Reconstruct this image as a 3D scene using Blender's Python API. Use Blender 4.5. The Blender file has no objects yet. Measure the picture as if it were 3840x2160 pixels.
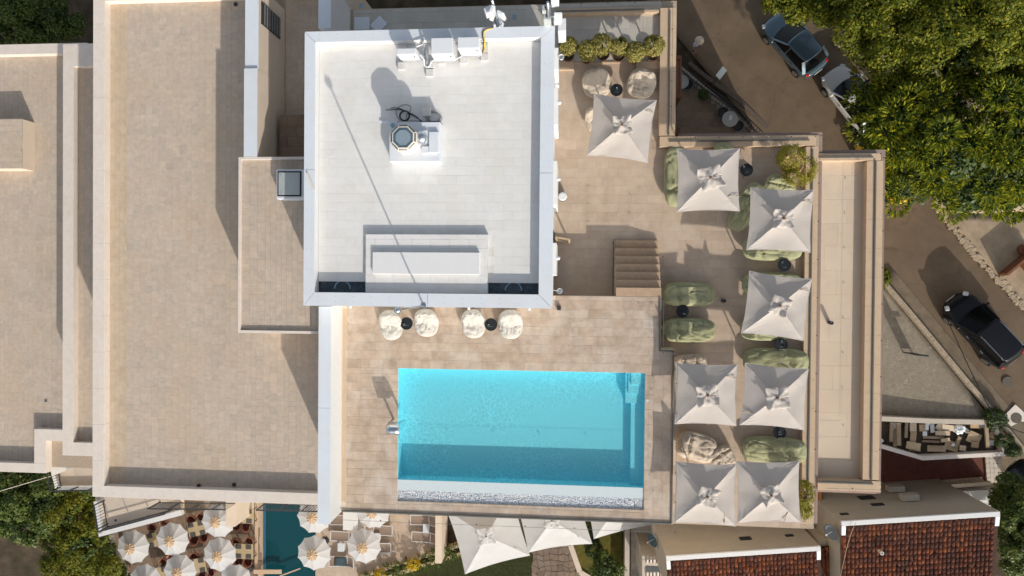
import bpy, bmesh, math, random
import numpy as np
from mathutils import Vector, Matrix, noise

random.seed(7)
RNG = np.random.default_rng(11)
SC = bpy.context.scene
COL = SC.collection
PI = math.pi

# ------------------------------------------------------------------ camera
CAM_Z = 36.5
FPX = 2560.0                       # 24 mm lens on a 36 mm sensor, in photograph pixels
NADIR = (2140.0, 1052.0)           # where the photograph looks straight down
ROLL = 0.0084


def camera_axes():
    a = (NADIR[0] - 1920.0) / FPX
    b = -(NADIR[1] - 1080.0) / FPX
    F = Vector((-a, -b, -1.0)).normalized()
    R = F.cross(Vector((0, 1, 0))).normalized()
    U = R.cross(F)
    c, s = math.cos(ROLL), math.sin(ROLL)
    return R * c + U * s, U * c - R * s, F


AX_R, AX_U, AX_F = camera_axes()
cam_data = bpy.data.cameras.new('camera')
cam_data.lens = 24.0
cam_data.sensor_width = 36.0
cam_data.clip_start = 0.5
cam_data.clip_end = 2000.0
cam = bpy.data.objects.new('camera', cam_data)
COL.objects.link(cam)
cam.matrix_world = Matrix(((AX_R.x, AX_U.x, -AX_F.x, 0), (AX_R.y, AX_U.y, -AX_F.y, 0),
                           (AX_R.z, AX_U.z, -AX_F.z, CAM_Z), (0, 0, 0, 1)))
SC.camera = cam

# ------------------------------------------------------------------ sun and sky
SUN_RATIO, SUN_COT = 0.453, 2.2
_n = math.hypot(SUN_RATIO, 1.0)
SHX, SHY = -SUN_RATIO / _n * SUN_COT, SUN_COT / _n      # shadow shift per metre of height
SUN_EL = math.atan(1.0 / SUN_COT)
SUN_AZ = math.atan2(-SHX, -SHY)
world = bpy.data.worlds.new('World')
SC.world = world
world.use_nodes = True
wn, wl = world.node_tree.nodes, world.node_tree.links
bg = wn.get('Background') or wn.new('ShaderNodeBackground')
sky = wn.new('ShaderNodeTexSky')
sky.sky_type = 'NISHITA'
sky.sun_disc = False
sky.sun_elevation = SUN_EL
sky.sun_rotation = SUN_AZ
sky.air_density = 1.0
sky.dust_density = 2.2
sky.ozone_density = 1.0
hs = wn.new('ShaderNodeHueSaturation')
hs.inputs['Saturation'].default_value = 0.5        # milky summer haze
wl.new(sky.outputs[0], hs.inputs['Color'])
wl.new(hs.outputs[0], bg.inputs[0])
bg.inputs[1].default_value = 0.15
sun_data = bpy.data.lights.new('sun', 'SUN')
sun_data.energy = 3.7
sun_data.angle = math.radians(0.55)
sun_data.color = (1.0, 0.925, 0.825)
sun = bpy.data.objects.new('sun', sun_data)
COL.objects.link(sun)
sun.location = (20, -40, 40)
sun.rotation_mode = 'QUATERNION'
sun.rotation_quaternion = Vector((SHX, SHY, -1.0)).to_track_quat('-Z', 'Y')

SC.view_settings.view_transform = 'Standard'
SC.view_settings.look = 'None'
SC.view_settings.exposure = 0.05
SC.view_settings.gamma = 1.0
SC.render.engine = 'CYCLES'
SC.cycles.max_bounces = 8
SC.cycles.transparent_max_bounces = 16
SC.cycles.use_denoising = True


# ------------------------------------------------------------------ placing: photograph pixel + true height -> point
def P(px, py, z):
    d = AX_F + AX_R * ((px - 1920.0) / FPX) - AX_U * ((py - 1080.0) / FPX)
    return Vector((0, 0, CAM_Z)) + d * ((z - CAM_Z) / d.z)


def S(z):                          # photograph pixels per metre at height z
    return FPX / (CAM_Z - z)


def rect(x0, y0, x1, y1, z):
    a, b, c, d = P(x0, y0, z), P(x1, y0, z), P(x1, y1, z), P(x0, y1, z)
    return ((a.x + d.x) / 2, (c.y + d.y) / 2, (b.x + c.x) / 2, (a.y + b.y) / 2)


def poly(pts, z):
    return [P(x, y, z) for x, y in pts]


ORG = {}


# ------------------------------------------------------------------ mesh building
class MB:
    def __init__(self):
        self.v, self.f, self.m = [], [], []
        self.mi = 0

    def face(self, idx):
        self.f.append(tuple(idx)); self.m.append(self.mi)

    def add(self, vs, fs):
        o = len(self.v)
        self.v.extend([tuple(p) for p in vs])
        for q in fs:
            self.f.append(tuple(i + o for i in q)); self.m.append(self.mi)
        return self

    def box(self, x0, y0, z0, x1, y1, z1):
        vs = [(x0, y0, z0), (x1, y0, z0), (x1, y1, z0), (x0, y1, z0), (x0, y0, z1), (x1, y0, z1), (x1, y1, z1), (x0, y1, z1)]
        return self.add(vs, [(3, 2, 1, 0), (4, 5, 6, 7), (0, 1, 5, 4), (1, 2, 6, 5), (2, 3, 7, 6), (3, 0, 4, 7)])

    def obox(self, c, dx, dy, dz, rz=0.0, rx=0.0, ry=0.0):     # oriented box, c = centre
        m = Matrix.Rotation(rz, 3, 'Z') @ Matrix.Rotation(ry, 3, 'Y') @ Matrix.Rotation(rx, 3, 'X')
        vs = [Vector(c) + m @ Vector((sx * dx / 2, sy * dy / 2, sz * dz / 2)) for sz in (-1, 1) for sx, sy in ((-1, -1), (1, -1), (1, 1), (-1, 1))]
        return self.add(vs, [(3, 2, 1, 0), (4, 5, 6, 7), (0, 1, 5, 4), (1, 2, 6, 5), (2, 3, 7, 6), (3, 0, 4, 7)])

    def bar(self, a, b, w, h):                                   # box running from a to b
        a, b = Vector(a), Vector(b)
        d = (b - a).normalized()
        up = Vector((0, 0, 1)) if abs(d.z) < 0.95 else Vector((0, 1, 0))
        s = d.cross(up).normalized() * (w / 2)
        u = s.cross(d).normalized() * (h / 2)
        vs = [a - s - u, a + s - u, a + s + u, a - s + u, b - s - u, b + s - u, b + s + u, b - s + u]
        return self.add(vs, [(0, 1, 2, 3), (7, 6, 5, 4), (0, 4, 5, 1), (1, 5, 6, 2), (2, 6, 7, 3), (3, 7, 4, 0)])

    def prism(self, pts, z0, z1):                                # pts: 2D outline
        pts = [(p[0], p[1]) for p in pts]
        ar = sum(pts[i][0] * pts[(i + 1) % len(pts)][1] - pts[(i + 1) % len(pts)][0] * pts[i][1] for i in range(len(pts)))
        if ar < 0:
            pts = pts[::-1]
        n = len(pts)
        vs = [(x, y, z0) for x, y in pts] + [(x, y, z1) for x, y in pts]
        fs = [tuple(range(n - 1, -1, -1)), tuple(range(n, 2 * n))] + [(i, (i + 1) % n, n + (i + 1) % n, n + i) for i in range(n)]
        return self.add(vs, fs)

    def slab(self, pts3, t):                                     # outline with own heights, thickness t downwards
        n = len(pts3)
        vs = [tuple(p) for p in pts3] + [(p[0], p[1], p[2] - t) for p in pts3]
        ar = sum(pts3[i][0] * pts3[(i + 1) % n][1] - pts3[(i + 1) % n][0] * pts3[i][1] for i in range(n))
        if ar > 0:
            fs = [tuple(range(n)), tuple(range(2 * n - 1, n - 1, -1))] + [(i, n + i, n + (i + 1) % n, (i + 1) % n) for i in range(n)]
        else:
            fs = [tuple(range(n - 1, -1, -1)), tuple(range(n, 2 * n))] + [(i, (i + 1) % n, n + (i + 1) % n, n + i) for i in range(n)]
        return self.add(vs, fs)

    def tube(self, pts, r, n=6, closed=False):
        pts = [Vector(p) for p in pts]
        rs = r if isinstance(r, (list, tuple)) else [r] * len(pts)
        o = len(self.v)
        k = len(pts)
        for i, p in enumerate(pts):
            a = pts[(i - 1) % k] if (i > 0 or closed) else p
            b = pts[(i + 1) % k] if (i < k - 1 or closed) else p
            d = (b - a).normalized() if (b - a).length > 1e-9 else Vector((0, 0, 1))
            up = Vector((0, 0, 1)) if abs(d.z) < 0.9 else Vector((1, 0, 0))
            s = d.cross(up).normalized()
            u = s.cross(d)
            for j in range(n):
                t = 2 * PI * j / n
                self.v.append(tuple(p + (s * math.cos(t) + u * math.sin(t)) * rs[i]))
        for i in range(k if closed else k - 1):
            for j in range(n):
                a, b = o + i * n + j, o + i * n + (j + 1) % n
                c, d = o + ((i + 1) % k) * n + (j + 1) % n, o + ((i + 1) % k) * n + j
                self.face((a, d, c, b))
        if not closed:
            self.face([o + j for j in range(n)])
            self.face([o + (k - 1) * n + j for j in range(n - 1, -1, -1)])
        return self

    def lathe(self, prof, c=(0, 0, 0), n=20):                    # prof: [(r, z)] bottom to top
        o = len(self.v)
        for r, z in prof:
            for j in range(n):
                t = 2 * PI * j / n
                self.v.append((c[0] + r * math.cos(t), c[1] + r * math.sin(t), c[2] + z))
        for i in range(len(prof) - 1):
            for j in range(n):
                self.face((o + i * n + j, o + i * n + (j + 1) % n, o + (i + 1) * n + (j + 1) % n, o + (i + 1) * n + j))
        self.face([o + j for j in range(n - 1, -1, -1)])
        self.face([o + (len(prof) - 1) * n + j for j in range(n)])
        return self

    def ball(self, c, rx, ry=None, rz=None, nu=16, nv=10):
        ry = ry or rx; rz = rz or rx
        o = len(self.v)
        for i in range(1, nv):
            t = PI * i / nv
            for j in range(nu):
                a = 2 * PI * j / nu
                self.v.append((c[0] + rx * math.sin(t) * math.cos(a), c[1] + ry * math.sin(t) * math.sin(a), c[2] - rz * math.cos(t)))
        self.v.append((c[0], c[1], c[2] - rz)); self.v.append((c[0], c[1], c[2] + rz))
        b, tp = len(self.v) - 2, len(self.v) - 1
        for i in range(nv - 2):
            for j in range(nu):
                self.face((o + i * nu + j, o + i * nu + (j + 1) % nu, o + (i + 1) * nu + (j + 1) % nu, o + (i + 1) * nu + j))
        for j in range(nu):
            self.face((b, o + (j + 1) % nu, o + j))
            self.face((tp, o + (nv - 2) * nu + j, o + (nv - 2) * nu + (j + 1) % nu))
        return self

    def grid(self, fn, nu, nv):                                  # fn(u, v) -> point, u, v in 0..1
        o = len(self.v)
        for i in range(nu + 1):
            for j in range(nv + 1):
                self.v.append(tuple(fn(i / nu, j / nv)))
        w = nv + 1
        for i in range(nu):
            for j in range(nv):
                self.face((o + i * w + j, o + (i + 1) * w + j, o + (i + 1) * w + j + 1, o + i * w + j + 1))
        return self

    def build(self, name, mats, parent=None, smooth=False, bevel=0.0, kind=None, label=None, local=False, solid=0.0):
        me = bpy.data.meshes.new(name)
        org = Vector((0, 0, 0))
        if parent is not None and not local:
            org = ORG.get(parent.name, Vector((0, 0, 0)))
        me.from_pydata([(v[0] - org.x, v[1] - org.y, v[2] - org.z) for v in self.v], [], self.f)
        if not isinstance(mats, (list, tuple)):
            mats = [mats]
        for m in mats:
            me.materials.append(m)
        if len(mats) > 1:
            me.polygons.foreach_set('material_index', self.m)
        if smooth:
            me.polygons.foreach_set('use_smooth', [True] * len(me.polygons))
        me.update()
        o = bpy.data.objects.new(name, me)
        COL.objects.link(o)
        if parent is not None:
            o.parent = parent
            ORG[o.name] = org
        if bevel:
            b = o.modifiers.new('bevel', 'BEVEL'); b.width = bevel; b.segments = 2; b.limit_method = 'ANGLE'
        if solid:
            s = o.modifiers.new('solid', 'SOLIDIFY'); s.thickness = solid; s.offset = 0
        if kind:
            o['kind'] = kind
        if label:
            o['label'] = label
        return o


def thing(name, label, cat, loc=(0, 0, 0), group=None, rotz=0.0):
    o = bpy.data.objects.new(name, None)
    o.empty_display_size = 0.2
    COL.objects.link(o)
    o.location = loc
    o.rotation_euler = (0, 0, rotz)
    o['label'] = label
    o['category'] = cat
    if group:
        o['group'] = group
    ORG[o.name] = Vector(loc)
    return o


def tag(o, label, cat, group=None):
    o['label'] = label; o['category'] = cat
    if group:
        o['group'] = group
    return o


def struct(o):
    o['kind'] = 'structure'
    return o


def dup(root, loc, rotz=0.0, label=None, scale=None, rot=None):
    r = root.copy(); COL.objects.link(r)
    r.location = loc
    r.rotation_euler = rot if rot else (0, 0, rotz)
    if label:
        r['label'] = label
    if scale:
        r.scale = (scale, scale, scale)
    for ch in root.children:
        c = ch.copy(); COL.objects.link(c); c.parent = r
        for g in ch.children:
            d = g.copy(); COL.objects.link(d); d.parent = c
    return r


# ------------------------------------------------------------------ materials
def _mixrgb(nt, a, b, fac, mode='MIX'):
    n = nt.nodes.new('ShaderNodeMix'); n.data_type = 'RGBA'; n.blend_type = mode
    for sock, val in ((n.inputs[0], fac), (n.inputs[6], a), (n.inputs[7], b)):
        if hasattr(val, 'is_linked') or hasattr(val, 'links'):
            nt.links.new(val, sock)
        elif isinstance(val, (int, float)):
            sock.default_value = val
        else:
            sock.default_value = (*val, 1.0)
    return n.outputs[2]


def mat(name, col, rough=0.75, var=0.12, scale=3.0, bump=0.0, bscale=60.0, metal=0.0, spec=0.35, rand=None, ramp=None,
        stain=None, stain_scale=0.6, stain_amt=0.5, stain2=None, stretch=(1, 1, 1), coat=0.0, coords='pos', translucent=0.0, bdist=0.01):
    m = bpy.data.materials.new(name)
    m.use_nodes = True
    nt = m.node_tree
    N, L = nt.nodes, nt.links
    bs = N.get('Principled BSDF')
    if coords == 'pos':
        g = N.new('ShaderNodeNewGeometry'); vec = g.outputs['Position']
    else:
        g = N.new('ShaderNodeTexCoord'); vec = g.outputs['Object']
    if stretch != (1, 1, 1):
        mp = N.new('ShaderNodeVectorMath'); mp.operation = 'MULTIPLY'; mp.inputs[1].default_value = stretch
        L.new(vec, mp.inputs[0]); vec = mp.outputs[0]
    base = None
    if rand:
        if rand == 'obj':
            r = N.new('ShaderNodeObjectInfo').outputs['Random']
        else:
            r = N.new('ShaderNodeNewGeometry').outputs['Random Per Island']
        cr = N.new('ShaderNodeValToRGB')
        cr.color_ramp.interpolation = 'LINEAR'
        els = cr.color_ramp.elements
        while len(els) < len(ramp):
            els.new(0.5)
        for i, c in enumerate(ramp):
            els[i].position = i / max(1, len(ramp) - 1)
            els[i].color = (*c, 1)
        L.new(r, cr.inputs[0]); base = cr.outputs[0]
    if var > 0:
        nz = N.new('ShaderNodeTexNoise'); nz.inputs['Scale'].default_value = scale
        nz.inputs['Detail'].default_value = 6; nz.inputs['Roughness'].default_value = 0.62
        L.new(vec, nz.inputs['Vector'])
        mr = N.new('ShaderNodeMapRange')
        mr.inputs[1].default_value = 0.3; mr.inputs[2].default_value = 0.7
        mr.inputs[3].default_value = 1 - var; mr.inputs[4].default_value = 1 + var
        L.new(nz.outputs[0], mr.inputs[0])
        cmb = N.new('ShaderNodeCombineColor')
        for i in range(3):
            L.new(mr.outputs[0], cmb.inputs[i])
        base = _mixrgb(nt, base if base is not None else col, cmb.outputs[0], 1.0, 'MULTIPLY')
    if stain:
        nz2 = N.new('ShaderNodeTexNoise'); nz2.inputs['Scale'].default_value = stain_scale
        nz2.inputs['Detail'].default_value = 8; nz2.inputs['Roughness'].default_value = 0.7
        L.new(vec, nz2.inputs['Vector'])
        mr2 = N.new('ShaderNodeMapRange')
        mr2.inputs[1].default_value = 0.48; mr2.inputs[2].default_value = 0.72
        mr2.inputs[3].default_value = 0.0; mr2.inputs[4].default_value = stain_amt
        L.new(nz2.outputs[0], mr2.inputs[0])
        base = _mixrgb(nt, base if base is not None else col, stain, mr2.outputs[0])
    if stain2:
        nz3 = N.new('ShaderNodeTexNoise'); nz3.inputs['Scale'].default_value = stain2[1]
        nz3.inputs['Detail'].default_value = 9; nz3.inputs['Roughness'].default_value = 0.68; nz3.inputs['Distortion'].default_value = .8
        of = N.new('ShaderNodeVectorMath'); of.operation = 'ADD'; of.inputs[1].default_value = (31.7, 12.3, 5.1)
        L.new(vec, of.inputs[0]); L.new(of.outputs[0], nz3.inputs['Vector'])
        mr3 = N.new('ShaderNodeMapRange')
        mr3.inputs[1].default_value = 0.52; mr3.inputs[2].default_value = 0.70
        mr3.inputs[3].default_value = 0.0; mr3.inputs[4].default_value = stain2[2]
        L.new(nz3.outputs[0], mr3.inputs[0])
        base = _mixrgb(nt, base if base is not None else col, stain2[0], mr3.outputs[0])
    if base is not None:
        L.new(base, bs.inputs['Base Color'])
    else:
        bs.inputs['Base Color'].default_value = (*col, 1)
    bs.inputs['Roughness'].default_value = rough
    bs.inputs['Metallic'].default_value = metal
    bs.inputs['Specular IOR Level'].default_value = spec
    if coat:
        bs.inputs['Coat Weight'].default_value = coat; bs.inputs['Coat Roughness'].default_value = 0.06
    if bump:
        bn = N.new('ShaderNodeTexNoise'); bn.inputs['Scale'].default_value = bscale; bn.inputs['Detail'].default_value = 5
        L.new(vec, bn.inputs['Vector'])
        bp = N.new('ShaderNodeBump'); bp.inputs['Strength'].default_value = bump; bp.inputs['Distance'].default_value = bdist
        L.new(bn.outputs[0], bp.inputs['Height']); L.new(bp.outputs[0], bs.inputs['Normal'])
    if translucent:
        tr = N.new('ShaderNodeBsdfTranslucent')
        if base is not None:
            L.new(base, tr.inputs[0])
        else:
            tr.inputs[0].default_value = (*col, 1)
        mx = N.new('ShaderNodeMixShader'); mx.inputs[0].default_value = translucent
        L.new(bs.outputs[0], mx.inputs[1]); L.new(tr.outputs[0], mx.inputs[2])
        L.new(mx.outputs[0], N.get('Material Output').inputs[0])
    return m


def glass_mat(name, tint=(0.86, 0.92, 0.9), gloss=0.1, rough=0.02):
    m = bpy.data.materials.new(name); m.use_nodes = True
    nt = m.node_tree; N, L = nt.nodes, nt.links
    for n in list(N):
        if n.type == 'BSDF_PRINCIPLED':
            N.remove(n)
    t = N.new('ShaderNodeBsdfTransparent'); t.inputs[0].default_value = (*tint, 1)
    g = N.new('ShaderNodeBsdfGlossy'); g.inputs['Roughness'].default_value = rough
    mx = N.new('ShaderNodeMixShader'); mx.inputs[0].default_value = gloss
    L.new(t.outputs[0], mx.inputs[1]); L.new(g.outputs[0], mx.inputs[2])
    L.new(mx.outputs[0], N.get('Material Output').inputs[0])
    return m


def ramp_of(*cols):
    return list(cols)


SAND = ramp_of((.495, .40, .315), (.535, .45, .362), (.51, .425, .342), (.555, .46, .368), (.47, .405, .335), (.53, .43, .342), (.50, .425, .35))
SANDW = ramp_of((.505, .40, .29), (.54, .44, .325), (.52, .415, .305), (.525, .43, .33))
DECK = ramp_of((.44, .335, .25), (.52, .415, .325), (.48, .37, .28), (.54, .44, .35), (.50, .40, .31), (.46, .35, .265), (.53, .425, .335))
LTER = ramp_of((.475, .37, .28), (.515, .41, .315), (.495, .39, .30), (.535, .43, .335), (.505, .40, .31), (.485, .385, .30))
WHITE = ramp_of((.69, .69, .67), (.72, .72, .705), (.705, .70, .68), (.73, .73, .715))
GREYT = ramp_of((.46, .44, .39), (.50, .48, .43), (.48, .45, .40), (.53, .50, .45))
BROWN = ramp_of((.20, .145, .105), (.245, .18, .125), (.22, .16, .115), (.265, .195, .14))


def pair(name, rp, **k):
    return (mat(name + '_single', rp[0], rand='obj', ramp=rp, **k), mat(name + '_mass', rp[0], rand='isl', ramp=rp, **k))


M_SAND = pair('sandstone', SAND, rough=.85, var=.10, scale=5, bump=.25, bscale=70, stain=(.52, .39, .25), stain_scale=.28, stain_amt=.4, stain2=((.385, .325, .265), .7, .5))
M_SANDW = pair('warm_sandstone', SANDW, rough=.85, var=.12, scale=3, bump=.25, bscale=70, stain=(.48, .36, .22), stain_scale=.6, stain_amt=.4)
M_DECK = pair('deck_stone', DECK, rough=.75, var=.2, scale=2.2, bump=.2, bscale=50, stain=(.64, .57, .49), stain_scale=.8, stain_amt=.85, stain2=((.34, .255, .185), 1.5, .6))
M_LTER = pair('terrace_stone', LTER, rough=.75, var=.10, scale=2.4, bump=.15, bscale=50, stain=(.38, .28, .195), stain_scale=.9, stain_amt=.4, stain2=((.60, .50, .40), .6, .5))
M_ROOFT = pair('roof_slab', WHITE, rough=.8, var=.035, scale=2.5, bump=.12, bscale=90, stain=(.62, .575, .50), stain_scale=.9, stain_amt=.35, stain2=((.56, .56, .55), 1.6, .3))
M_GREYT = pair('grey_slab', GREYT, rough=.8, var=.07, scale=3, bump=.15, bscale=70, stain=(.33, .29, .24), stain_scale=1.5, stain_amt=.45)
M_PATIO = pair('patio_stone', BROWN, rough=.85, var=.12, scale=4, bump=.2, bscale=60)  # tones darkened to take in the shade under the parasols
M_PALE = pair('pale_screed', ramp_of((.60, .49, .375), (.64, .53, .41), (.62, .51, .395)), rough=.85, var=.07, scale=1.6, bump=.1, bscale=60, stain=(.50, .36, .21), stain_scale=.8, stain_amt=.4)
M_JOINT = mat('joint_mortar', (.40, .32, .24), rough=.95, var=.15, scale=12)
M_JOINTW = mat('pale_joint', (.64, .63, .60), rough=.95, var=.1, scale=12)
M_STUCCO = mat('cream_stucco', (.66, .56, .45), rough=.9, var=.05, scale=1.5, bump=.3, bscale=180, stain=(.54, .44, .33), stain_scale=.5, stain_amt=.25)
M_STUCCOD = mat('grey_stucco', (.52, .465, .39), rough=.9, var=.06, scale=1.5, bump=.3, bscale=160, stain=(.40, .34, .27), stain_scale=.6, stain_amt=.3)
M_COPING = mat('stone_coping', (.70, .63, .56), rough=.85, var=.05, scale=4, bump=.12, bscale=90, stain=(.58, .49, .40), stain_scale=1.3, stain_amt=.35)
M_TANCOP = mat('tan_coping', (.56, .42, .29), rough=.85, var=.08, scale=4, bump=.15, bscale=80, stain=(.46, .34, .23), stain_scale=1.0, stain_amt=.4)
M_METALW = mat('white_metal', (.66, .71, .765), rough=.55, var=.025, scale=2.5, spec=.4, stain=(.62, .55, .45), stain_scale=.55, stain_amt=.22)
M_WHITE = mat('white_paint', (.70, .71, .71), rough=.6, var=.02, scale=5)
M_WWALL = mat('white_render', (.68, .675, .66), rough=.85, var=.03, scale=2, bump=.15, bscale=140)
M_PLASTIC = mat('white_plastic', (.72, .75, .78), rough=.35, var=.01, spec=.5)
M_CONC = mat('concrete_block', (.60, .59, .57), rough=.9, var=.08, scale=20, bump=.3, bscale=120)
M_DARK = mat('dark_metal', (.035, .038, .045), rough=.5, var=.1, spec=.4)
M_RAIL = mat('grey_rail', (.13, .13, .12), rough=.45, var=.1, spec=.5)
M_STEEL = mat('brushed_steel', (.62, .66, .70), rough=.28, metal=1.0, var=.03, scale=30)
M_CHROME = mat('chrome', (.82, .85, .88), rough=.08, metal=1.0, var=0)
M_BLACK = mat('black_top', (.012, .016, .02), rough=.5, var=.1, spec=.35)
M_RUBBER = mat('black_rubber', (.012, .014, .016), rough=.6, var=.1)
M_YELLOW = mat('yellow_cable', (.70, .50, .06), rough=.5, var=.1)
M_PIT = mat('bitumen', (.045, .065, .08), rough=.6, var=.5, scale=9, stain=(.16, .20, .22), stain_scale=4, stain_amt=.6)
M_BLUEGREY = mat('blue_grey_plastic', (.22, .36, .46), rough=.5, var=.05)
M_GLASS = glass_mat('balustrade_glass', (.995, .998, .995), .012)
M_CLOTH = mat('parasol_cloth', (.735, .69, .645), rough=.95, var=.02, scale=2, bump=.12, bscale=300, spec=.1, translucent=.42)
M_CLOTHW = mat('white_parasol_cloth', (.72, .72, .715), rough=.95, var=.02, scale=2, bump=.1, bscale=300, spec=.1, translucent=.3)
M_BAGW = mat('cream_bag_canvas', (.55, .525, .475), rough=.9, var=.05, scale=9, bump=.6, bscale=9, spec=.15, bdist=.05)
M_BAGB = mat('beige_bag_canvas', (.50, .43, .35), rough=.9, var=.03, scale=6, bump=.4, bscale=14, spec=.15, bdist=.03)
M_BAGG = mat('sage_bag_canvas', (.33, .335, .20), rough=.9, var=.05, scale=5, bump=.35, bscale=13, spec=.15, bdist=.03)
M_TERRA = mat('terracotta_shell', (.30, .125, .085), rough=.5, var=.06, scale=8)
M_TERRAD = mat('dark_red_cushion', (.085, .026, .022), rough=.9, var=.1)
M_WOODTAN = mat('tan_wood', (.44, .33, .21), rough=.6, var=.18, scale=5, stretch=(1, 8, 1))
M_TABLETOP = mat('wood_table_top', (.47, .375, .23), rough=.45, var=.12, scale=4, stretch=(1, 9, 1))
M_MATGREY = mat('charcoal_placemat', (.085, .08, .075), rough=.9, var=.08)
M_GOLD = mat('tan_cap_cloth', (.52, .385, .25), rough=.9, var=.06, scale=8)
M_POT = mat('brown_pot', (.17, .085, .05), rough=.45, var=.15, scale=10)
M_SOIL = mat('soil', (.05, .035, .022), rough=1, var=.4, scale=30)
M_RED = mat('red_lens', (.55, .02, .015), rough=.2, var=0, spec=.6)
M_WOODORANGE = mat('orange_wood', (.50, .22, .07), rough=.6, var=.15, scale=8)
M_WOODBROWN = mat('brown_wood', (.18, .075, .035), rough=.6, var=.2, scale=8)


# ------------------------------------------------------------------ laid slabs
UNIT_TILE = {}


def unit_tile(m):
    if m.name not in UNIT_TILE:
        b = 0.012
        me = bpy.data.meshes.new('slab')
        vs = [(-.5, -.5, -1), (.5, -.5, -1), (.5, .5, -1), (-.5, .5, -1), (-.5, -.5, -.15), (.5, -.5, -.15), (.5, .5, -.15), (-.5, .5, -.15),
              (-.5 + b, -.5 + b, 0), (.5 - b, -.5 + b, 0), (.5 - b, .5 - b, 0), (-.5 + b, .5 - b, 0)]
        fs = [(8, 9, 10, 11)] + [(i, (i + 1) % 4, 4 + (i + 1) % 4, 4 + i) for i in range(4)] + [(4 + i, 4 + (i + 1) % 4, 8 + (i + 1) % 4, 8 + i) for i in range(4)]
        me.from_pydata(vs, [], fs); me.materials.append(m); me.update()
        UNIT_TILE[m.name] = me
    return UNIT_TILE[m.name]


def tiles(parent, area, z, mats, rows=.3, widths=(.45,), gap=.006, thick=.025, vertical=False, keep=None, most=300, near=None, name='paving_tile', jit=.0015, bond=False):
    """slabs laid in courses over the rectangle AREA with their tops at Z; the first MOST are objects, the rest one mass"""
    x0, y0, x1, y1 = area
    out = []
    if vertical:
        x0, y0, x1, y1 = y0, x0, y1, x1
    y, k = y0, 0
    rnd = random.Random(int(abs(x0 * 131 + y0 * 977) * 10))
    while y < y1 - .02:
        h = rows if not isinstance(rows, (list, tuple)) else rnd.choice(rows)
        h = min(h, y1 - y)
        x = x0 - (widths[0] * (.5 if bond and k % 2 else 0) if bond else rnd.random() * max(widths))
        while x < x1 - .01:
            w = widths[0] if bond else rnd.choice(widths)
            a, b = max(x, x0), min(x + w, x1)
            if b - a > .04:
                r = (a, y, b, y + h)
                if vertical:
                    r = (r[1], r[0], r[3], r[2])
                cx, cy = (r[0] + r[2]) / 2, (r[1] + r[3]) / 2
                if keep is None or keep(cx, cy, r):
                    out.append(r)
            x += w
        y += h; k += 1
    if near is None:
        near = (0, 0)
    out.sort(key=lambda r: -((r[2] - r[0]) * (r[3] - r[1])) * 3 + .02 * math.hypot((r[0] + r[2]) / 2 - near[0], (r[1] + r[3]) / 2 - near[1]))
    org = ORG.get(parent.name, Vector((0, 0, 0)))
    me = unit_tile(mats[0])
    for r in out[:most]:
        o = bpy.data.objects.new(name, me)
        COL.objects.link(o)
        o.parent = parent
        o.location = ((r[0] + r[2]) / 2 - org.x, (r[1] + r[3]) / 2 - org.y, z + random.uniform(-jit, jit) - org.z)
        o.scale = (r[2] - r[0] - gap, r[3] - r[1] - gap, thick)
    if len(out) > most:
        mb = MB()
        for r in out[most:]:
            zz = z + random.uniform(-jit, jit)
            a, b, c, d = r[0] + gap / 2, r[1] + gap / 2, r[2] - gap / 2, r[3] - gap / 2
            e = .004
            vs = [(a, b, zz - thick), (c, b, zz - thick), (c, d, zz - thick), (a, d, zz - thick), (a, b, zz - .004), (c, b, zz - .004), (c, d, zz - .004), (a, d, zz - .004),
                  (a + e, b + e, zz), (c - e, b + e, zz), (c - e, d - e, zz), (a + e, d - e, zz)]
            mb.add(vs, [(8, 9, 10, 11)] + [(i, (i + 1) % 4, 4 + (i + 1) % 4, 4 + i) for i in range(4)] + [(4 + i, 4 + (i + 1) % 4, 8 + (i + 1) % 4, 8 + i) for i in range(4)])
        mb.build(name + 's', mats[1], parent, kind='stuff')
    return len(out)

# ------------------------------------------------------------------ heights (metres)
LT, PD, ROOF, COP, LR, LRC, ANN, PWT = 10.0, 11.2, 13.4, 13.75, 9.4, 9.76, 11.85, 12.4
GAPF, W235, FAR, FARC = 4.85, 5.2, 2.2, 2.6
RT, GND = -10.0, -10.6


def road_z(x, y):
    return max(-6.0, min(1.5, -0.8 - 0.08 * ((x - 23.5) * -.51 + (y + 2.9) * .86)))


def sstep(a, b, x):
    t = max(0.0, min(1.0, (x - a) / (b - a)))
    return t * t * (3 - 2 * t)


def ground_z(x, y):
    w = sstep(0, 5, x) * sstep(-12.5, -7.5, y)
    return GND * (1 - w) + (road_z(x, y) - .35) * w + .25 * noise.noise((x * .12, y * .12, 3.0))


def PR(px, py, dz=0.0):            # a pixel on the sloping road
    z = -3.0
    for _ in range(8):
        p = P(px, py, z + dz)
        z = road_z(p.x, p.y)
    return P(px, py, z + dz)


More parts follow.
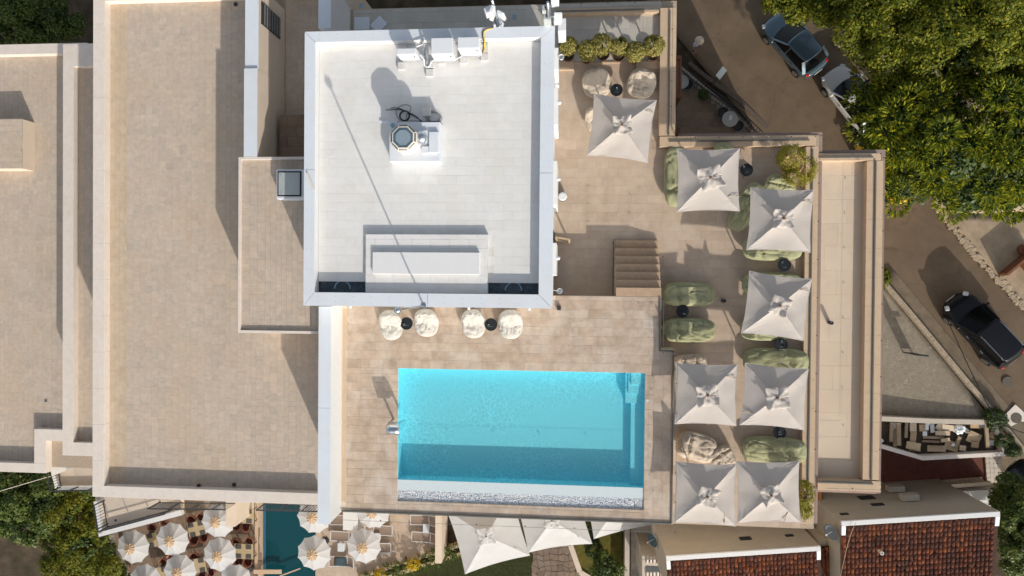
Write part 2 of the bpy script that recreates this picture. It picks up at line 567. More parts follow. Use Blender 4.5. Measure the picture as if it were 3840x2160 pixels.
# ------------------------------------------------------------------ ground, road, yard, cobbles
M_EARTH = mat('dry_earth', (.085, .062, .04), rough=1, var=.45, scale=1.2, bump=.6, bscale=9, bdist=.05, stain=(.03, .035, .014), stain_scale=.35, stain_amt=.8)
M_ASPHALT = mat('worn_asphalt', (.178, .128, .083), rough=.92, var=.16, scale=.8, bump=.5, bscale=130, stain=(.12, .088, .06), stain_scale=.45, stain_amt=.55)
M_YARD = mat('sandy_yard', (.42, .325, .225), rough=1, var=.18, scale=2.0, bump=.5, bscale=40, stain=(.24, .19, .12), stain_scale=.6, stain_amt=.55)
M_SHOULDER = mat('dusty_shoulder', (.21, .165, .115), rough=1, var=.2, scale=2.5, bump=.5, bscale=60)
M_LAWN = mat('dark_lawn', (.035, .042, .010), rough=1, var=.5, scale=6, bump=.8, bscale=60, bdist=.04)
M_STONEPATH = mat('path_mortar', (.12, .095, .075), rough=1, var=.2, scale=8)
g = MB()
n = 90
ext = np.concatenate([np.linspace(-400, -46, 12), np.linspace(-44, 44, 89), np.linspace(46, 400, 12)])
k = len(ext)
for i, x in enumerate(ext):
    for j, y in enumerate(ext):
        g.v.append((x, y, ground_z(x, y)))
for i in range(k - 1):
    for j in range(k - 1):
        g.face((i * k + j, (i + 1) * k + j, (i + 1) * k + j + 1, i * k + j + 1))
struct(g.build('ground', M_EARTH, smooth=True))


def sheet(name, pts, m, dz=0.0, seg=14, thick=.25):
    """a paved sheet that follows the slope of the road; pts = pixel outline (convex quad, 4 corners)"""
    a, b, c, d = pts
    mb = MB()

    def fn(u, v):
        x = (a[0] * (1 - u) + b[0] * u) * (1 - v) + (d[0] * (1 - u) + c[0] * u) * v
        y = (a[1] * (1 - u) + b[1] * u) * (1 - v) + (d[1] * (1 - u) + c[1] * u) * v
        return PR(x, y, dz)
    mb.grid(fn, seg, seg)
    o = mb.build(name, m, smooth=True)
    s = o.modifiers.new('solid', 'SOLIDIFY'); s.thickness = thick; s.offset = -1
    # keep the sheet facing up
    if o.data.polygons[0].normal.z < 0:
        o.data.flip_normals()
    return struct(o)


sheet('road', [(2180, -300), (3130, -300), (4150, 1480), (3950, 1830)], M_ASPHALT, seg=30)
sheet('road_shoulder', [(3286, 1020), (3330, 985), (3925, 1690), (3875, 1735)], M_SHOULDER, .006, thick=.2)
sheet('yard', [(3010, -120), (4300, -120), (4300, 800), (3532, 800)], M_YARD, .06)
sheet('yard', [(3532, 800), (4300, 800), (4300, 1640), (3866, 1180)], M_YARD, .06)
sheet('cobbled_forecourt', [(3050, 930), (3300, 1060), (3722, 1576), (3050, 1552)], None or mat('cobble_fans', (.33, .285, .22), rough=.95, var=.2, scale=5, stain=(.17, .14, .10), stain_scale=.5, stain_amt=.5), .05)
# cracks in the asphalt: dark veins in its own colour
ma = M_ASPHALT.node_tree
g1 = ma.nodes.new('ShaderNodeNewGeometry')
n1 = ma.nodes.new('ShaderNodeTexNoise'); n1.inputs['Scale'].default_value = 1.3; n1.inputs['Detail'].default_value = 5
ma.links.new(g1.outputs['Position'], n1.inputs['Vector'])
a1 = ma.nodes.new('ShaderNodeVectorMath'); a1.operation = 'MULTIPLY_ADD'; a1.inputs[1].default_value = (1.1, 1.1, 1.1)
ma.links.new(n1.outputs['Color'], a1.inputs[0]); ma.links.new(g1.outputs['Position'], a1.inputs[2])
v1 = ma.nodes.new('ShaderNodeTexVoronoi'); v1.feature = 'DISTANCE_TO_EDGE'; v1.inputs['Scale'].default_value = .33
ma.links.new(a1.outputs[0], v1.inputs['Vector'])
r1 = ma.nodes.new('ShaderNodeMapRange'); r1.inputs[1].default_value = .002; r1.inputs[2].default_value = .011; r1.inputs[3].default_value = .25; r1.inputs[4].default_value = 0
ma.links.new(v1.outputs['Distance'], r1.inputs[0])
p1 = ma.nodes['Principled BSDF']
ma.links.new(_mixrgb(ma, p1.inputs['Base Color'].links[0].from_socket, (.055, .042, .03), r1.outputs[0]), p1.inputs['Base Color'])
# cobble fans: arcs of small setts, too small to pick apart, drawn by two crossing wave bands in the relief
mc = bpy.data.materials['cobble_fans']
nt = mc.node_tree
geo = nt.nodes.new('ShaderNodeNewGeometry')
vo = nt.nodes.new('ShaderNodeTexVoronoi'); vo.feature = 'DISTANCE_TO_EDGE'; vo.inputs['Scale'].default_value = 11.0
vo.inputs['Randomness'].default_value = .55
nt.links.new(geo.outputs['Position'], vo.inputs['Vector'])
rg = nt.nodes.new('ShaderNodeMapRange'); rg.inputs[2].default_value = .06
nt.links.new(vo.outputs['Distance'], rg.inputs[0])
bp = nt.nodes.new('ShaderNodeBump'); bp.inputs['Distance'].default_value = .03; bp.inputs['Strength'].default_value = .9
nt.links.new(rg.outputs[0], bp.inputs['Height'])
pb = nt.nodes['Principled BSDF']
nt.links.new(bp.outputs[0], pb.inputs['Normal'])
old = pb.inputs['Base Color'].links[0].from_socket
cmx = _mixrgb(nt, (.50, .44, .35), old, rg.outputs[0])
nt.links.new(cmx, pb.inputs['Base Color'])


def strip(name, pts, m, w, h, label, cat, parent=None, jag=0.0, dz=-.1):
    """low wall of a run of pixels on the road slope"""
    mb = MB()
    q = [PR(x, y) for x, y in pts]
    for a, b in zip(q[:-1], q[1:]):
        mb.bar(a + Vector((0, 0, h / 2 + dz)), b + Vector((0, 0, h / 2 + dz)), w, h)
    o = mb.build(name, m, parent, bevel=.02)
    if parent is None:
        tag(o, label, cat)
    return o


M_ROUGHSTONE = mat('rough_stone', (.40, .33, .24), rough=1, var=.25, scale=6, bump=.8, bscale=25, bdist=.03)
kw = strip('kerb_wall', [(3285, 1030), (3330, 1085), (3388, 1152), (3480, 1262), (3540, 1335), (3620, 1432), (3700, 1525), (3860, 1725)], M_ROUGHSTONE, .22, .42, 'low pale kerb wall between the cobbles and the road', 'kerb')
# rubble stones along the far edge of the road
M_RUBBLE = mat('rubble', (.40, .32, .22), rough=1, rand='obj', ramp=[(.30, .235, .16), (.46, .37, .26), (.38, .30, .21)], var=.15, scale=12, bump=.6, bscale=30, bdist=.02)
edge = thing('stone_edging', 'broken rubble stone edging of the sandy yard by the road', 'edging', tuple(PR(3560, 850)))
stones = []
for s in range(3):
    mb = MB()
    rs = random.Random(s)
    pts = [(math.cos(t) * (.5 + rs.random() * .25), math.sin(t) * (.5 + rs.random() * .2)) for t in np.linspace(0, 2 * PI, 7, endpoint=False)]
    mb.prism(pts, -.5, .3)
    o = mb.build('edging_stone', M_RUBBLE, edge, local=True, bevel=.08)
    stones.append(o)
path = [(3130, 150), (3205, 260), (3290, 420), (3400, 610), (3528, 800), (3590, 880), (3640, 945), (3700, 1010), (3745, 1055), (3800, 1115), (3870, 1190)]
cnt = 0
for i in range(len(path) - 1):
    (ax, ay), (bx, by) = path[i], path[i + 1]
    L_ = math.hypot(bx - ax, by - ay)
    for k2 in range(int(L_ / 9)):
        t = k2 * 9 / L_
        for lane in range(2):
            if lane == 1 and random.random() < .5:
                continue
            px, py = ax + (bx - ax) * t + lane * 11 + random.uniform(-3, 3), ay + (by - ay) * t - lane * 7 + random.uniform(-3, 3)
            if py < 780 and px > 3150:
                continue
            p = PR(px, py, .05) - ORG[edge.name]
            o = stones[cnt % 3] if cnt < 3 else stones[cnt % 3].copy()
            if cnt >= 3:
                COL.objects.link(o)
            s = random.uniform(.14, .24)
            o.location = p; o.rotation_euler = (0, 0, random.uniform(0, 6)); o.scale = (s * 1.3, s, .18)
            cnt += 1

# ------------------------------------------------------------------ main pavilion with the white roof
pav = thing('pavilion', 'white flat roofed pavilion with blue white metal coping beside the pool', 'building', tuple(P(1610, 630, LT)))
cx0, cy0, cx1, cy1 = rect(1140, 108, 2076, 1151, COP)
r_in = rect(1181, 150, 2024, 1100, COP)
ix0, iy0, ix1, iy1 = r_in
wt = MB()
wt.box(cx0 + .05, cy0 + .05, LR - .5, cx1 - .05, cy1 - .05, ROOF - .12)
wt.build('wall', M_WWALL, pav)
up = MB()
up.box(cx0 + .05, cy0 + .05, ROOF - .119, ix0 - .004, cy1 - .05, COP - .03)
up.build('upstand', M_WHITE, pav)
up = MB(); up.box(ix1 + .004, cy0 + .05, ROOF - .119, cx1 - .05, cy1 - .05, COP - .03); up.build('upstand', M_WHITE, pav)
up = MB(); up.box(ix0 - .003, iy1 + .004, ROOF - .119, ix1 + .003, cy1 - .05, COP - .03); up.build('upstand', M_WHITE, pav)
up = MB(); up.box(ix0 - .003, cy0 + .05, ROOF - .119, ix1 + .003, iy0 - .004, COP - .03); up.build('upstand', M_WHITE, pav)
# coping: mitred sheets with open seams
ov = .0
gp = .008


def coping(pts, tilt=0.0):
    mb = MB()
    zz = [COP + tilt * q for q in (0, 1, 1, 0)]
    mb.slab([(p[0], p[1], zz[i % 4]) for i, p in enumerate(pts)], .03)
    return mb.build('coping', M_METALW, pav, bevel=.004)


def yat(py):
    return rect(1140, py - 1, 1141, py + 1, COP)[1]


def xat(px):
    return P(px, 1120, COP).x


yl, yr_, xb = yat(635), yat(652), xat(1603)
coping([(cx0, cy1 - gp), (ix0, iy1 - gp), (ix0, yl + gp), (cx0, yl + gp)], .006)
coping([(cx0, yl - gp), (ix0, yl - gp), (ix0, iy0 + gp), (cx0, cy0 + gp)])
coping([(cx1, cy1 - gp), (ix1, iy1 - gp), (ix1, yr_ + gp), (cx1, yr_ + gp)])
coping([(cx1, yr_ - gp), (ix1, yr_ - gp), (ix1, iy0 + gp), (cx1, cy0 + gp)], .008)
coping([(cx0 + gp, cy1), (cx1 - gp, cy1), (ix1 - gp, iy1), (ix0 + gp, iy1)], .005)
coping([(cx0 + gp, cy0), (xb - gp, cy0), (xb - gp, iy0), (ix0 + gp, iy0)], .004)
coping([(xb + gp, cy0), (cx1 - gp, cy0), (ix1 - gp, iy0), (xb + gp, iy0)])
riv = MB()                           # coping fixings
for t in np.linspace(.06, .94, 13):
    for q in (.3, .7):
        riv.lathe([(.008, 0), (.008, .004), (.004, .006)], (cx0 + (ix0 - cx0) * q, cy0 + (cy1 - cy0) * t, COP + .001), 8)
        riv.lathe([(.008, 0), (.008, .004), (.004, .006)], (cx1 + (ix1 - cx1) * q, cy0 + (cy1 - cy0) * t, COP + .001), 8)
        riv.lathe([(.008, 0), (.008, .004), (.004, .006)], (cx0 + (cx1 - cx0) * t, cy0 + (iy0 - cy0) * q, COP + .001), 8)
        riv.lathe([(.008, 0), (.008, .004), (.004, .006)], (cx0 + (cx1 - cx0) * t, cy1 + (iy1 - cy1) * q, COP + .001), 8)
riv.build('coping_fixings', M_RAIL, pav, kind='stuff')
# roof bed, slabs, the two drain pits
pz = P(1300, 1056, ROOF).y
px_l, px_r = P(1371, 1080, ROOF).x, P(1829, 1080, ROOF).x
bed = MB(); bed.box(ix0, pz, ROOF - .118, ix1, iy1, ROOF - .005); bed.build('roof_bed', M_JOINTW, pav)
bed = MB(); bed.box(px_l + .1, iy0, ROOF - .118, px_r - .1, pz - .001, ROOF - .014); bed.build('roof_bed', M_JOINTW, pav)
sx0, sy0, sx1, sy1 = rect(1460, 458, 1650, 608, ROOF + .3)
tiles(pav, (ix0 + .01, pz, ix1 - .01, iy1 - .01), ROOF, M_ROOFT, rows=.305, widths=(.645,), gap=.005, bond=True, name='roof_slab', near=(-4, 4),
      keep=lambda x, y, r: not (px_l - .02 < x < px_r + .02 and y < P(1600, 890, ROOF).y) and not (sx0 + .02 < r[0] and r[2] < sx1 - .02 and sy0 + .02 < r[1] and r[3] < sy1 - .02))
for a, b in ((ix0 + .003, px_l), (px_r, ix1 - .003)):
    mb = MB(); mb.box(a, iy0 + .003, ROOF - .3, b, pz - .003, ROOF - .07); mb.build('drain_pit', M_PIT, pav)
    dr = MB(); dr.tube([((a + b) / 2 + .28 * math.cos(t), iy0 + .12 + .28 * math.sin(t), ROOF - .06) for t in np.linspace(0.0, PI, 14)], .025, 6)
    dr.build('drain_collar', M_BLUEGREY, pav)
# raised platforms
a = rect(1371, 879, 1829, 1098, ROOF + .17)
mb = MB(); mb.box(a[0], iy0 + .004, ROOF - .06, a[2], a[3], ROOF + .15); mb.build('roof_platform', M_JOINTW, pav)
tiles(pav, (a[0], iy0 + .006, a[2], a[3]), ROOF + .172, M_ROOFT, rows=.305, widths=(.645,), gap=.004, thick=.022, bond=True, name='platform_slab', most=60)
a = rect(1397, 946, 1797, 1028, ROOF + .30)
mb = MB(); mb.box(a[0], a[1], ROOF + .165, a[2], a[3], ROOF + .30); mb.build('roof_plinth', M_WHITE, pav, bevel=.008)
# wall shutters, doors and lamps of the east face
ex = cx1 - .05
for i, (y0, y1) in enumerate(((205, 285), (350, 486), (617, 778), (915, 1034))):
    b = rect(2078, y0, 2100, y1, LT + 1.6)
    mb = MB(); mb.box(ex, b[1], LT + .02, ex + .14, b[3], LT + 2.35); f = mb.build('shutter', M_WHITE, pav, bevel=.01)
    gmb = MB(); gmb.box(ex + .141, b[1] + .12, LT + .3, ex + .146, b[3] - .12, LT + 2.1); gmb.build('shutter_panel', M_PLASTIC, f)
mb = MB()
b = rect(2078, 870, 2080, 908, LT + 1.0)
mb.box(ex, b[1], LT + .02, ex + .012, b[3], LT + 2.15); mb.build('doorway', mat('doorway_shade', (.05, .045, .04), rough=.6, var=0), pav)  # thin dark sheet on the solid wall, shade of the interior as colour
dl = MB()
p0, p1 = P(2082, 889, LT + 2.1), P(2138, 899, LT + 2.1)
d = (p1 - p0); d.z = 0; dn = d.normalized(); sn = Vector((-dn.y, dn.x, 0)) * .035
for q0, q1, z0, z1 in ((0, .1, 0, 2.1), (.9, 1, 0, 2.1), (.1, .9, 0, .12), (.1, .9, 1.98, 2.1)):
    dl.prism([p0 + d * q0 - sn, p0 + d * q1 - sn, p0 + d * q1 + sn, p0 + d * q0 + sn], LT + .03 + z0, LT + .03 + z1)
leaf = dl.build('door', M_WOODTAN, pav, label='open glazed door leaf with tan frame')
dg = MB(); sn *= .25
dg.prism([p0 + d * .1 - sn, p0 + d * .9 - sn, p0 + d * .9 + sn, p0 + d * .1 + sn], LT + .15, LT + 2.0)
dg.build('pane', M_GLASS, leaf)
for px, py, cup in ((2103, 213, 1), (2097, 385, 0), (2095, 672, 0), (2093, 968, 0), (2097, 1088, 1)):
    c = P(px, py, LT + 2.3)
    mb = MB()
    if cup:
        mb.tube([(ex, c.y, c.z), (c.x, c.y - .03, c.z + .03)], .012, 6)
        mb.lathe([(.02, -.12), (.075, -.08), (.10, .07), (.095, .075), (.07, -.05), (.02, -.07)], (c.x + .02, c.y - .03, c.z + .02), 14)
    else:
        mb.tube([(ex, c.y, c.z), (c.x, c.y, c.z)], .012, 6)
        mb.ball((c.x, c.y, c.z), .075, nu=14, nv=8)
    mb.build('wall_lamp', M_PLASTIC, pav, smooth=True)
for px in (1314, 1758, 1985):
    c = P(px, 1158 if px > 1500 else 1150, PD + 2.2)
    mb = MB(); mb.tube([(c.x, cy0 + .06, c.z), (c.x, cy0 - .04, c.z)], .012, 6); mb.ball((c.x, cy0 - .05, c.z), .05, nu=12, nv=8)
    mb.build('wall_lamp', M_PLASTIC, pav, smooth=True)

# ------------------------------------------------------------------ pool terrace
pool = thing('pool_terrace', 'stone paved roof terrace with a turquoise swimming pool', 'terrace', tuple(P(1950, 1600, PD)))
dx0 = P(1286, 1500, PD).x
dxe = P(2526, 1600, PD).x
dxn = P(2479, 1200, PD).x
dyn = P(2280, 1111, PD).y
dyj = P(2500, 1312, PD).y
dys = P(1900, 1944, PD).y
wx0, wy0, wx1, wy1 = rect(1492, 1390, 2417, 1815, PD)
ly0 = P(1950, 1855, PD).y
by0 = P(1950, 1896, PD).y
dkm = MB()
dkm.box(dx0 - .3, wy1, -10.5, dxn, dyn, PD - .007)
dkm.build('deck_mass', M_STUCCO, pool)
dkm = MB(); dkm.box(dxn, dys, -10.4, dxe, dyj, PD - .0075); dkm.build('deck_mass', M_STUCCO, pool)
dkm = MB(); dkm.box(wx1, dys + .01, -10.3, dxn - .001, wy1 - .001, PD - .008); dkm.build('deck_mass', M_STUCCO, pool)
dkm = MB(); dkm.box(dx0 - .3, dys, -10.4, wx0, wy1 - .001, PD - .0075); dkm.build('deck_mass', M_STUCCO, pool)
dkm = MB(); dkm.box(wx0 + .001, dys, -10.3, wx1 - .001, by0, PD - .008); dkm.build('deck_mass', M_STUCCO, pool)
dkm = MB(); dkm.box(wx0 + .001, by0 + .001, -10.2, wx1 - .001, wy0, PD - .12); dkm.build('overflow_trough', M_JOINTW, pool)
dkm = MB(); dkm.box(wx0 + .001, wy0 - .22, PD - .119, wx1 - .001, wy0, PD - .05)
M_WETLEDGE = mat('wet_pale_ledge', (.62, .70, .72), rough=.4, var=.05, scale=14, bump=.1, bscale=120)
dkm = MB(); dkm.box(wx0 + .002, ly0, PD - .119, wx1 - .002, wy0, PD - .045); dkm.build('overflow_ledge', M_WETLEDGE, pool)


def deck_keep(x, y, r):
    if r[2] > wx0 + .01 and r[0] < wx1 - .01 and r[1] < wy1 - .01 and r[3] > by0 + .01:
        return False
    if x > dxn and y > dyj:
        return False
    if x < dx0 + .12 or y > dyn:
        return False
    return not (cx0 < x < cx1 - .06 and y > cy0 + .05)


gx = [dx0 + .13, wx0, wx1, dxe - .05]
for (ax, ay, bx, by, nm) in ((gx[0], wy1, dxn, dyn, 0), (gx[0], dys + .04, wx0, wy1, 1), (wx1, dys + .04, dxe - .04, wy1, 2), (wx0, dys + .04, wx1, by0, 3), (dxn, wy1, dxe - .04, dyj, 4)):
    tiles(pool, (ax, ay, bx, by), PD, M_DECK, rows=.33 if nm != 3 else .36, widths=(.35, .5, .55, .7) if nm != 3 else (1.2, 1.4), gap=.006, keep=deck_keep, jit=.001, most=(170, 60, 45, 15, 10)[nm], vertical=(nm in (2,)), name='deck_tile')
# gutter strip along the west wall
mb = MB(); mb.box(dx0 - .02, dys + .4, PD - .02, dx0 + .115, P(1290, 1160, PD).y, PD + .002); mb.build('gutter_strip', M_TANCOP, pool)
# pool shell
M_POOL = mat('pool_lining', (.23, .83, .96), rough=.5, var=.03, scale=20)
zw, zf = PD - .06, PD - .66
sh = MB()
e = .001
sh.add([(wx0 + e, wy0 + e, zf), (wx1 - e, wy0 + e, zf), (wx1 - e, wy1 - e, zf), (wx0 + e, wy1 - e, zf), (wx0 + e, wy0 + e, PD - .046), (wx1 - e, wy0 + e, PD - .046), (wx1 - e, wy1 - e, PD - .02), (wx0 + e, wy1 - e, PD - .02)],
       [(0, 1, 2, 3), (0, 4, 5, 1), (1, 5, 6, 2), (2, 6, 7, 3), (3, 7, 4, 0)])
basin = sh.build('pool_basin', M_POOL, pool)
st = rect(2366, 1392, 2416, 1812, PD - .3)
mb = MB(); mb.box(st[0], wy0 + .01, zf + .002, wx1 - .003, wy1 - .01, PD - .36); bench = mb.build('pool_bench', M_POOL, pool)
steps = []
for i in range(3):
    a = rect(2366 - 10 * i, 1392, 2416, 1440 + 36 * i, PD - .3)
    mb = MB(); mb.box(a[0], a[1], zf + .004, wx1 - .004 - .001 * i, wy1 - .006, PD - .16 - .07 * i); steps.append(mb.build('pool_step', M_POOL, pool))
# pebbles in the trough
M_PEB = mat('white_pebble', (.70, .73, .78), rough=.6, rand='isl', ramp=[(.30, .40, .52), (.82, .82, .84), (.62, .67, .74), (.88, .88, .88), (.48, .55, .64)], var=0)
pv, pf = [], []
mb = MB()
ico = [(0, 0, 1), (.9, 0, .3), (.28, .85, .3), (-.72, .53, .3), (-.72, -.53, .3), (.28, -.85, .3)]
icf = [(0, 1, 2), (0, 2, 3), (0, 3, 4), (0, 4, 5), (0, 5, 1)]
ny = 10
for i in range(int((wx1 - wx0) / .047)):
    for j in range(ny):
        x = wx0 + .02 + i * .047 + random.uniform(-.02, .02)
        y = by0 + .02 + (ly0 - by0 - .04) * (j + random.uniform(-.4, .4)) / (ny - 1)
        s = random.uniform(.020, .034)
        t = random.uniform(0, 6.3)
        c, s2 = math.cos(t), math.sin(t)
        mb.add([(x + (p[0] * c - p[1] * s2) * s * 1.25, y + (p[0] * s2 + p[1] * c) * s, PD - .075 + p[2] * s * .7 + random.uniform(0, .01)) for p in ico], icf)
mb.build('pebbles', M_PEB, pool, kind='stuff')
# water; the bright net of focused sunlight is painted into its tint
M_WATER = bpy.data.materials.new('pool_water'); M_WATER.use_nodes = True
nt = M_WATER.node_tree; N, L = nt.nodes, nt.links
N.remove(N['Principled BSDF'])
ge = N.new('ShaderNodeNewGeometry')
wz = N.new('ShaderNodeTexNoise'); wz.inputs['Scale'].default_value = 4.5; wz.inputs['Detail'].default_value = 3
L.new(ge.outputs['Position'], wz.inputs['Vector'])
vm = N.new('ShaderNodeVectorMath'); vm.operation = 'MULTIPLY_ADD'; vm.inputs[1].default_value = (.26, .26, .26)
L.new(wz.outputs['Color'], vm.inputs[0]); L.new(ge.outputs['Position'], vm.inputs[2])
vo = N.new('ShaderNodeTexVoronoi'); vo.feature = 'DISTANCE_TO_EDGE'; vo.inputs['Scale'].default_value = 5.4
L.new(vm.outputs[0], vo.inputs['Vector'])
big = N.new('ShaderNodeTexNoise'); big.inputs['Scale'].default_value = .45; big.inputs['Detail'].default_value = 2
L.new(ge.outputs['Position'], big.inputs['Vector'])
mr = N.new('ShaderNodeMapRange'); mr.inputs[1].default_value = .0; mr.inputs[2].default_value = .085; mr.inputs[3].default_value = 1.0; mr.inputs[4].default_value = .74
vo2 = N.new('ShaderNodeTexVoronoi'); vo2.feature = 'DISTANCE_TO_EDGE'; vo2.inputs['Scale'].default_value = 9.0
L.new(vm.outputs[0], vo2.inputs['Vector'])
mn = N.new('ShaderNodeMath'); mn.operation = 'MINIMUM'; L.new(vo.outputs['Distance'], mn.inputs[0])
ml = N.new('ShaderNodeMath'); ml.operation = 'MULTIPLY'; ml.inputs[1].default_value = 1.6; L.new(vo2.outputs['Distance'], ml.inputs[0]); L.new(ml.outputs[0], mn.inputs[1])
L.new(mn.outputs[0], mr.inputs[0])
calm = N.new('ShaderNodeMapRange'); calm.inputs[1].default_value = .38; calm.inputs[2].default_value = .6
L.new(big.outputs[0], calm.inputs[0])
mixc = N.new('ShaderNodeMix'); mixc.data_type = 'FLOAT'
L.new(calm.outputs[0], mixc.inputs[0]); mixc.inputs[2].default_value = .82; L.new(mr.outputs[0], mixc.inputs[3])
cc = N.new('ShaderNodeCombineColor'); L.new(mixc.outputs[0], cc.inputs[0]); L.new(mixc.outputs[0], cc.inputs[1]); cc.inputs[2].default_value = .97
L.new(mixc.outputs[0], cc.inputs[2])
tr = N.new('ShaderNodeBsdfTransparent'); L.new(cc.outputs[0], tr.inputs[0])
gl = N.new('ShaderNodeBsdfGlossy'); gl.inputs['Roughness'].default_value = .03
mxs = N.new('ShaderNodeMixShader'); mxs.inputs[0].default_value = .02
L.new(tr.outputs[0], mxs.inputs[1]); L.new(gl.outputs[0], mxs.inputs[2])
L.new(mxs.outputs[0], N['Material Output'].inputs[0])
wm = MB()


def water_h(x, y):
    v = Vector((x, y, 0))
    return .0048 * noise.noise(v * 4.3) + .0034 * noise.noise(v * 8.5 + Vector((9, 3, 2))) + .0012 * noise.noise(v * 17.0)


NX, NY = 260, 120
wm.grid(lambda u, v: (wx0 + (wx1 - wx0) * u, wy0 + (wy1 - wy0) * v, zw + water_h(wx0 + (wx1 - wx0) * u, wy0 + (wy1 - wy0) * v)), NX, NY)
water = wm.build('water', M_WATER, pool, smooth=True)

# west wall of the pool terrace
ww = rect(1195, 1149, 1240, 1942, PWT)
pw = MB(); pw.box(ww[0], dys - .02, -10.4, ww[2] - .02, ww[3] - .002, PWT - .03); pwall = pw.build('west_wall', M_WHITE, pool)
seam = P(1210, 1530, PWT).y
for a, b, tl in ((ww[3] - .003, seam + .006, .004), (seam - .006, dys - .04, 0)):
    mb = MB(); mb.slab([(ww[0] - .02, a, PWT), (ww[2], a, PWT + tl), (ww[2], b, PWT), (ww[0] - .02, b, PWT)], .028); mb.build('wall_coping', M_METALW, pool, bevel=.004)

# ------------------------------------------------------------------ glass balustrades
def balustrade(name, label, pts, z, h=.9, n=6, posts=True, rail=M_RAIL, cloth=.012):
    """pts: world run along the foot; n panes; glass, foot channel, clamps"""
    root = thing(name, label, 'balustrade', tuple(pts[0]))
    cum = [0.0]
    for a, b in zip(pts[:-1], pts[1:]):
        cum.append(cum[-1] + (b - a).length)
    for si, (a, b) in enumerate(zip(pts[:-1], pts[1:])):
        d = (b - a)
        k = max(1, round(n * d.length / cum[-1]))
        dn = d.normalized()
        ch = MB(); ch.bar(a + Vector((0, 0, z + .03 - a.z)), b + Vector((0, 0, z + .03 - a.z)), .05, .05); ch.build('foot_channel', rail, root)
        for i in range(k):
            q0, q1 = a + d * (i / k) + dn * .012, a + d * ((i + 1) / k) - dn * .012
            mb = MB(); mb.bar(Vector((q0.x, q0.y, z + .06 + h / 2)), Vector((q1.x, q1.y, z + .06 + h / 2)), cloth, h)
            pane = mb.build('pane', M_GLASS, root)
            if posts:
                cm = MB(); cm.obox((q1.x, q1.y, z + h - .02), .035, .035, .04)
                cm.build('clamp', M_DARK, pane)
            ed = MB(); ed.bar(Vector((q0.x, q0.y, z + .062 + h)), Vector((q1.x, q1.y, z + .062 + h)), .0125, .0012)
            ed.build('top_edge', M_RAIL, pane)
    return root


v2 = lambda x, y, z: Vector((x, y, z))
balustrade('glass_balustrade', 'clear glass balustrade along the bottom edge of the pool terrace', [v2(ww[2] + .03, dys + .05, PD), v2(dxe - .03, dys + .05, PD)], PD, n=7)
balustrade('glass_balustrade', 'clear glass balustrade between the pool and the square parasols', [v2(dxe - .04, dys + .08, PD), v2(dxe - .04, dyj - .03, PD), v2(dxn - .04, dyj - .03, PD), v2(dxn - .04, dyn - .05, PD)], PD, n=8)

# ------------------------------------------------------------------ lower terrace
ter = thing('lower_terrace', 'brown stone roof terrace with square parasols right of the pool', 'terrace', tuple(P(2700, 900, LT)))
tn = rect(1230, 20, 2535, 560, LT)
te = rect(2070, 512, 3062, 1965, LT)
mb = MB(); mb.box(tn[0], tn[1], -10.2, tn[2], tn[3], LT - .022); mb.build('terrace_mass', M_STUCCO, ter)
mb = MB(); mb.box(te[0], te[1], -10.25, te[2], te[3], LT - .021); mb.build('terrace_mass', M_STUCCO, ter)
mb = MB(); mb.box(tn[0], tn[1], LT - .021, tn[2], tn[3], LT - .007); mb.build('screed', M_JOINT, ter)
mb = MB(); mb.box(te[0], te[1], LT - .020, te[2], te[3], LT - .006); mb.build('screed', M_JOINT, ter)
pby = P(2300, 236, LT).y             # pale strip behind this line
nx1 = P(2478, 300, LT).x
ey1 = P(2700, 546, LT).y
exx = P(3014, 1000, LT).x


def lt_keep(x, y, r):
    if y > pby or x < cx1 - .06:
        return False
    if x < dxe and y < dyn + .02 and (x < dxn or y < dyj):
        return False
    if y > ey1 and x > nx1:
        return False
    return x < exx


NT = tiles(ter, (cx1 - .05, te[1] + .02, exx, pby), LT, M_LTER, rows=(.34, .38), widths=(.45, .6, .75, .9), gap=.0035, keep=lt_keep, name='terrace_tile', near=(8, 2), most=300)
tiles(ter, (P(1325, 60, LT).x, cy1 - .04, nx1, tn[3] - .02), LT, M_GREYT, rows=.42, widths=(.62,), bond=True, gap=.006, name='grey_slab', most=120, keep=lambda x, y, r: y > pby + .02)
tiles(ter, (cx1, pby + .02, nx1, cy1 - .045), LT, M_GREYT, rows=.42, widths=(.62,), bond=True, gap=.006, name='grey_slab', most=40)
mb = MB(); mb.bar(v2(cx1 + .02, pby + .01, LT + .02), v2(nx1, pby + .01, LT + .02), .05, .05); mb.build('threshold', M_TANCOP, ter)
for x0, x1, y0, y1 in ((2097, 2152, 228, 262), (2386, 2476, 228, 258)):
    b = rect(x0, y0, x1, y1, LT + .12)
    mb = MB(); mb.box(b[0], b[1], LT, b[2], b[3], LT + .12); mb.build('side_step', M_TANCOP, ter, bevel=.01)
# stair up to the pool
sta = thing('staircase', 'seven brown stone steps between the lower terrace and the pool', 'stairs', tuple(P(2390, 1000, LT)))
sxa, sxb = P(2308, 1000, LT + .6).x, dxn
ys = [P(2390, 905 + 29.4 * i, LT + .17 * i).y for i in range(8)]
ys[7] = dyn + .001
for i in range(7):
    y_hi = ys[i]; y_lo = dyn + .001
    mb = MB(); mb.box(sxa, y_lo, LT + .171 * i, sxb, y_hi, LT + .171 * i + .135); mb.build('riser', M_TANCOP, sta)
    mb = MB(); mb.box(sxa - .01, ys[i + 1] - .01, LT + .171 * i + .136, sxb, y_hi + .025, LT + .171 * (i + 1) - .003); mb.build('tread', mat('tread_stone_%d' % i, (.46, .325, .22), rough=.75, var=.12, scale=4, bump=.2), sta, bevel=.004)
balustrade('glass_balustrade', 'clear glass panel on the left of the stone steps', [v2(sxa - .06, dyn + .03, LT), v2(sxa - .06, ys[0], LT)], LT + .2, n=3)
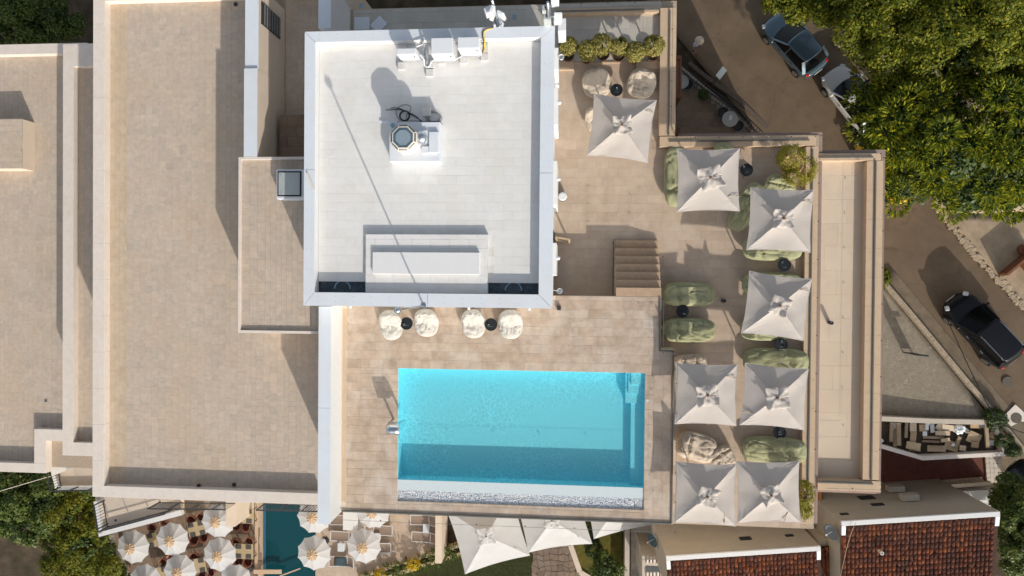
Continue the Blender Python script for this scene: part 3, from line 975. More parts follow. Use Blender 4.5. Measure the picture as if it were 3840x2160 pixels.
balustrade('glass_balustrade', 'clear glass panel on the right of the stone steps', [v2(sxb + .04, dyn + .03, LT), v2(sxb + .04, ys[2], LT)], LT + .35, n=2)


def parapet(name, label, r, z, h, run, m=M_TANCOP, glass=True, gn=4):
    root = thing(name, label, 'parapet', (r[0], r[1], z))
    L_ = max(r[2] - r[0], r[3] - r[1])
    k = max(1, round(L_ / 1.1))
    for i in range(k):
        if r[2] - r[0] > r[3] - r[1]:
            a, b = r[0] + L_ * i / k + .002, r[0] + L_ * (i + 1) / k - .002
            mb = MB(); mb.box(a, r[1], z - .3, b, r[3], z + h)
        else:
            a, b = r[1] + L_ * i / k + .002, r[1] + L_ * (i + 1) / k - .002
            mb = MB(); mb.box(r[0], a, z - .3, r[2], b, z + h)
        mb.build('coping_stone', m, root, bevel=.006)
    if run:
        balustrade('glass_balustrade', 'glass balustrade on the ' + label, [Vector(p) for p in run], z + h, h=.72, n=gn, posts=True)
    return root


za = LT + .28
pn = rect(2085, 29, 2472, 50, za)
parapet('parapet', 'tan parapet behind the grey slabs at the top of the terrace', pn, LT, .28, [(pn[0], (pn[1] + pn[3]) / 2, 0), (pn[2], (pn[1] + pn[3]) / 2, 0)])
pe = rect(2474, 29, 2534, 508, za)
parapet('parapet', 'tan parapet on the right of the row of round shrubs', pe, LT, .28, [(pe[0] + .35, pe[1], 0), (pe[0] + .35, pe[3] - .1, 0)], gn=5)
pn2 = rect(2474, 509, 3060, 548, za)
parapet('parapet', 'tan parapet above the potted olive', pn2, LT, .281, [(pn2[0] + .35, pn2[1] + .2, 0), (pn2[2] - .25, pn2[1] + .2, 0)], gn=6)
pe2 = rect(3014, 549, 3060, 1965, za)
parapet('parapet', 'long tan parapet between the parasols and the pale side terrace', pe2, LT, .28, [(pe2[0] + .22, pe2[3] - .1, 0), (pe2[0] + .22, pe2[1] + .2, 0)], gn=10)
M_CORNICE = mat('brown_cornice', (.30, .225, .19), rough=.8, var=.1, scale=4)
mb = MB(); b = rect(3060, 505, 3072, 1965, LT); mb.box(te[2] + .001, b[1], LT - .35, te[2] + .14, b[3], LT - .05); mb.build('cornice', M_CORNICE, ter)
mb = MB(); mb.box(nx1 + .7, te[3] + .001, LT - .35, te[2] + .14, te[3] + .12, LT - .05); mb.build('cornice', M_CORNICE, ter)

# pale side terrace
side = thing('side_terrace', 'narrow pale empty terrace at the right end of the hotel', 'terrace', tuple(P(3160, 1200, LT)))
sz = LT - .35
sd = rect(3060, 571, 3304, 1842, LT - .1)
mb = MB(); mb.box(te[2] + .15, sd[1], -10.2, sd[2], sd[3], sz - .02); mb.build('terrace_mass', M_STUCCO, side)
tiles(side, (te[2] + .151, sd[1] + .2, sd[2] - .3, sd[3] - .15), sz, M_PALE, rows=.9, widths=(1.2, 1.5), gap=.003, name='pale_slab', thick=.019)
for nm, r, run, lab in (('n', rect(3066, 575, 3304, 602, LT), 1, 'pale parapet at the top of the narrow side terrace'), ('e', rect(3243, 603, 3304, 1800, LT), 2, 'pale parapet along the right edge of the narrow side terrace'), ('s', rect(3066, 1801, 3304, 1841, LT), 3, 'pale parapet at the bottom of the narrow side terrace')):
    rr = {1: [(r[0], r[1] + .12, 0), (r[2] - .3, r[1] + .12, 0)], 2: [(r[0] + .3, r[1], 0), (r[0] + .3, r[3], 0)], 3: [(r[0], r[3] - .1, 0), (r[2] - .3, r[3] - .1, 0)]}[run]
    parapet('parapet', lab, r, sz, .35, rr, gn=(2, 9, 2)[run - 1])
for b in ((sd[2] + .001, sd[1] - .1, sd[2] + .15, sd[3] + .12), (te[2] + .16, sd[3] + .001, sd[2], sd[3] + .12), (te[2] + .16, sd[1] - .12, sd[2], sd[1] - .001)):
    mb = MB(); mb.box(b[0], b[1], LT - .75, b[2], b[3], LT - .28); mb.build('cornice', M_CORNICE, side)

# ------------------------------------------------------------------ left roof, annex, passage
lrb = thing('hotel_wing', 'hotel wing with a large bare sandstone paved flat roof', 'building', tuple(P(650, 900, LR)))
o_ = rect(348, -60, 1200, 1878, LRC)
lx0, ly0_, lx1, ly1_ = o_
mb = MB(); mb.box(lx0, ly0_, -10.4, lx1 + 1.2, ly1_, LR - .022); mb.build('wall', M_STUCCO, lrb)
lin = rect(391, -8, 1195, 1836, LRC)
nsegs = 14
for i in range(nsegs):
    a, b = ly0_ + (ly1_ - ly0_) * i / nsegs, ly0_ + (ly1_ - ly0_) * (i + 1) / nsegs
    mb = MB(); mb.box(lx0, a + .002, LR - .021, lin[0], b - .002, LRC); mb.build('coping_stone', M_COPING, lrb, bevel=.006)
for i in range(7):
    L_ = lx1 - lin[0]
    mb = MB(); mb.box(lin[0] + .002 + L_ * i / 7, ly0_, LR - .021, lin[0] + L_ * (i + 1) / 7 - .002, lin[1], LRC - .002); mb.build('coping_stone', M_COPING, lrb, bevel=.006)
mb = MB(); mb.box(lin[0] + .002, lin[3], LR - .021, lx1, ly1_, LRC - .002); mb.build('coping_stone', M_COPING, lrb)
mb = MB(); mb.box(lin[0], lin[1], LR - .021, lx1 + 1.19, lin[3], LR - .006); mb.build('roof_bed', M_JOINT, lrb)
av = rect(893, 588, 1200, 1250, ANN)
mw = rect(918, -60, 965, 588, ANN)
wbx = P(475, 900, LR).x
tiles(lrb, (lin[0] + .005, lin[1] + .005, wbx, lin[3] - .005), LR, M_SANDW, rows=(.21, .3, .3), widths=(.3, .44, .6), gap=.004, vertical=True, name='roof_tile', most=70, jit=.001)
tiles(lrb, (wbx, lin[1] + .005, lx1 + 1.18, lin[3] - .005), LR, M_SAND, rows=(.21, .3, .3), widths=(.21, .21, .3, .44), gap=.004, vertical=True, name='roof_tile', most=230, near=(-14, 2), jit=.001,
      keep=lambda x, y, r: not (av[0] + .1 < x and av[1] + .1 < y < av[3]) and not (mw[0] + .05 < x < mw[2] - .05 and y > mw[1]))
ymid = P(940, 257, ANN).y
mb = MB(); mb.box(mw[0], mw[1] + .004, LR, mw[2], ymid - .003, ANN); mb.build('party_wall', M_STUCCO, lrb)
mb = MB(); mb.box(mw[0] + .01, ymid + .003, LR, mw[2] - .01, mw[3], ANN - .07); mb.build('party_wall', M_STUCCO, lrb)
for a, b, zt in ((mw[1] + .004, ymid - .003, ANN), (ymid + .003, mw[3], ANN - .07)):
    mb = MB(); mb.box(mw[0] - .015, a, zt + .001, mw[2] + .015, b, zt + .025); mb.build('wall_coping', M_METALW, lrb)
# louvred window in the party wall
wa, wb = P(1010, 120, 10.7).y, P(1010, 40, 10.7).y
mb = MB(); mb.box(mw[2] - .005, wa, 9.9, mw[2] + .03, wb, 11.55); wnd = mb.build('window', M_DARK, lrb)
for i in range(7):
    mb = MB(); mb.obox((mw[2] + .045, (wa + wb) / 2, 10.02 + i * .22), .05, wb - wa - .06, .02, ry=.6); mb.build('louvre', M_RAIL, wnd)
mb = MB(); b = rect(1047, 429, 1150, 588, LR + .9); mb.box(b[0], b[1], LR, b[2] + .6, b[3], LR + .87); mb.build('landing', M_STUCCOD, lrb)
tiles(lrb, (b[0], b[1], b[2] + .6, b[3]), LR + .892, M_PATIO, rows=.4, widths=(.4,), gap=.005, name='landing_tile', most=40)
nwl = rect(1195, -60, 1240, 106, 12.2)
mb = MB(); mb.box(nwl[0], nwl[1], LR - .1, nwl[2], nwl[3], 12.17); mb.build('end_wall', M_WWALL, lrb)
mb = MB(); mb.box(nwl[0] - .01, nwl[1], 12.171, nwl[2] + .01, nwl[3], 12.2); mb.build('wall_coping', M_METALW, lrb)
mb = MB(); mb.obox(tuple(P(745, 1820, LR + .05)), .1, .1, .1); mb.build('drain', M_DARK, lrb)
for px, py in ((884, 17), (878, 1817)):
    c = P(px, py, LR); mb = MB(); mb.lathe([(.085, 0), (.085, .03), (.05, .05), (.02, .055)], (c.x, c.y, LR), 14); mb.build('roof_drain', M_DARK, lrb)

ann = thing('roof_annex', 'raised sandstone annex roof with a thin white kerb left of the pavilion', 'building', ((av[0] + av[2]) / 2, (av[1] + av[3]) / 2, LR))
mb = MB(); mb.box(av[0] + .006, av[1] + .006, LR + .001, av[2], av[3] - .006, ANN - .13); mb.build('wall', M_STUCCO, ann)
mb = MB(); mb.box(av[0] + .006, av[1] + .006, ANN - .129, av[2], av[3] - .006, ANN - .12); mb.build('roof_bed', M_JOINT, ann)
kw_ = .1
for b in ((av[0], av[1], av[0] + kw_, av[3]), (av[0] + kw_ + .002, av[1], av[2], av[1] + kw_), (av[0] + kw_ + .002, av[3] - kw_, av[2], av[3])):
    mb = MB(); mb.box(b[0], b[1], ANN - .4, b[2], b[3], ANN); mb.build('kerb', M_COPING, ann, bevel=.005)
tiles(ann, (av[0] + kw_ + .004, av[1] + kw_ + .004, av[2], av[3] - kw_ - .004), ANN - .1, M_SAND, rows=(.21, .3), widths=(.21, .3, .44), gap=.004, vertical=True, name='roof_tile', most=250, jit=.001)

# far left roof (lower) with its dividing wall and the narrow shaft
far = thing('neighbour_wing', 'lower hotel wing with a sandstone roof cut by the left edge of the picture', 'building', tuple(P(100, 900, FAR)))
fr = rect(-90, 165, 237, 1770, FARC)
mb = MB(); mb.box(fr[0], fr[1] + 1.4, -10.4, fr[2] + 2.2, fr[3], FAR - .022); mb.build('wall', M_STUCCO, far)
fp = rect(-90, 1735, 172, 1770, FARC); fq = rect(128, 1610, 237, 1653, FARC)
mb = MB(); mb.box(fr[0], fp[1], -10.3, fp[2], fr[1] + 1.4, FAR - .023); mb.build('wall', M_STUCCO, far)
ft = rect(-90, 165, 300, 203, FARC)
mb = MB(); mb.box(ft[0], ft[1], FAR - .02, ft[2] + .4, ft[3], FARC); mb.build('coping_stone', M_COPING, far, bevel=.006)
mb = MB(); mb.box(fp[0], fp[1], FAR - .02, fp[2], fp[3], FARC); mb.build('coping_stone', M_COPING, far, bevel=.006)
fc = rect(128, 1654, 172, 1735, FARC)
mb = MB(); mb.box(fc[0], fp[3] + .003, FAR - .02, fp[2], fq[3] - .002, FARC - .002); mb.build('coping_stone', M_COPING, far, bevel=.006)
mb = MB(); mb.box(fp[2] + .003, fq[1], FAR - .02, fq[2] + .3, fq[3], FARC - .003); mb.build('coping_stone', M_COPING, far, bevel=.006)
mb = MB(); mb.box(fp[2] - .02, fq[1] - 2.0, -10.2, fp[2] + .001, fq[1] - .001, FAR - .02); mb.build('side_face', M_WWALL, far)
d5 = rect(235, 165, 275, 1708, W235)
mb = MB(); mb.box(d5[0], d5[1], -10.2, d5[2], d5[3], W235); mb.build('dividing_wall', M_COPING, far, bevel=.008)
gf = rect(276, 248, 348, 1660, W235)
mb = MB(); mb.box(d5[2] + .002, gf[1], -10.1, lx0 + .6, gf[3], GAPF - .02); mb.build('shaft_floor', M_STUCCO, far)
tiles(far, (d5[2] + .003, gf[1] + .003, lx0 + .5, gf[3] - .003), GAPF, M_SAND, rows=(.3,), widths=(.3, .44), gap=.004, vertical=True, name='shaft_tile', most=80)
mb = MB(); mb.box(d5[2] + .003, d5[1], -10, lx0 + .5, gf[1] - .002, W235 - .004); mb.build('shaft_end', M_COPING, far)
mb = MB(); mb.box(d5[2] + .003, gf[3] + .002, -10, lx0 + .5, d5[3], W235 - .004); mb.build('shaft_end', M_COPING, far)
mb = MB(); mb.box(fr[0], fr[1] + .2, FAR - .021, d5[0], ft[1], FAR - .012); mb.build('roof_bed', M_JOINT, far)
tiles(far, (fr[0], fp[3] + .005, d5[0], ft[1] - .004), FAR, M_SAND, rows=(.24, .34), widths=(.24, .34, .5), gap=.005, vertical=True, name='roof_tile', most=300, near=(-20, 0),
      keep=lambda x, y, r: not (x > fc[0] and y < fq[3]))
bxr = rect(-60, 447, 82, 632, FAR + .85)
hut = thing('roof_hut', 'low stone topped roof box with cream side at the left picture edge', 'roof box', (bxr[0], bxr[1], FAR))
mb = MB(); mb.box(bxr[0], bxr[1], FAR + .001, bxr[2], bxr[3], FAR + .79); mb.build('wall', M_STUCCO, hut)
tiles(hut, (bxr[0], bxr[1], bxr[2] + .01, bxr[3] + .01), FAR + .85, M_SAND, rows=.32, widths=(.32, .5), gap=.004, thick=.055, name='top_slab')
c = P(172, 1503, FAR); mb = MB(); mb.box(c.x - .07, c.y - .07, FAR, c.x + .07, c.y + .07, FAR + .02); mb.build('roof_drain', M_RAIL, far)

# ------------------------------------------------------------------ square parasols
def parasol(label, corners, fin, zr, zp, floor, cloth, strap=None, seed=0, big=False, ribs=4, cap=True):
    rs = random.Random(seed)
    C = [P(x, y, zr) for x, y in corners]
    top = P(fin[0], fin[1], zp)
    ctr = sum(C, Vector()) / 4
    ctr = Vector((top.x * .6 + ctr.x * .4, top.y * .6 + ctr.y * .4, zp))
    root = thing('square_parasol', label, 'parasol', (ctr.x, ctr.y, floor), 'square parasols of the hotel' if not big else 'large parasols below the pool')
    mb = MB()
    n = 12
    for s in range(4):
        a, b = C[s], C[(s + 1) % 4]

        def fn(u, v, a=a, b=b):
            e = a * (1 - u) + b * u
            k = 1 - (2 * u - 1) ** 2
            e = e + (Vector((ctr.x, ctr.y, e.z)) - e) * .055 * k
            p = ctr * (1 - v) + e * v
            p.z -= (.03 + .012 * (seed % 5)) * math.sin(PI * v) * k
            p.z += .02 * noise.noise(Vector((p.x * 2.2 + seed, p.y * 2.2, seed * 1.0))) + .010 * (1 - k) * v * math.sin(26 * u * v + seed * 3 + 9 * noise.noise(p * 2))
            return p
        mb.grid(fn, n, n)
    canopy = mb.build('canopy', cloth, root, solid=.006)
    hm = MB()
    for s in range(4):
        a, b = C[s], C[(s + 1) % 4]
        prev = []
        for i in range(13):
            u = i / 12
            e = a * (1 - u) + b * u
            k = 1 - (2 * u - 1) ** 2
            e = e + (Vector((ctr.x, ctr.y, e.z)) - e) * .055 * k
            prev.append(e + Vector((0, 0, -.004)))
        hm.tube(prev, .012, 5)
    hm.build('hem', cloth, canopy)
    if cap:
        R_ = (.40 if not big else .62) * rs.uniform(.84, 1.1)
        cm = MB()
        ph = math.atan2(C[1].y - C[0].y, C[1].x - C[0].x) + rs.uniform(-.3, .3)
        lob = [rs.uniform(.6, 1.25) for _ in range(8)]

        def cf(u, v):
            t = 2 * PI * u
            sq = 1.0 / max(abs(math.cos(t)), abs(math.sin(t)))
            r = R_ * v * sq * .92 * (1 + .05 * math.sin(9 * t + seed))
            w = abs(math.cos(2 * t)) ** 1.2
            z = .10 * (1 - v * .7) + .17 * lob[int(u * 7.99)] * max(0, 1 - w * 1.6) * v ** 2.2 * (1 if not big else .5)
            q = Vector((r * math.cos(t), r * math.sin(t), seed * 1.3))
            z += .055 * noise.noise(q * 7) + .03 * (1 - abs(noise.noise(q * 11))) ** 3
            x, y = r * math.cos(t), r * math.sin(t)
            return (ctr.x + x * math.cos(ph) - y * math.sin(ph), ctr.y + x * math.sin(ph) + y * math.cos(ph), zp - .03 + z)
        cm.grid(cf, 48, 8)
        cm.build('vent_cap', cloth, root, smooth=True, solid=.006)
    mb = MB(); mb.lathe([(.045, 0), (.05, .03), (.035, .05), (.02, .055)], (ctr.x, ctr.y, zp + .07), 12)
    mb.build('finial', M_WOODBROWN, root)
    mb = MB(); mb.tube([(ctr.x, ctr.y, floor), (ctr.x, ctr.y, zp + .05)], .028 if not big else .04, 10); mb.build('pole', M_WOODTAN, root, smooth=True)
    mb = MB(); mb.obox((ctr.x, ctr.y, floor + .05), .5, .5, .09); mb.build('base', M_DARK, root, bevel=.02)
    for s in range(4):
        mb = MB(); mb.bar(Vector((ctr.x, ctr.y, zp - .07)), C[s] + Vector((0, 0, -.03)), .02, .03); mb.build('rib', M_WOODTAN, root)
    if strap:
        p = Vector(P(strap[0], strap[1], (zr + zp) / 2 - .1)); q = Vector(P(strap[2], strap[3], zr + .02))
        mb = MB()
        mb.tube([p + (q - p) * t + Vector((0, 0, .05 + .02 * math.sin(9 * t))) for t in np.linspace(0, 1, 8)], .011, 4)
        mb.tube([p + (q - p) * t + Vector((.01, .05 * math.sin(PI * t), .05)) for t in np.linspace(0, 1, 8)], .009, 4)
        mb.obox(tuple(p + (q - p) * .75 + Vector((0, 0, .07))), .03, .03, .02)
        mb.build('tie_strap', M_BAGB, root)
    return root


UM = [
    ('tilted square parasol beside the two beige bean bags below the shrubs', [(2228, 351), (2462, 376), (2429, 610), (2201, 582)], (2332, 469), (2420, 418, 2450, 424)),
    ('square parasol directly left of the potted olive and its black table', [(2539, 558), (2774, 556), (2773, 792), (2537, 795)], (2662, 666), (2727, 738, 2771, 737)),
    ('square parasol directly below the potted olive', [(2814, 702), (3053, 712), (3039, 947), (2799, 937)], (2935, 819), (3006, 755, 3046, 764)),
    ('most tilted square parasol, right of the two shaded green loungers', [(2810, 1016), (3045, 1046), (3015, 1279), (2779, 1249)], (2921, 1144), (2998, 1086, 3035, 1092)),
    ('square parasol next to the glass edge above the beige lounger bag', [(2534, 1360), (2765, 1367), (2761, 1597), (2529, 1590)], (2651, 1480), (2722, 1410, 2760, 1418)),
    ('square parasol above the green lounger with folds and a black table', [(2795, 1361), (3032, 1383), (3016, 1613), (2774, 1593)], (2911, 1489), (2830, 1552, 2778, 1542)),
    ('bottom left of the two lowest square parasols, at the glass corner', [(2534, 1730), (2759, 1743), (2759, 1974), (2525, 1961)], (2652, 1859), (2715, 1925, 2716, 1965)),
    ('bottom right square parasol touching the green shrub', [(2761, 1731), (2997, 1729), (3004, 1960), (2766, 1961)], (2888, 1854), (2954, 1915, 2937, 1955)),
]
for i, (lab, cs, fn_, stp) in enumerate(UM):
    parasol(lab, cs, fn_, LT + 2.0, LT + 2.4, LT, M_CLOTH, stp, seed=i + 1)
BP = [
    ('leftmost large white parasol below the pool, with a folded vent flap', [(1674, 1912), (1922, 1838), (1987, 2083), (1744, 2153)], (1824, 2007), (1925, 2052, 1955, 2057)),
    ('middle large white parasol below the pool balustrade', [(1916, 1826), (2158, 1796), (2221, 2039), (1981, 2072)], (2071, 1953), (2165, 2010, 2180, 2022)),
    ('rightmost large white parasol below the pool, half hidden by the glass edge', [(2170, 1784), (2412, 1720), (2484, 1962), (2227, 2021)], (2322, 1890), None),
]
for i, (lab, cs, fn_, stp) in enumerate(BP):
    parasol(lab, cs, fn_, -7.0, -6.2, RT - .3, M_CLOTHW, stp, seed=30 + i, big=True)


# ------------------------------------------------------------------ bean bags and loungers
def bag(label, px, py, wpx, lpx, rot, m, z, seed, h=(.45, .85), name='bean_bag', cat='bean bag', group='bean bags', flat=0.0, folds=1.0):
    zc = z + .35
    c = P(px, py, zc)
    w, l = wpx / S(zc) / 2, lpx / S(zc) / 2
    root = thing(name, label, cat, (c.x, c.y, z), group)
    mb = MB()
    sd = Vector((seed * 3.1, seed * 1.7, seed * .9))

    def fn(u, v):
        t, f = 2 * PI * u, PI * v
        sx, sy, szz = math.sin(f) * math.cos(t), math.sin(f) * math.sin(t), math.cos(f)
        ex_ = .6 if flat else .86
        qx = math.copysign(abs(sx) ** ex_, sx); qy = math.copysign(abs(sy) ** ex_, sy)
        nrm = max(1e-6, (abs(qx) ** (2.6 if flat else 2.2) + abs(qy) ** (2.6 if flat else 2.2)) ** (1 / 2.2))
        x, y = qx * w, qy * l
        hh = h[0] + (h[1] - h[0]) * sstep(-.2, .75, qy)
        zz = (szz + 1) / 2
        zz = (zz ** .8) * hh
        p = Vector((x, y, zz))
        q = Vector((qx, qy, szz)) * 1.6 + sd
        n1 = noise.noise(q * 1.3)
        n2 = noise.noise(Vector((q.x * 1.5, q.y * .7, q.z * .8)) + sd)
        n3 = noise.noise(Vector((q.x * .7, q.y * 1.7, q.z * .8)) - sd)
        rid = -(1 - abs(n2)) ** 14 * .045 - (1 - abs(n3)) ** 14 * .045 + .02
        k = folds * sstep(.05, .55, szz)
        d = Vector((qx, qy, szz * 1.2)).normalized()
        k2 = .25 + .75 * sstep(0, .6, szz)
        p += d * (n1 * .035 * k2 + (rid - .012) * k)
        # seam pucker near the back
        if flat:
            p.z -= .13 * math.exp(-((qy - .42 - .08 * qx) / .07) ** 2) * max(0, szz)
            p.z += .03 * math.sin(qx * 3 + seed) * max(0, szz)
        a = Vector((qx - .05, qy - .45, 0)).length
        p.z -= .07 * min(1, folds) * math.exp(-(a * 3.6) ** 2) * max(0, szz)
        p.z = max(.0, p.z)
        return (p.x, p.y, p.z)
    mb.grid(fn, 64, 40)
    rotm = Matrix.Rotation(rot, 3, 'Z')
    mb.v = [tuple(rotm @ Vector(p)) for p in mb.v]
    body = mb.build('cover', m, root, local=True, smooth=True)
    if body.data.polygons[len(body.data.polygons) // 2].normal.z < 0 or True:
        bm = bmesh.new(); bm.from_mesh(body.data); bmesh.ops.remove_doubles(bm, verts=bm.verts, dist=.0005); bmesh.ops.recalc_face_normals(bm, faces=bm.faces); bm.to_mesh(body.data); bm.free()
        body.data.polygons.foreach_set('use_smooth', [True] * len(body.data.polygons))
    hd = MB()
    pt = rotm @ Vector((.02, l * .45, 0))
    hd.tube([pt + Vector((.07 * math.cos(t), .03 * math.sin(t), h[1] * .93 + .02)) for t in np.linspace(0, 2 * PI, 10)], .012, 5)
    hd.build('handle', m, root, local=True)
    return root


bag('leftmost white bean bag in front of the pavilion by the pool', 1465, 1219, 92, 116, .06, M_BAGW, PD, 1)
bag('white bean bag right of the first black table, left of centre', 1598, 1211, 96, 108, -.05, M_BAGW, PD, 2)
bag('white bean bag left of the second black table by the pool', 1775, 1214, 92, 112, .1, M_BAGW, PD, 3)
bag('rightmost white bean bag in the row by the pool', 1914, 1216, 94, 112, 0, M_BAGW, PD, 4)
bag('beige bean bag left of the black table below the shrubs', 2238, 312, 108, 108, .35, M_BAGB, LT, 5)
bag('beige bean bag right of the black table below the shrubs', 2405, 314, 106, 106, -.3, M_BAGB, LT, 6)
bag('beige bean bag peeping out under the left side of the top parasol', 2236, 447, 84, 96, .2, M_BAGB, LT, 7)
lg = dict(name='lounger_bag', cat='lounger bag', group='soft lounger bags on the terrace', flat=1.0, folds=1.2)
bag('green lounger bag under the left edge of the parasol beside the stairs parapet', 2538, 662, 92, 225, PI, M_BAGG, LT, 11, h=(.42, .62), **lg)
bag('small green bag showing above the parasol left of the olive', 2712, 590, 76, 104, 0, M_BAGG, LT, 12, h=(.5, .75), **lg)
bag('green lounger bag between the two upper parasols, mostly hidden', 2800, 775, 80, 190, -.5, M_BAGG, LT, 13, h=(.42, .62), **lg)
bag('green lounger bag with a pointed end just below the olive pot', 2915, 720, 110, 120, -.3, M_BAGG, LT, 14, h=(.42, .8), **lg)
bag('green lounger bag showing below the parasol under the olive', 2898, 930, 92, 215, PI / 2, M_BAGG, LT, 15, h=(.42, .62), **lg)
bag('green lounger bag showing above the most tilted parasol', 2897, 1066, 88, 218, PI / 2, M_BAGG, LT, 16, h=(.42, .62), **lg)
bag('upper of the two shaded green lounger bags at the glass wall', 2582, 1103, 90, 195, PI / 2, M_BAGG, LT, 17, h=(.45, .7), **lg)
bag('lower of the two shaded green lounger bags at the glass wall', 2582, 1238, 90, 196, PI / 2, M_BAGG, LT, 18, h=(.45, .7), **lg)
bag('sliver of a green lounger bag below the most tilted parasol', 2880, 1232, 90, 200, PI / 2, M_BAGG, LT, 19, h=(.42, .62), **lg)
bag('green lounger bag with vertical folds left of a long parapet', 2908, 1354, 96, 228, PI / 2 * 3, M_BAGG, LT, 20, h=(.45, .75), **lg)
bag('green lounger bag below a black table and above the bottom right parasol', 2902, 1688, 98, 226, PI / 2 * 3, M_BAGG, LT, 21, h=(.45, .75), **lg)
bag('crumpled beige lounger bag between the two left parasols', 2611, 1676, 104, 150, PI / 2 - .3, M_BAGB, LT, 22, h=(.5, .8), **lg)
bag('small crumpled beige bag touching the bottom left parasol', 2712, 1722, 90, 92, .5, M_BAGB, LT, 23, h=(.4, .5), **lg)
bag('beige lounger bag peeping above the parasol by the glass edge', 2588, 1366, 74, 118, PI / 2 * 3 + .1, M_BAGB, LT, 24, h=(.45, .7), **lg)


# ------------------------------------------------------------------ small black tables with glasses
M_DRINK = glass_mat('drinking_glass', (.75, .84, .86), .3, .05)


def side_table(label, px, py, z, gx_, gy_, item='glass'):
    zc = z + .42
    c = P(px, py, zc)
    root = thing('side_table', label, 'side table', (c.x, c.y, z), 'small round black tables')
    mb = MB(); mb.lathe([(.215, 0), (.235, .004), (.235, .03), (.222, .034), (.218, .022), (0.001, .022)], (c.x, c.y, zc - .03), 32); mb.build('table_top', M_BLACK, root, smooth=False)
    for i in range(3):
        t = 2 * PI * i / 3 + .4
        mb = MB(); mb.tube([(c.x + .12 * math.cos(t), c.y + .12 * math.sin(t), zc - .03), (c.x + .25 * math.cos(t), c.y + .25 * math.sin(t), z)], .008, 6); mb.build('leg', M_DARK, root)
    if item:
        g_ = P(gx_, gy_, zc + .06)
        mb = MB(); mb.lathe([(.036, 0), (.044, .10), (.040, .10), (.033, .008), (.001, .008)], (g_.x, g_.y, zc - .005), 16)
        o = mb.build('glass', M_DRINK, None, smooth=True)
        tag(o, 'drinking glass on the ' + label.replace('round ', ''), 'glass', 'drinking glasses')
        mb = MB(); mb.bar((c.x - .05, c.y - .07, zc - .003), (c.x + .08, c.y - .085, zc - .003), .012, .006)
        tag(mb.build('black_tray_clip', M_CHROME if item == 'clip' else M_RAIL), 'thin strip on the ' + label.replace('round ', ''), 'strip')
    return root


side_table('round black table between the first pair of white bean bags', 1524, 1213, PD, 1517, 1218)
side_table('round black table between the second pair of white bean bags', 1841, 1217, PD, 1833, 1221)
side_table('round black table between the two beige bean bags', 2312, 337, LT, 2314, 333)
side_table('round black table left of the potted olive', 2800, 637, LT, 2790, 625)
side_table('round black table below the parasol under the olive', 2942, 994, LT, 2934, 984, 'clip')
side_table('round black table between the two shaded green loungers', 2560, 1167, LT, 2566, 1177)
side_table('round black table below the most tilted parasol', 2929, 1293, LT, 2931, 1281, 'clip')
side_table('round black table above the lowest green lounger', 2924, 1622, LT, 2924, 1620, 'clip')


# small posts, stool, skimmer, drains
for lab, px, py, z in (('short black bollard light in the middle of the lower terrace', 2716, 1128, LT), ('short black bollard light on the pale side terrace', 3119, 1211, LT - .35)):
    c = P(px, py, z + .3)
    mb = MB(); mb.lathe([(.05, 0), (.05, .02), (.07, .03), (.075, .3), (.06, .32), (.055, .31), (.01, .29)], (c.x, c.y, z), 16)
    tag(mb.build('bollard_light', M_DARK, smooth=False), lab, 'bollard light')
c = P(2110, 737, LT + .45)
st_ = thing('stool', 'round white topped stool with dark wicker body by the pavilion wall', 'stool', (c.x, c.y, LT))
mb = MB(); mb.lathe([(.15, 0), (.17, .2), (.155, .42)], (c.x, c.y, LT), 20); mb.build('body', mat('wicker', (.09, .07, .055), rough=.9, var=.6, scale=60), st_)
mb = MB(); mb.lathe([(.165, 0), (.17, .02), (.165, .05), (.12, .065)], (c.x, c.y, LT + .42), 24); mb.build('cushion', M_WHITE, st_)
c = P(2428, 1502, PD)
mb = MB(); mb.lathe([(.05, 0), (.05, .012), (.03, .014), (.028, .004)], (c.x, c.y, PD + .001), 18); tag(mb.build('skimmer_lid', M_PLASTIC), 'small round white lid beside the pool steps', 'lid')
c = P(2096, 1155, PD + .05)
mb = MB(); mb.box(c.x - .07, c.y - .08, PD, c.x + .07, c.y + .08, PD + .1); tag(mb.build('floor_socket', M_DARK, bevel=.01), 'small dark floor box at the pavilion corner', 'box')
# steel water spout
c0, c1 = P(1482, 1632, PD + .5), P(1482, 1592, PD + .9)
sp = thing('water_spout', 'curved brushed steel water blade on the left edge of the pool', 'fountain', (c0.x, c0.y, PD))
w2 = 50 / S(PD + .8) / 2
mb = MB()
cy_ = P(1482, 1612, PD + .8).y


def blade(u, v):
    t = -.35 + u * (PI * 1.05)
    y = cy_ + .23 * math.cos(t) * 1.0
    z = PD + .55 + .34 * math.sin(t) + (.0)
    x = c0.x - w2 + 2 * w2 * v
    return (x, y, z)


mb.grid(blade, 20, 3)
mb.build('blade', M_STEEL, sp, smooth=True, solid=.012)
mb = MB(); y_ = cy_ + .23 * math.cos(-.35); mb.box(c0.x - w2, y_ - .02, PD, c0.x - w2 + .08, y_ + .02, PD + .47); mb.build('stem', M_STEEL, sp)
mb = MB(); mb.box(c0.x + w2 - .08, y_ - .02, PD, c0.x + w2, y_ + .02, PD + .47); mb.build('stem', M_STEEL, sp)

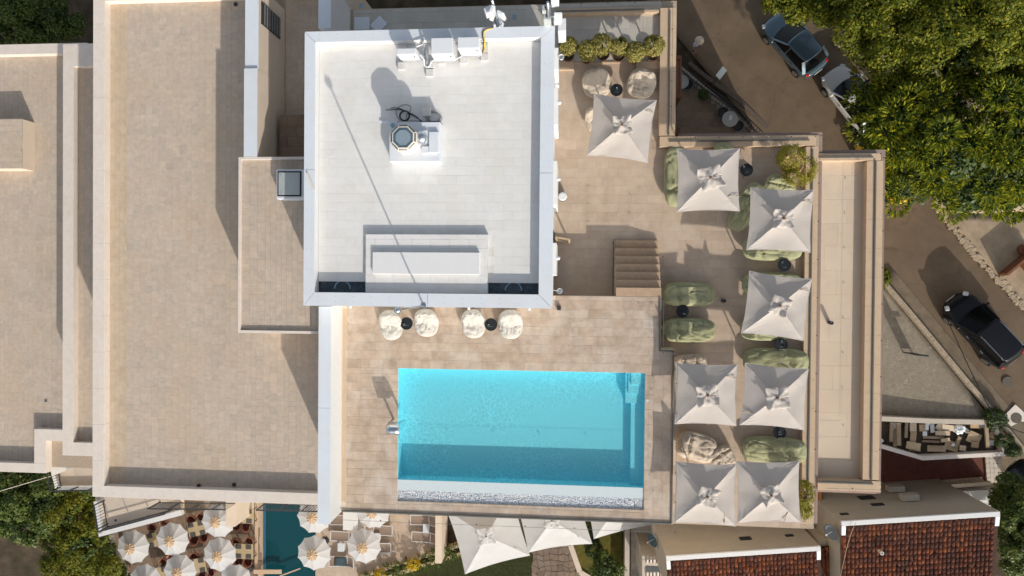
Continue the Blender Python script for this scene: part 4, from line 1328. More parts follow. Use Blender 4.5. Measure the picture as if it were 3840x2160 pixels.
# ------------------------------------------------------------------ things on the white roof
def ac_unit(label, x0, x1, ytop, yfront, h=.72):
    zt = ROOF + .16 + h
    r = rect(x0, ytop, x1, yfront, zt)
    root = thing('air_conditioner', label, 'air conditioner', ((r[0] + r[2]) / 2, (r[1] + r[3]) / 2, ROOF), 'roof air conditioners')
    mb = MB(); mb.box(r[0], r[1], ROOF + .16, r[2], r[3], zt); mb.build('casing', M_PLASTIC, root, bevel=.02)
    mb = MB(); mb.box(r[0] + .05, r[1] - .012, ROOF + .25, r[2] - .22, r[1] - .002, zt - .07); pn_ = mb.build('front_panel', M_WHITE, root, bevel=.01)
    mb = MB(); mb.obox((r[2] - .1, r[1] - .008, zt - .25), .045, .014, .09); mb.build('handle', M_DARK, root)
    cx_ = (r[0] + r[2] - .17) / 2
    gm = MB()
    for q in (.1, .17, .24):
        gm.tube([(cx_ + q * math.cos(t), r[1] - .016, ROOF + .52 + q * math.sin(t)) for t in np.linspace(0, 2 * PI, 20, endpoint=False)], .004, 4, closed=True)
    gm.build('grille', M_WHITE, pn_)
    for q in (.15, .85):
        mb = MB(); mb.box(r[0] + (r[2] - r[0]) * q - .04, r[1] - .05, ROOF + .12, r[0] + (r[2] - r[0]) * q + .04, r[3] + .05, ROOF + .158); mb.build('foot', M_STEEL, root)
    return r


u1 = ac_unit('small white air conditioner at the left of the roof row', 1487, 1560, 180, 204, .62)
u2 = ac_unit('large white air conditioner in the middle of the roof row', 1616, 1697, 141, 203, .72)
u3 = ac_unit('white air conditioner at the right of the roof row near the yellow cable', 1716, 1797, 138, 181, .74)
blk = [((1505, 246), 'left concrete block below the small roof air conditioner'), ((1507, 161), 'grey block in the shade behind the small roof air conditioner'), ((1611, 239), 'upper of two concrete blocks between the roof air conditioners'), ((1611, 272), 'lower of two concrete blocks between the roof air conditioners'),
       ((1738, 223), 'concrete block under the left foot of the right roof air conditioner'), ((1816, 182), 'upper concrete block at the end of the yellow cable'), ((1816, 213), 'lower concrete block at the end of the yellow cable'), ((1655, 225), 'concrete block under the large roof air conditioner')]
for (px, py), lab in blk:
    c = P(px, py, ROOF + .12); mb = MB(); mb.box(c.x - .13, c.y - .13, ROOF, c.x + .13, c.y + .13, ROOF + .115)
    tag(mb.build('concrete_block', M_CONC, bevel=.012), lab, 'concrete block', 'concrete blocks on the roof')
br = thing('steel_bracket', 'grey steel a-frame bracket between the roof air conditioners', 'bracket', tuple(P(1600, 200, ROOF)))
for a, b in (((1600, 165, .85), (1604, 230, .12)), ((1600, 165, .85), (1588, 205, .12)), ((1604, 230, .12), (1560, 200, .2))):
    mb = MB(); mb.bar(P(a[0], a[1], ROOF + a[2]), P(b[0], b[1], ROOF + b[2]), .06, .05); mb.build('strut', M_STEEL, br)


def cable(name, label, pts, r, m, cat='cable', n=6):
    """smooth run through world points"""
    P_ = [Vector(p) for p in pts]
    out = []
    for i in range(len(P_) - 1):
        p0, p1, p2, p3 = P_[max(0, i - 1)], P_[i], P_[i + 1], P_[min(len(P_) - 1, i + 2)]
        for k in range(6):
            t = k / 6
            out.append(.5 * ((2 * p1) + (p2 - p0) * t + (2 * p0 - 5 * p1 + 4 * p2 - p3) * t * t + (3 * p1 - p0 - 3 * p2 + p3) * t ** 3))
    out.append(P_[-1])
    mb = MB(); mb.tube(out, r, n)
    return tag(mb.build(name, m, smooth=True), label, cat)


cable('insulated_pipe', 'white insulated pipe looping between the two left roof air conditioners', [P(1575, 205, ROOF + .4), P(1590, 225, ROOF + .3), P(1592, 245, ROOF + .15), P(1608, 250, ROOF + .15), P(1618, 232, ROOF + .2), P(1632, 222, ROOF + .35)], .025, M_PLASTIC, 'pipe')
cable('insulated_pipe', 'white pipe running up behind the small roof air conditioner', [P(1555, 178, ROOF + .5), P(1580, 168, ROOF + .5), P(1604, 160, ROOF + .5)], .02, M_PLASTIC, 'pipe')
cable('insulated_pipe', 'short white pipe between the middle and right roof air conditioners', [P(1710, 221, ROOF + .2), P(1722, 216, ROOF + .22), P(1733, 210, ROOF + .3)], .022, M_PLASTIC, 'pipe')
for i, (o1, m, lab) in enumerate(((0, M_YELLOW, 'upper yellow cable crossing the pavilion coping'), (2, M_YELLOW, 'lower yellow cable crossing the pavilion coping'), (-3, M_RUBBER, 'black cable bundled with the yellow cables on the coping'))):
    cable('power_cable', lab, [P(1812 + o1, 196, ROOF + .3), P(1816 + o1, 176, ROOF + .25), P(1817 + o1, 158, COP + .03), P(1812 + o1, 132, COP + .03), P(1818 + o1, 114, COP + .03), P(1840, 107 + o1 * .6, COP + .0), P(1880, 108 + o1 * .7, COP - .03), P(1960, 113 + o1, COP - .03), P(2050, 114 + o1 * .5, COP - .03)], .016, m)
# chimney plinth and octagonal cowl
chx = thing('roof_chimney', 'octagonal white chimney cowl with a grilled top on a white plinth', 'chimney', tuple(P(1555, 540, ROOF)))
r = rect(1460, 458, 1649, 606, ROOF + .5)
mb = MB(); mb.box(r[0], r[1], ROOF + .001, r[2], r[3], ROOF + .5); mb.build('plinth', M_METALW, chx, bevel=.015)
c = P(1511, 515, ROOF + 1.15)
RR = 55 / S(ROOF + 1.1)
zo = ROOF + 1.08


def octa(rad, z, off=PI / 8):
    return [(c.x + rad * math.cos(off + i * PI / 4), c.y + rad * math.sin(off + i * PI / 4), z) for i in range(8)]


mb = MB(); mb.prism(octa(RR * .96, 0), ROOF + .5, zo - .1); mb.build('shaft', M_COPING, chx)
mb = MB()
A, B_, Cc, D_ = octa(RR, zo - .1), octa(RR, zo), octa(RR * .80, zo + .07), octa(RR * .75, zo + .07)
mb.add(A + B_ + Cc + D_, [(i, (i + 1) % 8, 8 + (i + 1) % 8, 8 + i) for i in range(8)] + [(8 + i, 8 + (i + 1) % 8, 16 + (i + 1) % 8, 16 + i) for i in range(8)] + [(16 + i, 16 + (i + 1) % 8, 24 + (i + 1) % 8, 24 + i) for i in range(8)])
mb.build('cowl_frame', mat('cream_metal', (.72, .68, .60), rough=.5, var=.03), chx)
for i in range(8):
    t = PI / 8 + (i + .5) * PI / 4
    rad = RR * math.cos(PI / 8)
    for k_ in range(9):
        u = (k_ - 4) * .03
        for q in range(3):
            pass
    mb = MB()
    for k_ in range(9):
        u = (k_ - 4) * .034
        ra, rb = rad * .965, rad * .845
        mb.bar((c.x + ra * math.cos(t) - u * math.sin(t), c.y + ra * math.sin(t) + u * math.cos(t), zo + .018), (c.x + rb * math.cos(t) - u * .86 * math.sin(t), c.y + rb * math.sin(t) + u * .86 * math.cos(t), zo + .058), .018, .006)
    mb.build('vent_slots', M_DARK, chx)
mb = MB(); mb.prism(octa(RR * .755, 0), zo + .0, zo + .045); mb.build('grille_bed', M_DARK, chx)
mb = MB()
for k_ in range(-9, 10):
    u = k_ * .038
    hl = math.sqrt(max(0, (RR * .72) ** 2 - u * u))
    for a_ in (PI / 4, -PI / 4):
        d_ = Vector((math.cos(a_), math.sin(a_), 0)); n_ = Vector((-d_.y, d_.x, 0))
        o_c = Vector((c.x, c.y, zo + .052 + (.004 if a_ > 0 else 0))) + n_ * u
        mb.bar(o_c - d_ * hl, o_c + d_ * hl, .008, .004)
mb.build('wire_grille', M_BLUEGREY, chx)
mb = MB(); mb.prism(octa(RR * .56, 0), zo + .06, zo + .075); mb.build('cover_plate', mat('grey_plate', (.33, .42, .48), rough=.4, var=.05, metal=.4), chx)
# spinning vent ball
c2 = P(1577, 513, ROOF + .95)
vt = thing('turbine_vent', 'shiny steel ball vent beside the octagonal cowl', 'vent', (c2.x, c2.y, ROOF + .5))
mb = MB(); mb.lathe([(.10, 0), (.10, .2)], (c2.x, c2.y, ROOF + .501), 16); mb.build('neck', M_STEEL, vt)
mb = MB(); mb.ball((c2.x, c2.y, ROOF + .86), .21, .21, .19, 28, 16); mb.build('ball', M_STEEL, vt, smooth=True)
for nm, x0, y0, x1, y1, hh, lab in (('tray', 1609, 494, 1643, 572, .1, 'long white tray at the right of the chimney plinth'), ('junction_box', 1583, 548, 1606, 574, .14, 'small white box below the steel ball vent'), ('junction_box', 1565, 488, 1602, 546, .08, 'square base plate under the steel ball vent')):
    r_ = rect(x0, y0, x1, y1, ROOF + .5 + hh); mb = MB(); mb.box(r_[0], r_[1], ROOF + .502, r_[2], r_[3], ROOF + .5 + hh)
    tag(mb.build(nm, M_METALW, bevel=.01), lab, 'roof box')
c = P(1472, 470, ROOF + .6); mb = MB(); mb.obox((c.x, c.y, ROOF + .58), .13, .11, .14, rz=.5); tag(mb.build('junction_box', M_BLUEGREY, bevel=.01), 'blue box at the left corner of the chimney plinth', 'roof box')
c = P(1443, 455, ROOF + .06); mb = MB(); mb.box(c.x - .17, c.y - .035, ROOF + .002, c.x + .17, c.y + .035, ROOF + .06); tag(mb.build('cable_duct', M_METALW), 'short grey duct running left from the chimney plinth', 'duct')
c = P(1597, 418, ROOF + .2); mb = MB(); mb.box(c.x - .15, c.y - .14, ROOF + .001, c.x + .15, c.y + .14, ROOF + .2)
tag(mb.build('concrete_block', M_CONC, bevel=.012), 'concrete block with a wire above the chimney plinth', 'concrete block', 'concrete blocks on the roof')
c = P(1517, 434, ROOF + .04)
mb = MB()
for k_ in range(7):
    rr_ = .155 + .012 * (k_ % 3)
    mb.tube([(c.x + rr_ * math.cos(t), c.y + rr_ * math.sin(t), ROOF + .02 + .016 * (k_ // 3)) for t in np.linspace(0, 2 * PI, 28, endpoint=False)], .010, 5, closed=True)
tag(mb.build('cable_coil', M_RUBBER, smooth=True), 'tight coil of black cable above the chimney cowl', 'cable coil')
zc_ = ROOF + .03
cable('loose_cable', 'loose black cable looping left of the chimney cowl', [P(1447, 413, zc_), P(1490, 411, zc_), P(1520, 416, zc_), P(1545, 432, zc_), P(1570, 446, zc_), P(1583, 456, zc_)], .013, M_RUBBER)
cable('loose_cable', 'lower loose black cable with a straight end left of the coil', [P(1466, 405, zc_), P(1494, 406, zc_), P(1530, 421, zc_), P(1560, 436, zc_), P(1578, 455, zc_)], .013, M_RUBBER)
cable('loose_cable', 'big open loop of black cable around the tight coil', [P(1500, 449, zc_), P(1486, 430, zc_), P(1492, 404, zc_), P(1520, 393, zc_), P(1540, 400, zc_), P(1537, 416, zc_), P(1524, 432, zc_), P(1526, 452, zc_)], .008, M_RUBBER)
cable('loose_cable', 'three thin black cable loops right of the concrete block', [P(1605 + (20 + 5 * (k_ // 12)) * math.cos(k_ * PI / 6) + 22, 440 + (17 + 4 * (k_ // 12)) * math.sin(k_ * PI / 6), zc_ + .006 * k_ / 6) for k_ in range(34)], .008, M_RUBBER)
cable('loose_cable', 'thin black cable along the top edge of the chimney plinth', [P(1490, 466, ROOF + .52), P(1496, 455, zc_), P(1540, 453, zc_), P(1590, 455, zc_), P(1650, 455, zc_)], .008, M_RUBBER)
# mast with a ball
mbase = P(1589, 1146, COP)
mst = thing('lightning_mast', 'thin steel mast with a chrome ball on the pavilion coping', 'mast', (mbase.x, mbase.y, COP))
mb = MB(); mb.lathe([(.09, 0), (.09, .02), (.03, .03)], (mbase.x, mbase.y, COP + .002), 14); mb.build('foot_plate', M_STEEL, mst)
mb = MB(); mb.tube([(mbase.x, mbase.y, COP), (mbase.x, mbase.y, COP + 3.45)], .03, 10); mb.build('pole', M_STEEL, mst, smooth=True)
mb = MB(); mb.ball((mbase.x, mbase.y, COP + 3.5), .11); mb.build('ball', M_CHROME, mst, smooth=True)
mb = MB(); p_, q_ = P(1151, 648, COP + .02), P(1179, 712, COP + .02); mb.bar(p_ + Vector((0, 0, .012)), q_ + Vector((0, 0, .012)), .06, .02)
tag(mb.build('metal_offcut', M_COPING), 'grey offcut lying on the left coping of the pavilion', 'offcut')
# skylight on the annex
r = rect(1035, 634, 1146, 746, ANN + .45)
sk = thing('roof_hatch', 'square roof hatch with a dark framed grey pane on the annex', 'roof hatch', ((r[0] + r[2]) / 2, (r[1] + r[3]) / 2, ANN - .1))
mb = MB(); mb.box(r[0], r[1], ANN - .099, r[2], r[3], ANN + .42); mb.build('kerb', M_METALW, sk, bevel=.02)
g4 = rect(1040, 642, 1129, 736, ANN + .46)
mb = MB(); mb.box(g4[0], g4[1], ANN + .421, g4[2], g4[3], ANN + .45); mb.build('frame', M_RUBBER, sk)
mb = MB(); mb.box(g4[0] + .05, g4[1] + .05, ANN + .451, g4[2] - .05, g4[3] - .05, ANN + .468); mb.build('pane', mat('grey_dome', (.40, .44, .44), rough=.3, var=.05), sk)
for qx, qy in ((.15, .15), (.8, .82), (.15, .85), (.82, .15)):
    mb = MB(); mb.lathe([(.015, 0), (.015, .015)], (g4[0] + (g4[2] - g4[0]) * qx, g4[1] + (g4[3] - g4[1]) * qy, ANN + .469), 8); mb.build('screw', M_STEEL, sk)
# antenna masts behind the pavilion
def panel_antenna(root, c, w, d, h, rz, tilt=.0):
    mb = MB(); mb.obox(c, w, d, h, rz, tilt); mb.build('antenna_panel', M_PLASTIC, root, bevel=.03)


for lab, (bx, by), pans, extra in (
        ('antenna mast with white panels left of the yellow cable end', (1872, 96), ((-.25, .12, .9, .5), (.12, .16, .4, -.5), (-.05, -.2, 1.6, 1.2)), 0),
        ('antenna mast with grey radio boxes at the top right corner of the pavilion', (2062, 104), ((.26, .1, .4, .1), (.3, -.05, 1.0, 0), (.2, .25, 1.5, .2)), 1)):
    c = P(bx, by, ROOF)
    am = thing('antenna_mast', lab, 'antenna mast', (c.x, c.y, ROOF - .5), 'antenna masts behind the pavilion')
    mb = MB(); mb.tube([(c.x, c.y, ROOF - .8), (c.x, c.y, ROOF + 2.1)], .045, 10); mb.build('pole', M_STEEL, am, smooth=True)
    mb = MB(); mb.bar((c.x, cy1 - .02, ROOF - .3), (c.x, c.y, ROOF - .3), .05, .05); mb.build('wall_bracket', M_STEEL, am)
    for dx_, dy_, dz_, a_ in pans:
        panel_antenna(am, (c.x + dx_, c.y + dy_, ROOF + dz_), .26, .14, .75, a_, .1)
        mb = MB(); mb.bar((c.x, c.y, ROOF + dz_), (c.x + dx_, c.y + dy_, ROOF + dz_), .03, .03); mb.build('arm', M_STEEL, am)
    if extra:
        mb = MB(); mb.obox((c.x - .06, c.y + .02, ROOF + .55), .24, .22, .8); mb.build('radio_unit', mat('grey_radio', (.42, .45, .45), rough=.5, var=.2, scale=12), am, bevel=.02)
        mb = MB(); mb.obox((c.x - .08, c.y + .12, ROOF + 1.25), .26, .2, .25); mb.build('radio_unit', bpy.data.materials['grey_radio'], am, bevel=.02)
        mb = MB(); mb.lathe([(.04, 0), (.04, .02)], (c.x - .08, c.y + .12, ROOF + 1.38), 10); mb.build('connector', M_DARK, am)
    else:
        mb = MB(); mb.lathe([(.02, 0), (.18, .03), (.19, .06), (.17, .06)], (c.x, c.y - .02, ROOF + .1), 18); mb.build('dish', M_CHROME, am, smooth=True)
    mb = MB(); mb.tube([(c.x - .03, c.y - .05, ROOF - .4), (c.x - .09, c.y - .04, ROOF + .6), (c.x - .05, c.y + .05, ROOF + 1.6)], .018, 6); mb.build('feeder_cable', M_RUBBER, am)
c = P(2107, 95, ROOF - 1); mb = MB(); mb.box(c.x - .14, c.y - .2, LT + 1.2, c.x + .14, c.y + .25, ROOF - 1); tag(mb.build('meter_cabinet', M_PLASTIC, bevel=.015), 'white slatted cabinet at the top right corner of the pavilion', 'cabinet')
for px, py, w_, d_, a_, lab in ((1357, 88, .62, .5, 0, 'white sheet with marks lying in the shade behind the pavilion'), (1420, 92, .55, .45, .75, 'white square sheet turned diagonally behind the pavilion')):
    c = P(px, py, LT + .03); mb = MB(); mb.obox((c.x, c.y, LT + .025), w_, d_, .03, a_); tag(mb.build('board_sheet', M_METALW), lab, 'sheet')
for px, py, lab in ((1355, 21, 'left dark floor drain behind the pavilion'), (1929, 63, 'right dark floor drain behind the pavilion')):
    c = P(px, py, LT); mb = MB(); mb.box(c.x - .08, c.y - .08, LT + .001, c.x + .08, c.y + .08, LT + .012); tag(mb.build('floor_drain', M_BLUEGREY), lab, 'drain')

# ------------------------------------------------------------------ foliage
def leaf_mat(name, cols, trans=.35, rough=.55):
    return mat(name, cols[0], rough=rough, rand='isl', ramp=cols, var=.12, scale=1.2, spec=.25, translucent=trans)


M_LEAF_A = leaf_mat('fine_leaf', [(.05, .08, .010), (.10, .14, .014), (.185, .21, .018), (.29, .285, .020), (.07, .11, .012), (.42, .385, .028)], .42)
M_LEAF_B = leaf_mat('frond_leaf', [(.035, .075, .014), (.08, .13, .016), (.18, .23, .018), (.42, .43, .024), (.06, .11, .016), (.68, .62, .034)], .45)
M_LEAF_C = leaf_mat('citrus_leaf', [(.035, .065, .018), (.07, .115, .022), (.14, .18, .04), (.10, .145, .028), (.22, .235, .06)], .3, .4)
M_LEAF_Y = leaf_mat('yellow_green_leaf', [(.07, .10, .012), (.14, .17, .016), (.24, .245, .020), (.05, .08, .010), (.36, .31, .03)], .4)
M_LEAF_S = leaf_mat('variegated_leaf', [(.17, .18, .03), (.33, .30, .07), (.52, .43, .14), (.25, .24, .05), (.10, .125, .022), (.62, .48, .19)], .35)
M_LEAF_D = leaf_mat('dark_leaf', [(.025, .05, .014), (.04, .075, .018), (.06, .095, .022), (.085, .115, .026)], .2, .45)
M_LEAF_O = leaf_mat('olive_leaf', [(.17, .19, .024), (.28, .26, .03), (.38, .32, .04), (.22, .22, .034)], .4)
M_FLOWER = leaf_mat('yellow_flower', [(.70, .50, .02), (.62, .42, .02), (.75, .58, .05)], .3)
M_BARK = mat('bark', (.10, .07, .045), rough=1, var=.3, scale=12, bump=.6, bscale=30, bdist=.02)


def frond_mesh(name, ctr, dirs, size, m, parent, r):
    """feathered fronds: each one serrated ribbon with a raised spine, one island per frond"""
    up = np.array([0, 0, 1.0])
    V, F = [], []
    K = 7
    for c, d in zip(ctr, dirs):
        a = d + r.normal(0, .3, 3) + up * .45; a /= np.linalg.norm(a)
        s = np.cross(a, up + r.normal(0, .25, 3)); s /= max(1e-6, np.linalg.norm(s))
        n = np.cross(s, a)
        L_ = size * r.uniform(.6, 1.3)
        w = L_ * r.uniform(.10, .14)
        o = len(V)
        for i in range(K):
            t = i / (K - 1)
            p = c + a * (t * L_) - up * (t * t * L_ * .25)
            ww = w * (math.sin(PI * min(1, .15 + t * .85)) ** .6) * (1.25 if i % 2 else .5)
            V.append(p + n * w * .18); V.append(p + s * ww + a * w * .25); V.append(p - s * ww + a * w * .25)
        for i in range(K - 1):
            q = o + 3 * i
            F.append((q, q + 1, q + 4, q + 3)); F.append((q + 2, q, q + 3, q + 5))
    org = ORG.get(parent.name, Vector((0, 0, 0)))
    V = np.array(V) - np.array(org)
    me = bpy.data.meshes.new(name)
    F = np.array(F, dtype=np.int32)
    me.vertices.add(len(V)); me.vertices.foreach_set('co', V.astype(np.float32).ravel())
    me.loops.add(F.size); me.loops.foreach_set('vertex_index', F.ravel())
    me.polygons.add(len(F)); me.polygons.foreach_set('loop_start', np.arange(0, F.size, 4, dtype=np.int32))
    me.materials.append(m); me.update(calc_edges=True)
    o = bpy.data.objects.new(name, me); COL.objects.link(o); o.parent = parent
    return o


def leaves(name, ctr, dirs, kind, size, m, parent, n_leaf=12, spread=.2, seed=0, aspect=.5):
    r = np.random.default_rng(seed)
    N_ = len(ctr)
    up = np.array([0, 0, 1.0])

    def norm(a):
        return a / np.maximum(1e-9, np.linalg.norm(a, axis=-1, keepdims=True))
    if kind == 'frond':
        return frond_mesh(name, ctr, dirs, size, m, parent, r)
    if kind == 'strap':
        ax = norm(dirs + r.normal(0, .35, (N_, 3)) + up * .25)
        side = norm(np.cross(ax, norm(up + r.normal(0, .35, (N_, 3)))))
        nor = np.cross(side, ax)
        L_ = size * r.uniform(.7, 1.35, (N_, 1))
        k_ = n_leaf
        t = np.linspace(.12, 1.0, k_)
        pos = ctr[:, None, :] + ax[:, None, :] * (t[None, :, None] * L_[:, None, :]) - up * (t ** 2)[None, :, None] * L_[:, None, :] * .22
        wdt = (.30 * np.sin(np.pi * np.clip(t * .9 + .12, 0, 1)) ** .7)[None, :, None] * L_[:, None, :]
        sgn = np.where(np.arange(k_) % 2 == 0, 1.0, -1.0)[None, :, None]
        v0 = pos
        tip = pos + side[:, None, :] * sgn * wdt + ax[:, None, :] * wdt * .45 + nor[:, None, :] * r.uniform(-.1, .35, (N_, k_, 1)) * wdt
        w2 = ax[:, None, :] * L_[:, None, :] * (.9 / k_) * 1.2
        mid = (v0 + tip) / 2
        quad = np.stack([v0, mid - w2 * .6, tip, mid + w2 * .6], axis=2).reshape(-1, 3)
    else:
        k_ = n_leaf
        off = r.normal(0, 1, (N_, k_, 3))
        off = off / np.maximum(1e-6, np.linalg.norm(off, axis=-1, keepdims=True)) * (r.uniform(0, 1, (N_, k_, 1)) ** .5) * spread
        pos = ctr[:, None, :] + off
        nor = norm(dirs[:, None, :] * .7 + up * .45 + off / spread * .5 + r.normal(0, .45, (N_, k_, 3)))
        a = norm(np.cross(nor, r.normal(0, 1, (N_, k_, 3))))
        b = np.cross(nor, a)
        s = size * r.uniform(.65, 1.3, (N_, k_, 1))
        quad = np.stack([pos - a * s, pos - b * s * aspect + nor * s * .12, pos + a * s, pos + b * s * aspect + nor * s * .12], axis=2).reshape(-1, 3)
    nq = len(quad) // 4
    org = ORG.get(parent.name, Vector((0, 0, 0)))
    quad = quad - np.array(org)
    me = bpy.data.meshes.new(name)
    me.vertices.add(len(quad)); me.vertices.foreach_set('co', quad.astype(np.float32).ravel())
    me.loops.add(nq * 4); me.loops.foreach_set('vertex_index', np.arange(nq * 4, dtype=np.int32))
    me.polygons.add(nq); me.polygons.foreach_set('loop_start', np.arange(0, nq * 4, 4, dtype=np.int32))
    me.materials.append(m)
    me.update(calc_edges=True)
    o = bpy.data.objects.new(name, me); COL.objects.link(o); o.parent = parent
    return o


def crown_points(lobes, n, seed, low=-.25, rough=.22):
    r = np.random.default_rng(seed)
    C_ = np.array([l[0] for l in lobes]); R_ = np.array([l[1] for l in lobes])
    ar = np.array([x[0] * x[1] for x in R_]); pr = ar / ar.sum()
    out, dr = [], []
    while len(out) < n:
        i = r.choice(len(lobes), p=pr)
        d = r.normal(0, 1, 3); d /= np.linalg.norm(d)
        if d[2] < low:
            continue
        nz = noise.noise(Vector(tuple((C_[i] + d * R_[i]) * .9)))
        k_ = 1 + rough * nz * 1.6 - abs(r.normal(0, .10))
        if nz < -.28 and r.random() < .75:
            continue
        p = C_[i] + d * R_[i] * k_
        inside = (((p - C_) / R_) ** 2).sum(1)
        inside[i] = 9
        if inside.min() < .62:
            continue
        out.append(p); dr.append(d)
    return np.array(out), np.array(dr)


def sublobes(lobes, per, frac, seed):
    """tufts: smaller blobs standing on the upper surface of the crown lobes, with gaps between them"""
    r = np.random.default_rng(seed + 500)
    out = []
    for c, rr in lobes:
        k_ = max(5, int(per * rr[0] * rr[1]))
        for _ in range(k_):
            d = r.normal(0, 1, 3); d[2] = abs(d[2]) * .9 - .15; d /= np.linalg.norm(d)
            f_ = frac * r.uniform(.7, 1.35)
            out.append((c + d * rr * r.uniform(.72, 1.0), np.array((f_, f_, f_ * .62))))
    return out


def tree(name, label, base, lobes_px, n, kind, size, m, seed, n_leaf=12, spread=.25, group=None, trunk=.22, cat='tree', aspect=.5, rough=.22, low=-.25, tuft=(6.0, .5)):
    lobes = []
    for px, py, z, rx, ry, rz in lobes_px:
        c = P(px, py, z)
        lobes.append((np.array(c), np.array((rx, ry, rz))))
    root = thing(name, label, cat, base, group)
    sub = sublobes(lobes, tuft[0], tuft[1], seed) if tuft else lobes
    pts, drs = crown_points(sub, n, seed, low, rough)
    leaves('crown', pts, drs, kind, size, m, root, n_leaf, spread, seed, aspect)
    if tuft:
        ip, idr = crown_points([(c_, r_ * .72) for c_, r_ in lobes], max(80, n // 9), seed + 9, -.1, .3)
        leaves('inner_foliage', ip, idr, 'spray', .11, M_LEAF_D, root, 10, .3, seed + 9, .6)  # dark leaf colour added inside the crown for its shaded gaps
    mb = MB()
    b = Vector(base)
    cz = sum((Vector(tuple(l[0])) for l in lobes), Vector()) / len(lobes)
    fork = b + (cz - b) * .55
    mid = b + (cz - b) * .28 + Vector((.15, -.1, 0))
    mb.tube([b - Vector((0, 0, .3)), mid, fork], [trunk, trunk * .8, trunk * .6], 8)
    mb.build('trunk', M_BARK, root, smooth=True)
    lm = MB()
    rs = random.Random(seed)
    for c, rr in lobes:
        e = Vector(tuple(c))
        lm.tube([fork, fork + (e - fork) * .55 + Vector((rs.uniform(-.3, .3), rs.uniform(-.3, .3), .1)), e], [trunk * .5, trunk * .34, trunk * .12], 6)
        for q in range(4):
            t_ = rs.uniform(0, 6.28)
            e2 = e + Vector((math.cos(t_) * rr[0] * .8, math.sin(t_) * rr[1] * .8, rr[2] * rs.uniform(-.1, .6)))
            lm.tube([e + (fork - e) * .3, e2], [trunk * .2, trunk * .05], 5)
    lm.build('limbs', M_BARK, root, smooth=True)
    return root


# street trees, upper right
tree('street_tree', 'feathery yellow green tree over the bonnet of the grey car', tuple(PR(3230, 60)), [(3010, -40, 2.6, 1.7, 1.3, 1.2), (3120, 10, 3.4, 1.2, 1.1, 1.1), (2960, -70, 3.0, 1.5, 1.2, 1.0)], 900, 'spray', .085, M_LEAF_A, 1, 16, .26, 'street trees beside the parked cars')
tree('street_tree', 'dense fine leaved yellow green tree at the top right', tuple(PR(3420, 60)), [(3330, 60, 4.2, 2.4, 2.1, 1.6), (3480, -20, 5.2, 2.2, 2.0, 1.6), (3430, 190, 4.4, 2.6, 1.7, 1.5), (3280, -50, 4.4, 1.8, 1.6, 1.4)], 3000, 'spray', .075, M_LEAF_A, 2, 16, .27, 'street trees beside the parked cars')
tree('street_tree', 'tall fine leaved tree in the top right corner of the picture', tuple(PR(3720, 60)), [(3660, 40, 6.0, 2.4, 2.3, 1.8), (3790, 100, 5.6, 2.2, 2.2, 1.6), (3600, 190, 4.8, 2.2, 1.6, 1.5), (3740, -50, 6.2, 2.2, 2.0, 1.6), (3700, 250, 4.4, 1.9, 1.2, 1.2)], 3300, 'spray', .075, M_LEAF_A, 3, 16, .27, 'street trees beside the parked cars')
tree('street_tree', 'spiky frond tree hanging over the white car', tuple(PR(3430, 430)), [(3330, 380, 3.4, 1.9, 1.6, 1.2), (3430, 480, 4.4, 2.0, 1.7, 1.3), (3320, 520, 3.2, 1.5, 1.3, 1.1), (3520, 400, 4.6, 1.3, 1.1, .9)], 7600, 'frond', .27, M_LEAF_B, 4, 16, .2, 'street trees beside the parked cars')
tree('street_tree', 'spiky frond tree hanging over the yellow car', tuple(PR(3560, 640)), [(3470, 620, 3.8, 2.0, 1.5, 1.2), (3590, 560, 5.0, 2.1, 1.7, 1.3), (3610, 700, 4.2, 2.0, 1.3, 1.1), (3420, 690, 3.0, 1.5, 1.0, .9)], 10500, 'frond', .26, M_LEAF_B, 5, 16, .2, 'street trees beside the parked cars')
tree('street_tree', 'spiky frond tree at the right picture edge above the sandy yard', tuple(PR(3800, 600)), [(3760, 560, 5.2, 2.1, 1.9, 1.3), (3830, 420, 5.6, 1.8, 2.0, 1.3), (3740, 700, 4.2, 1.9, 1.2, 1.1), (3850, 680, 4.4, 1.8, 1.4, 1.1), (3800, 320, 4.8, 1.4, 1.0, .9)], 11000, 'frond', .26, M_LEAF_B, 6, 16, .2, 'street trees beside the parked cars')

# round shrubs in pots
def shrub(label, px, py, rpx, zc, floor, m, seed, potpx, size=.035, n=260, group='round shrubs in pots'):
    c = P(px, py, zc)
    rad = rpx / S(zc)
    q = P(potpx[0], potpx[1], floor + .35)
    root = thing('potted_shrub', label, 'shrub', (q.x, q.y, floor), group)
    mb = MB(); mb.lathe([(.15, 0), (.20, .16), (.235, .34), (.25, .38), (.225, .385), (.21, .33), (.01, .32)], (q.x, q.y, floor), 24); pot = mb.build('pot', M_POT, root, smooth=False)
    mb = MB(); mb.lathe([(.2, 0), (.19, .01)], (q.x, q.y, floor + .325), 20); mb.build('soil', M_SOIL, pot)
    mb = MB(); mb.tube([(q.x, q.y, floor + .3), (c.x, c.y, zc)], .03, 6); mb.build('trunk', M_BARK, root)
    pts, drs = crown_points([(np.array(c), np.array((rad * .9, rad * .9, rad * .8)))], n, seed, -.7, .15)
    leaves('crown', pts, drs, 'spray', size, m, root, 16, .07, seed, .6)
    return root


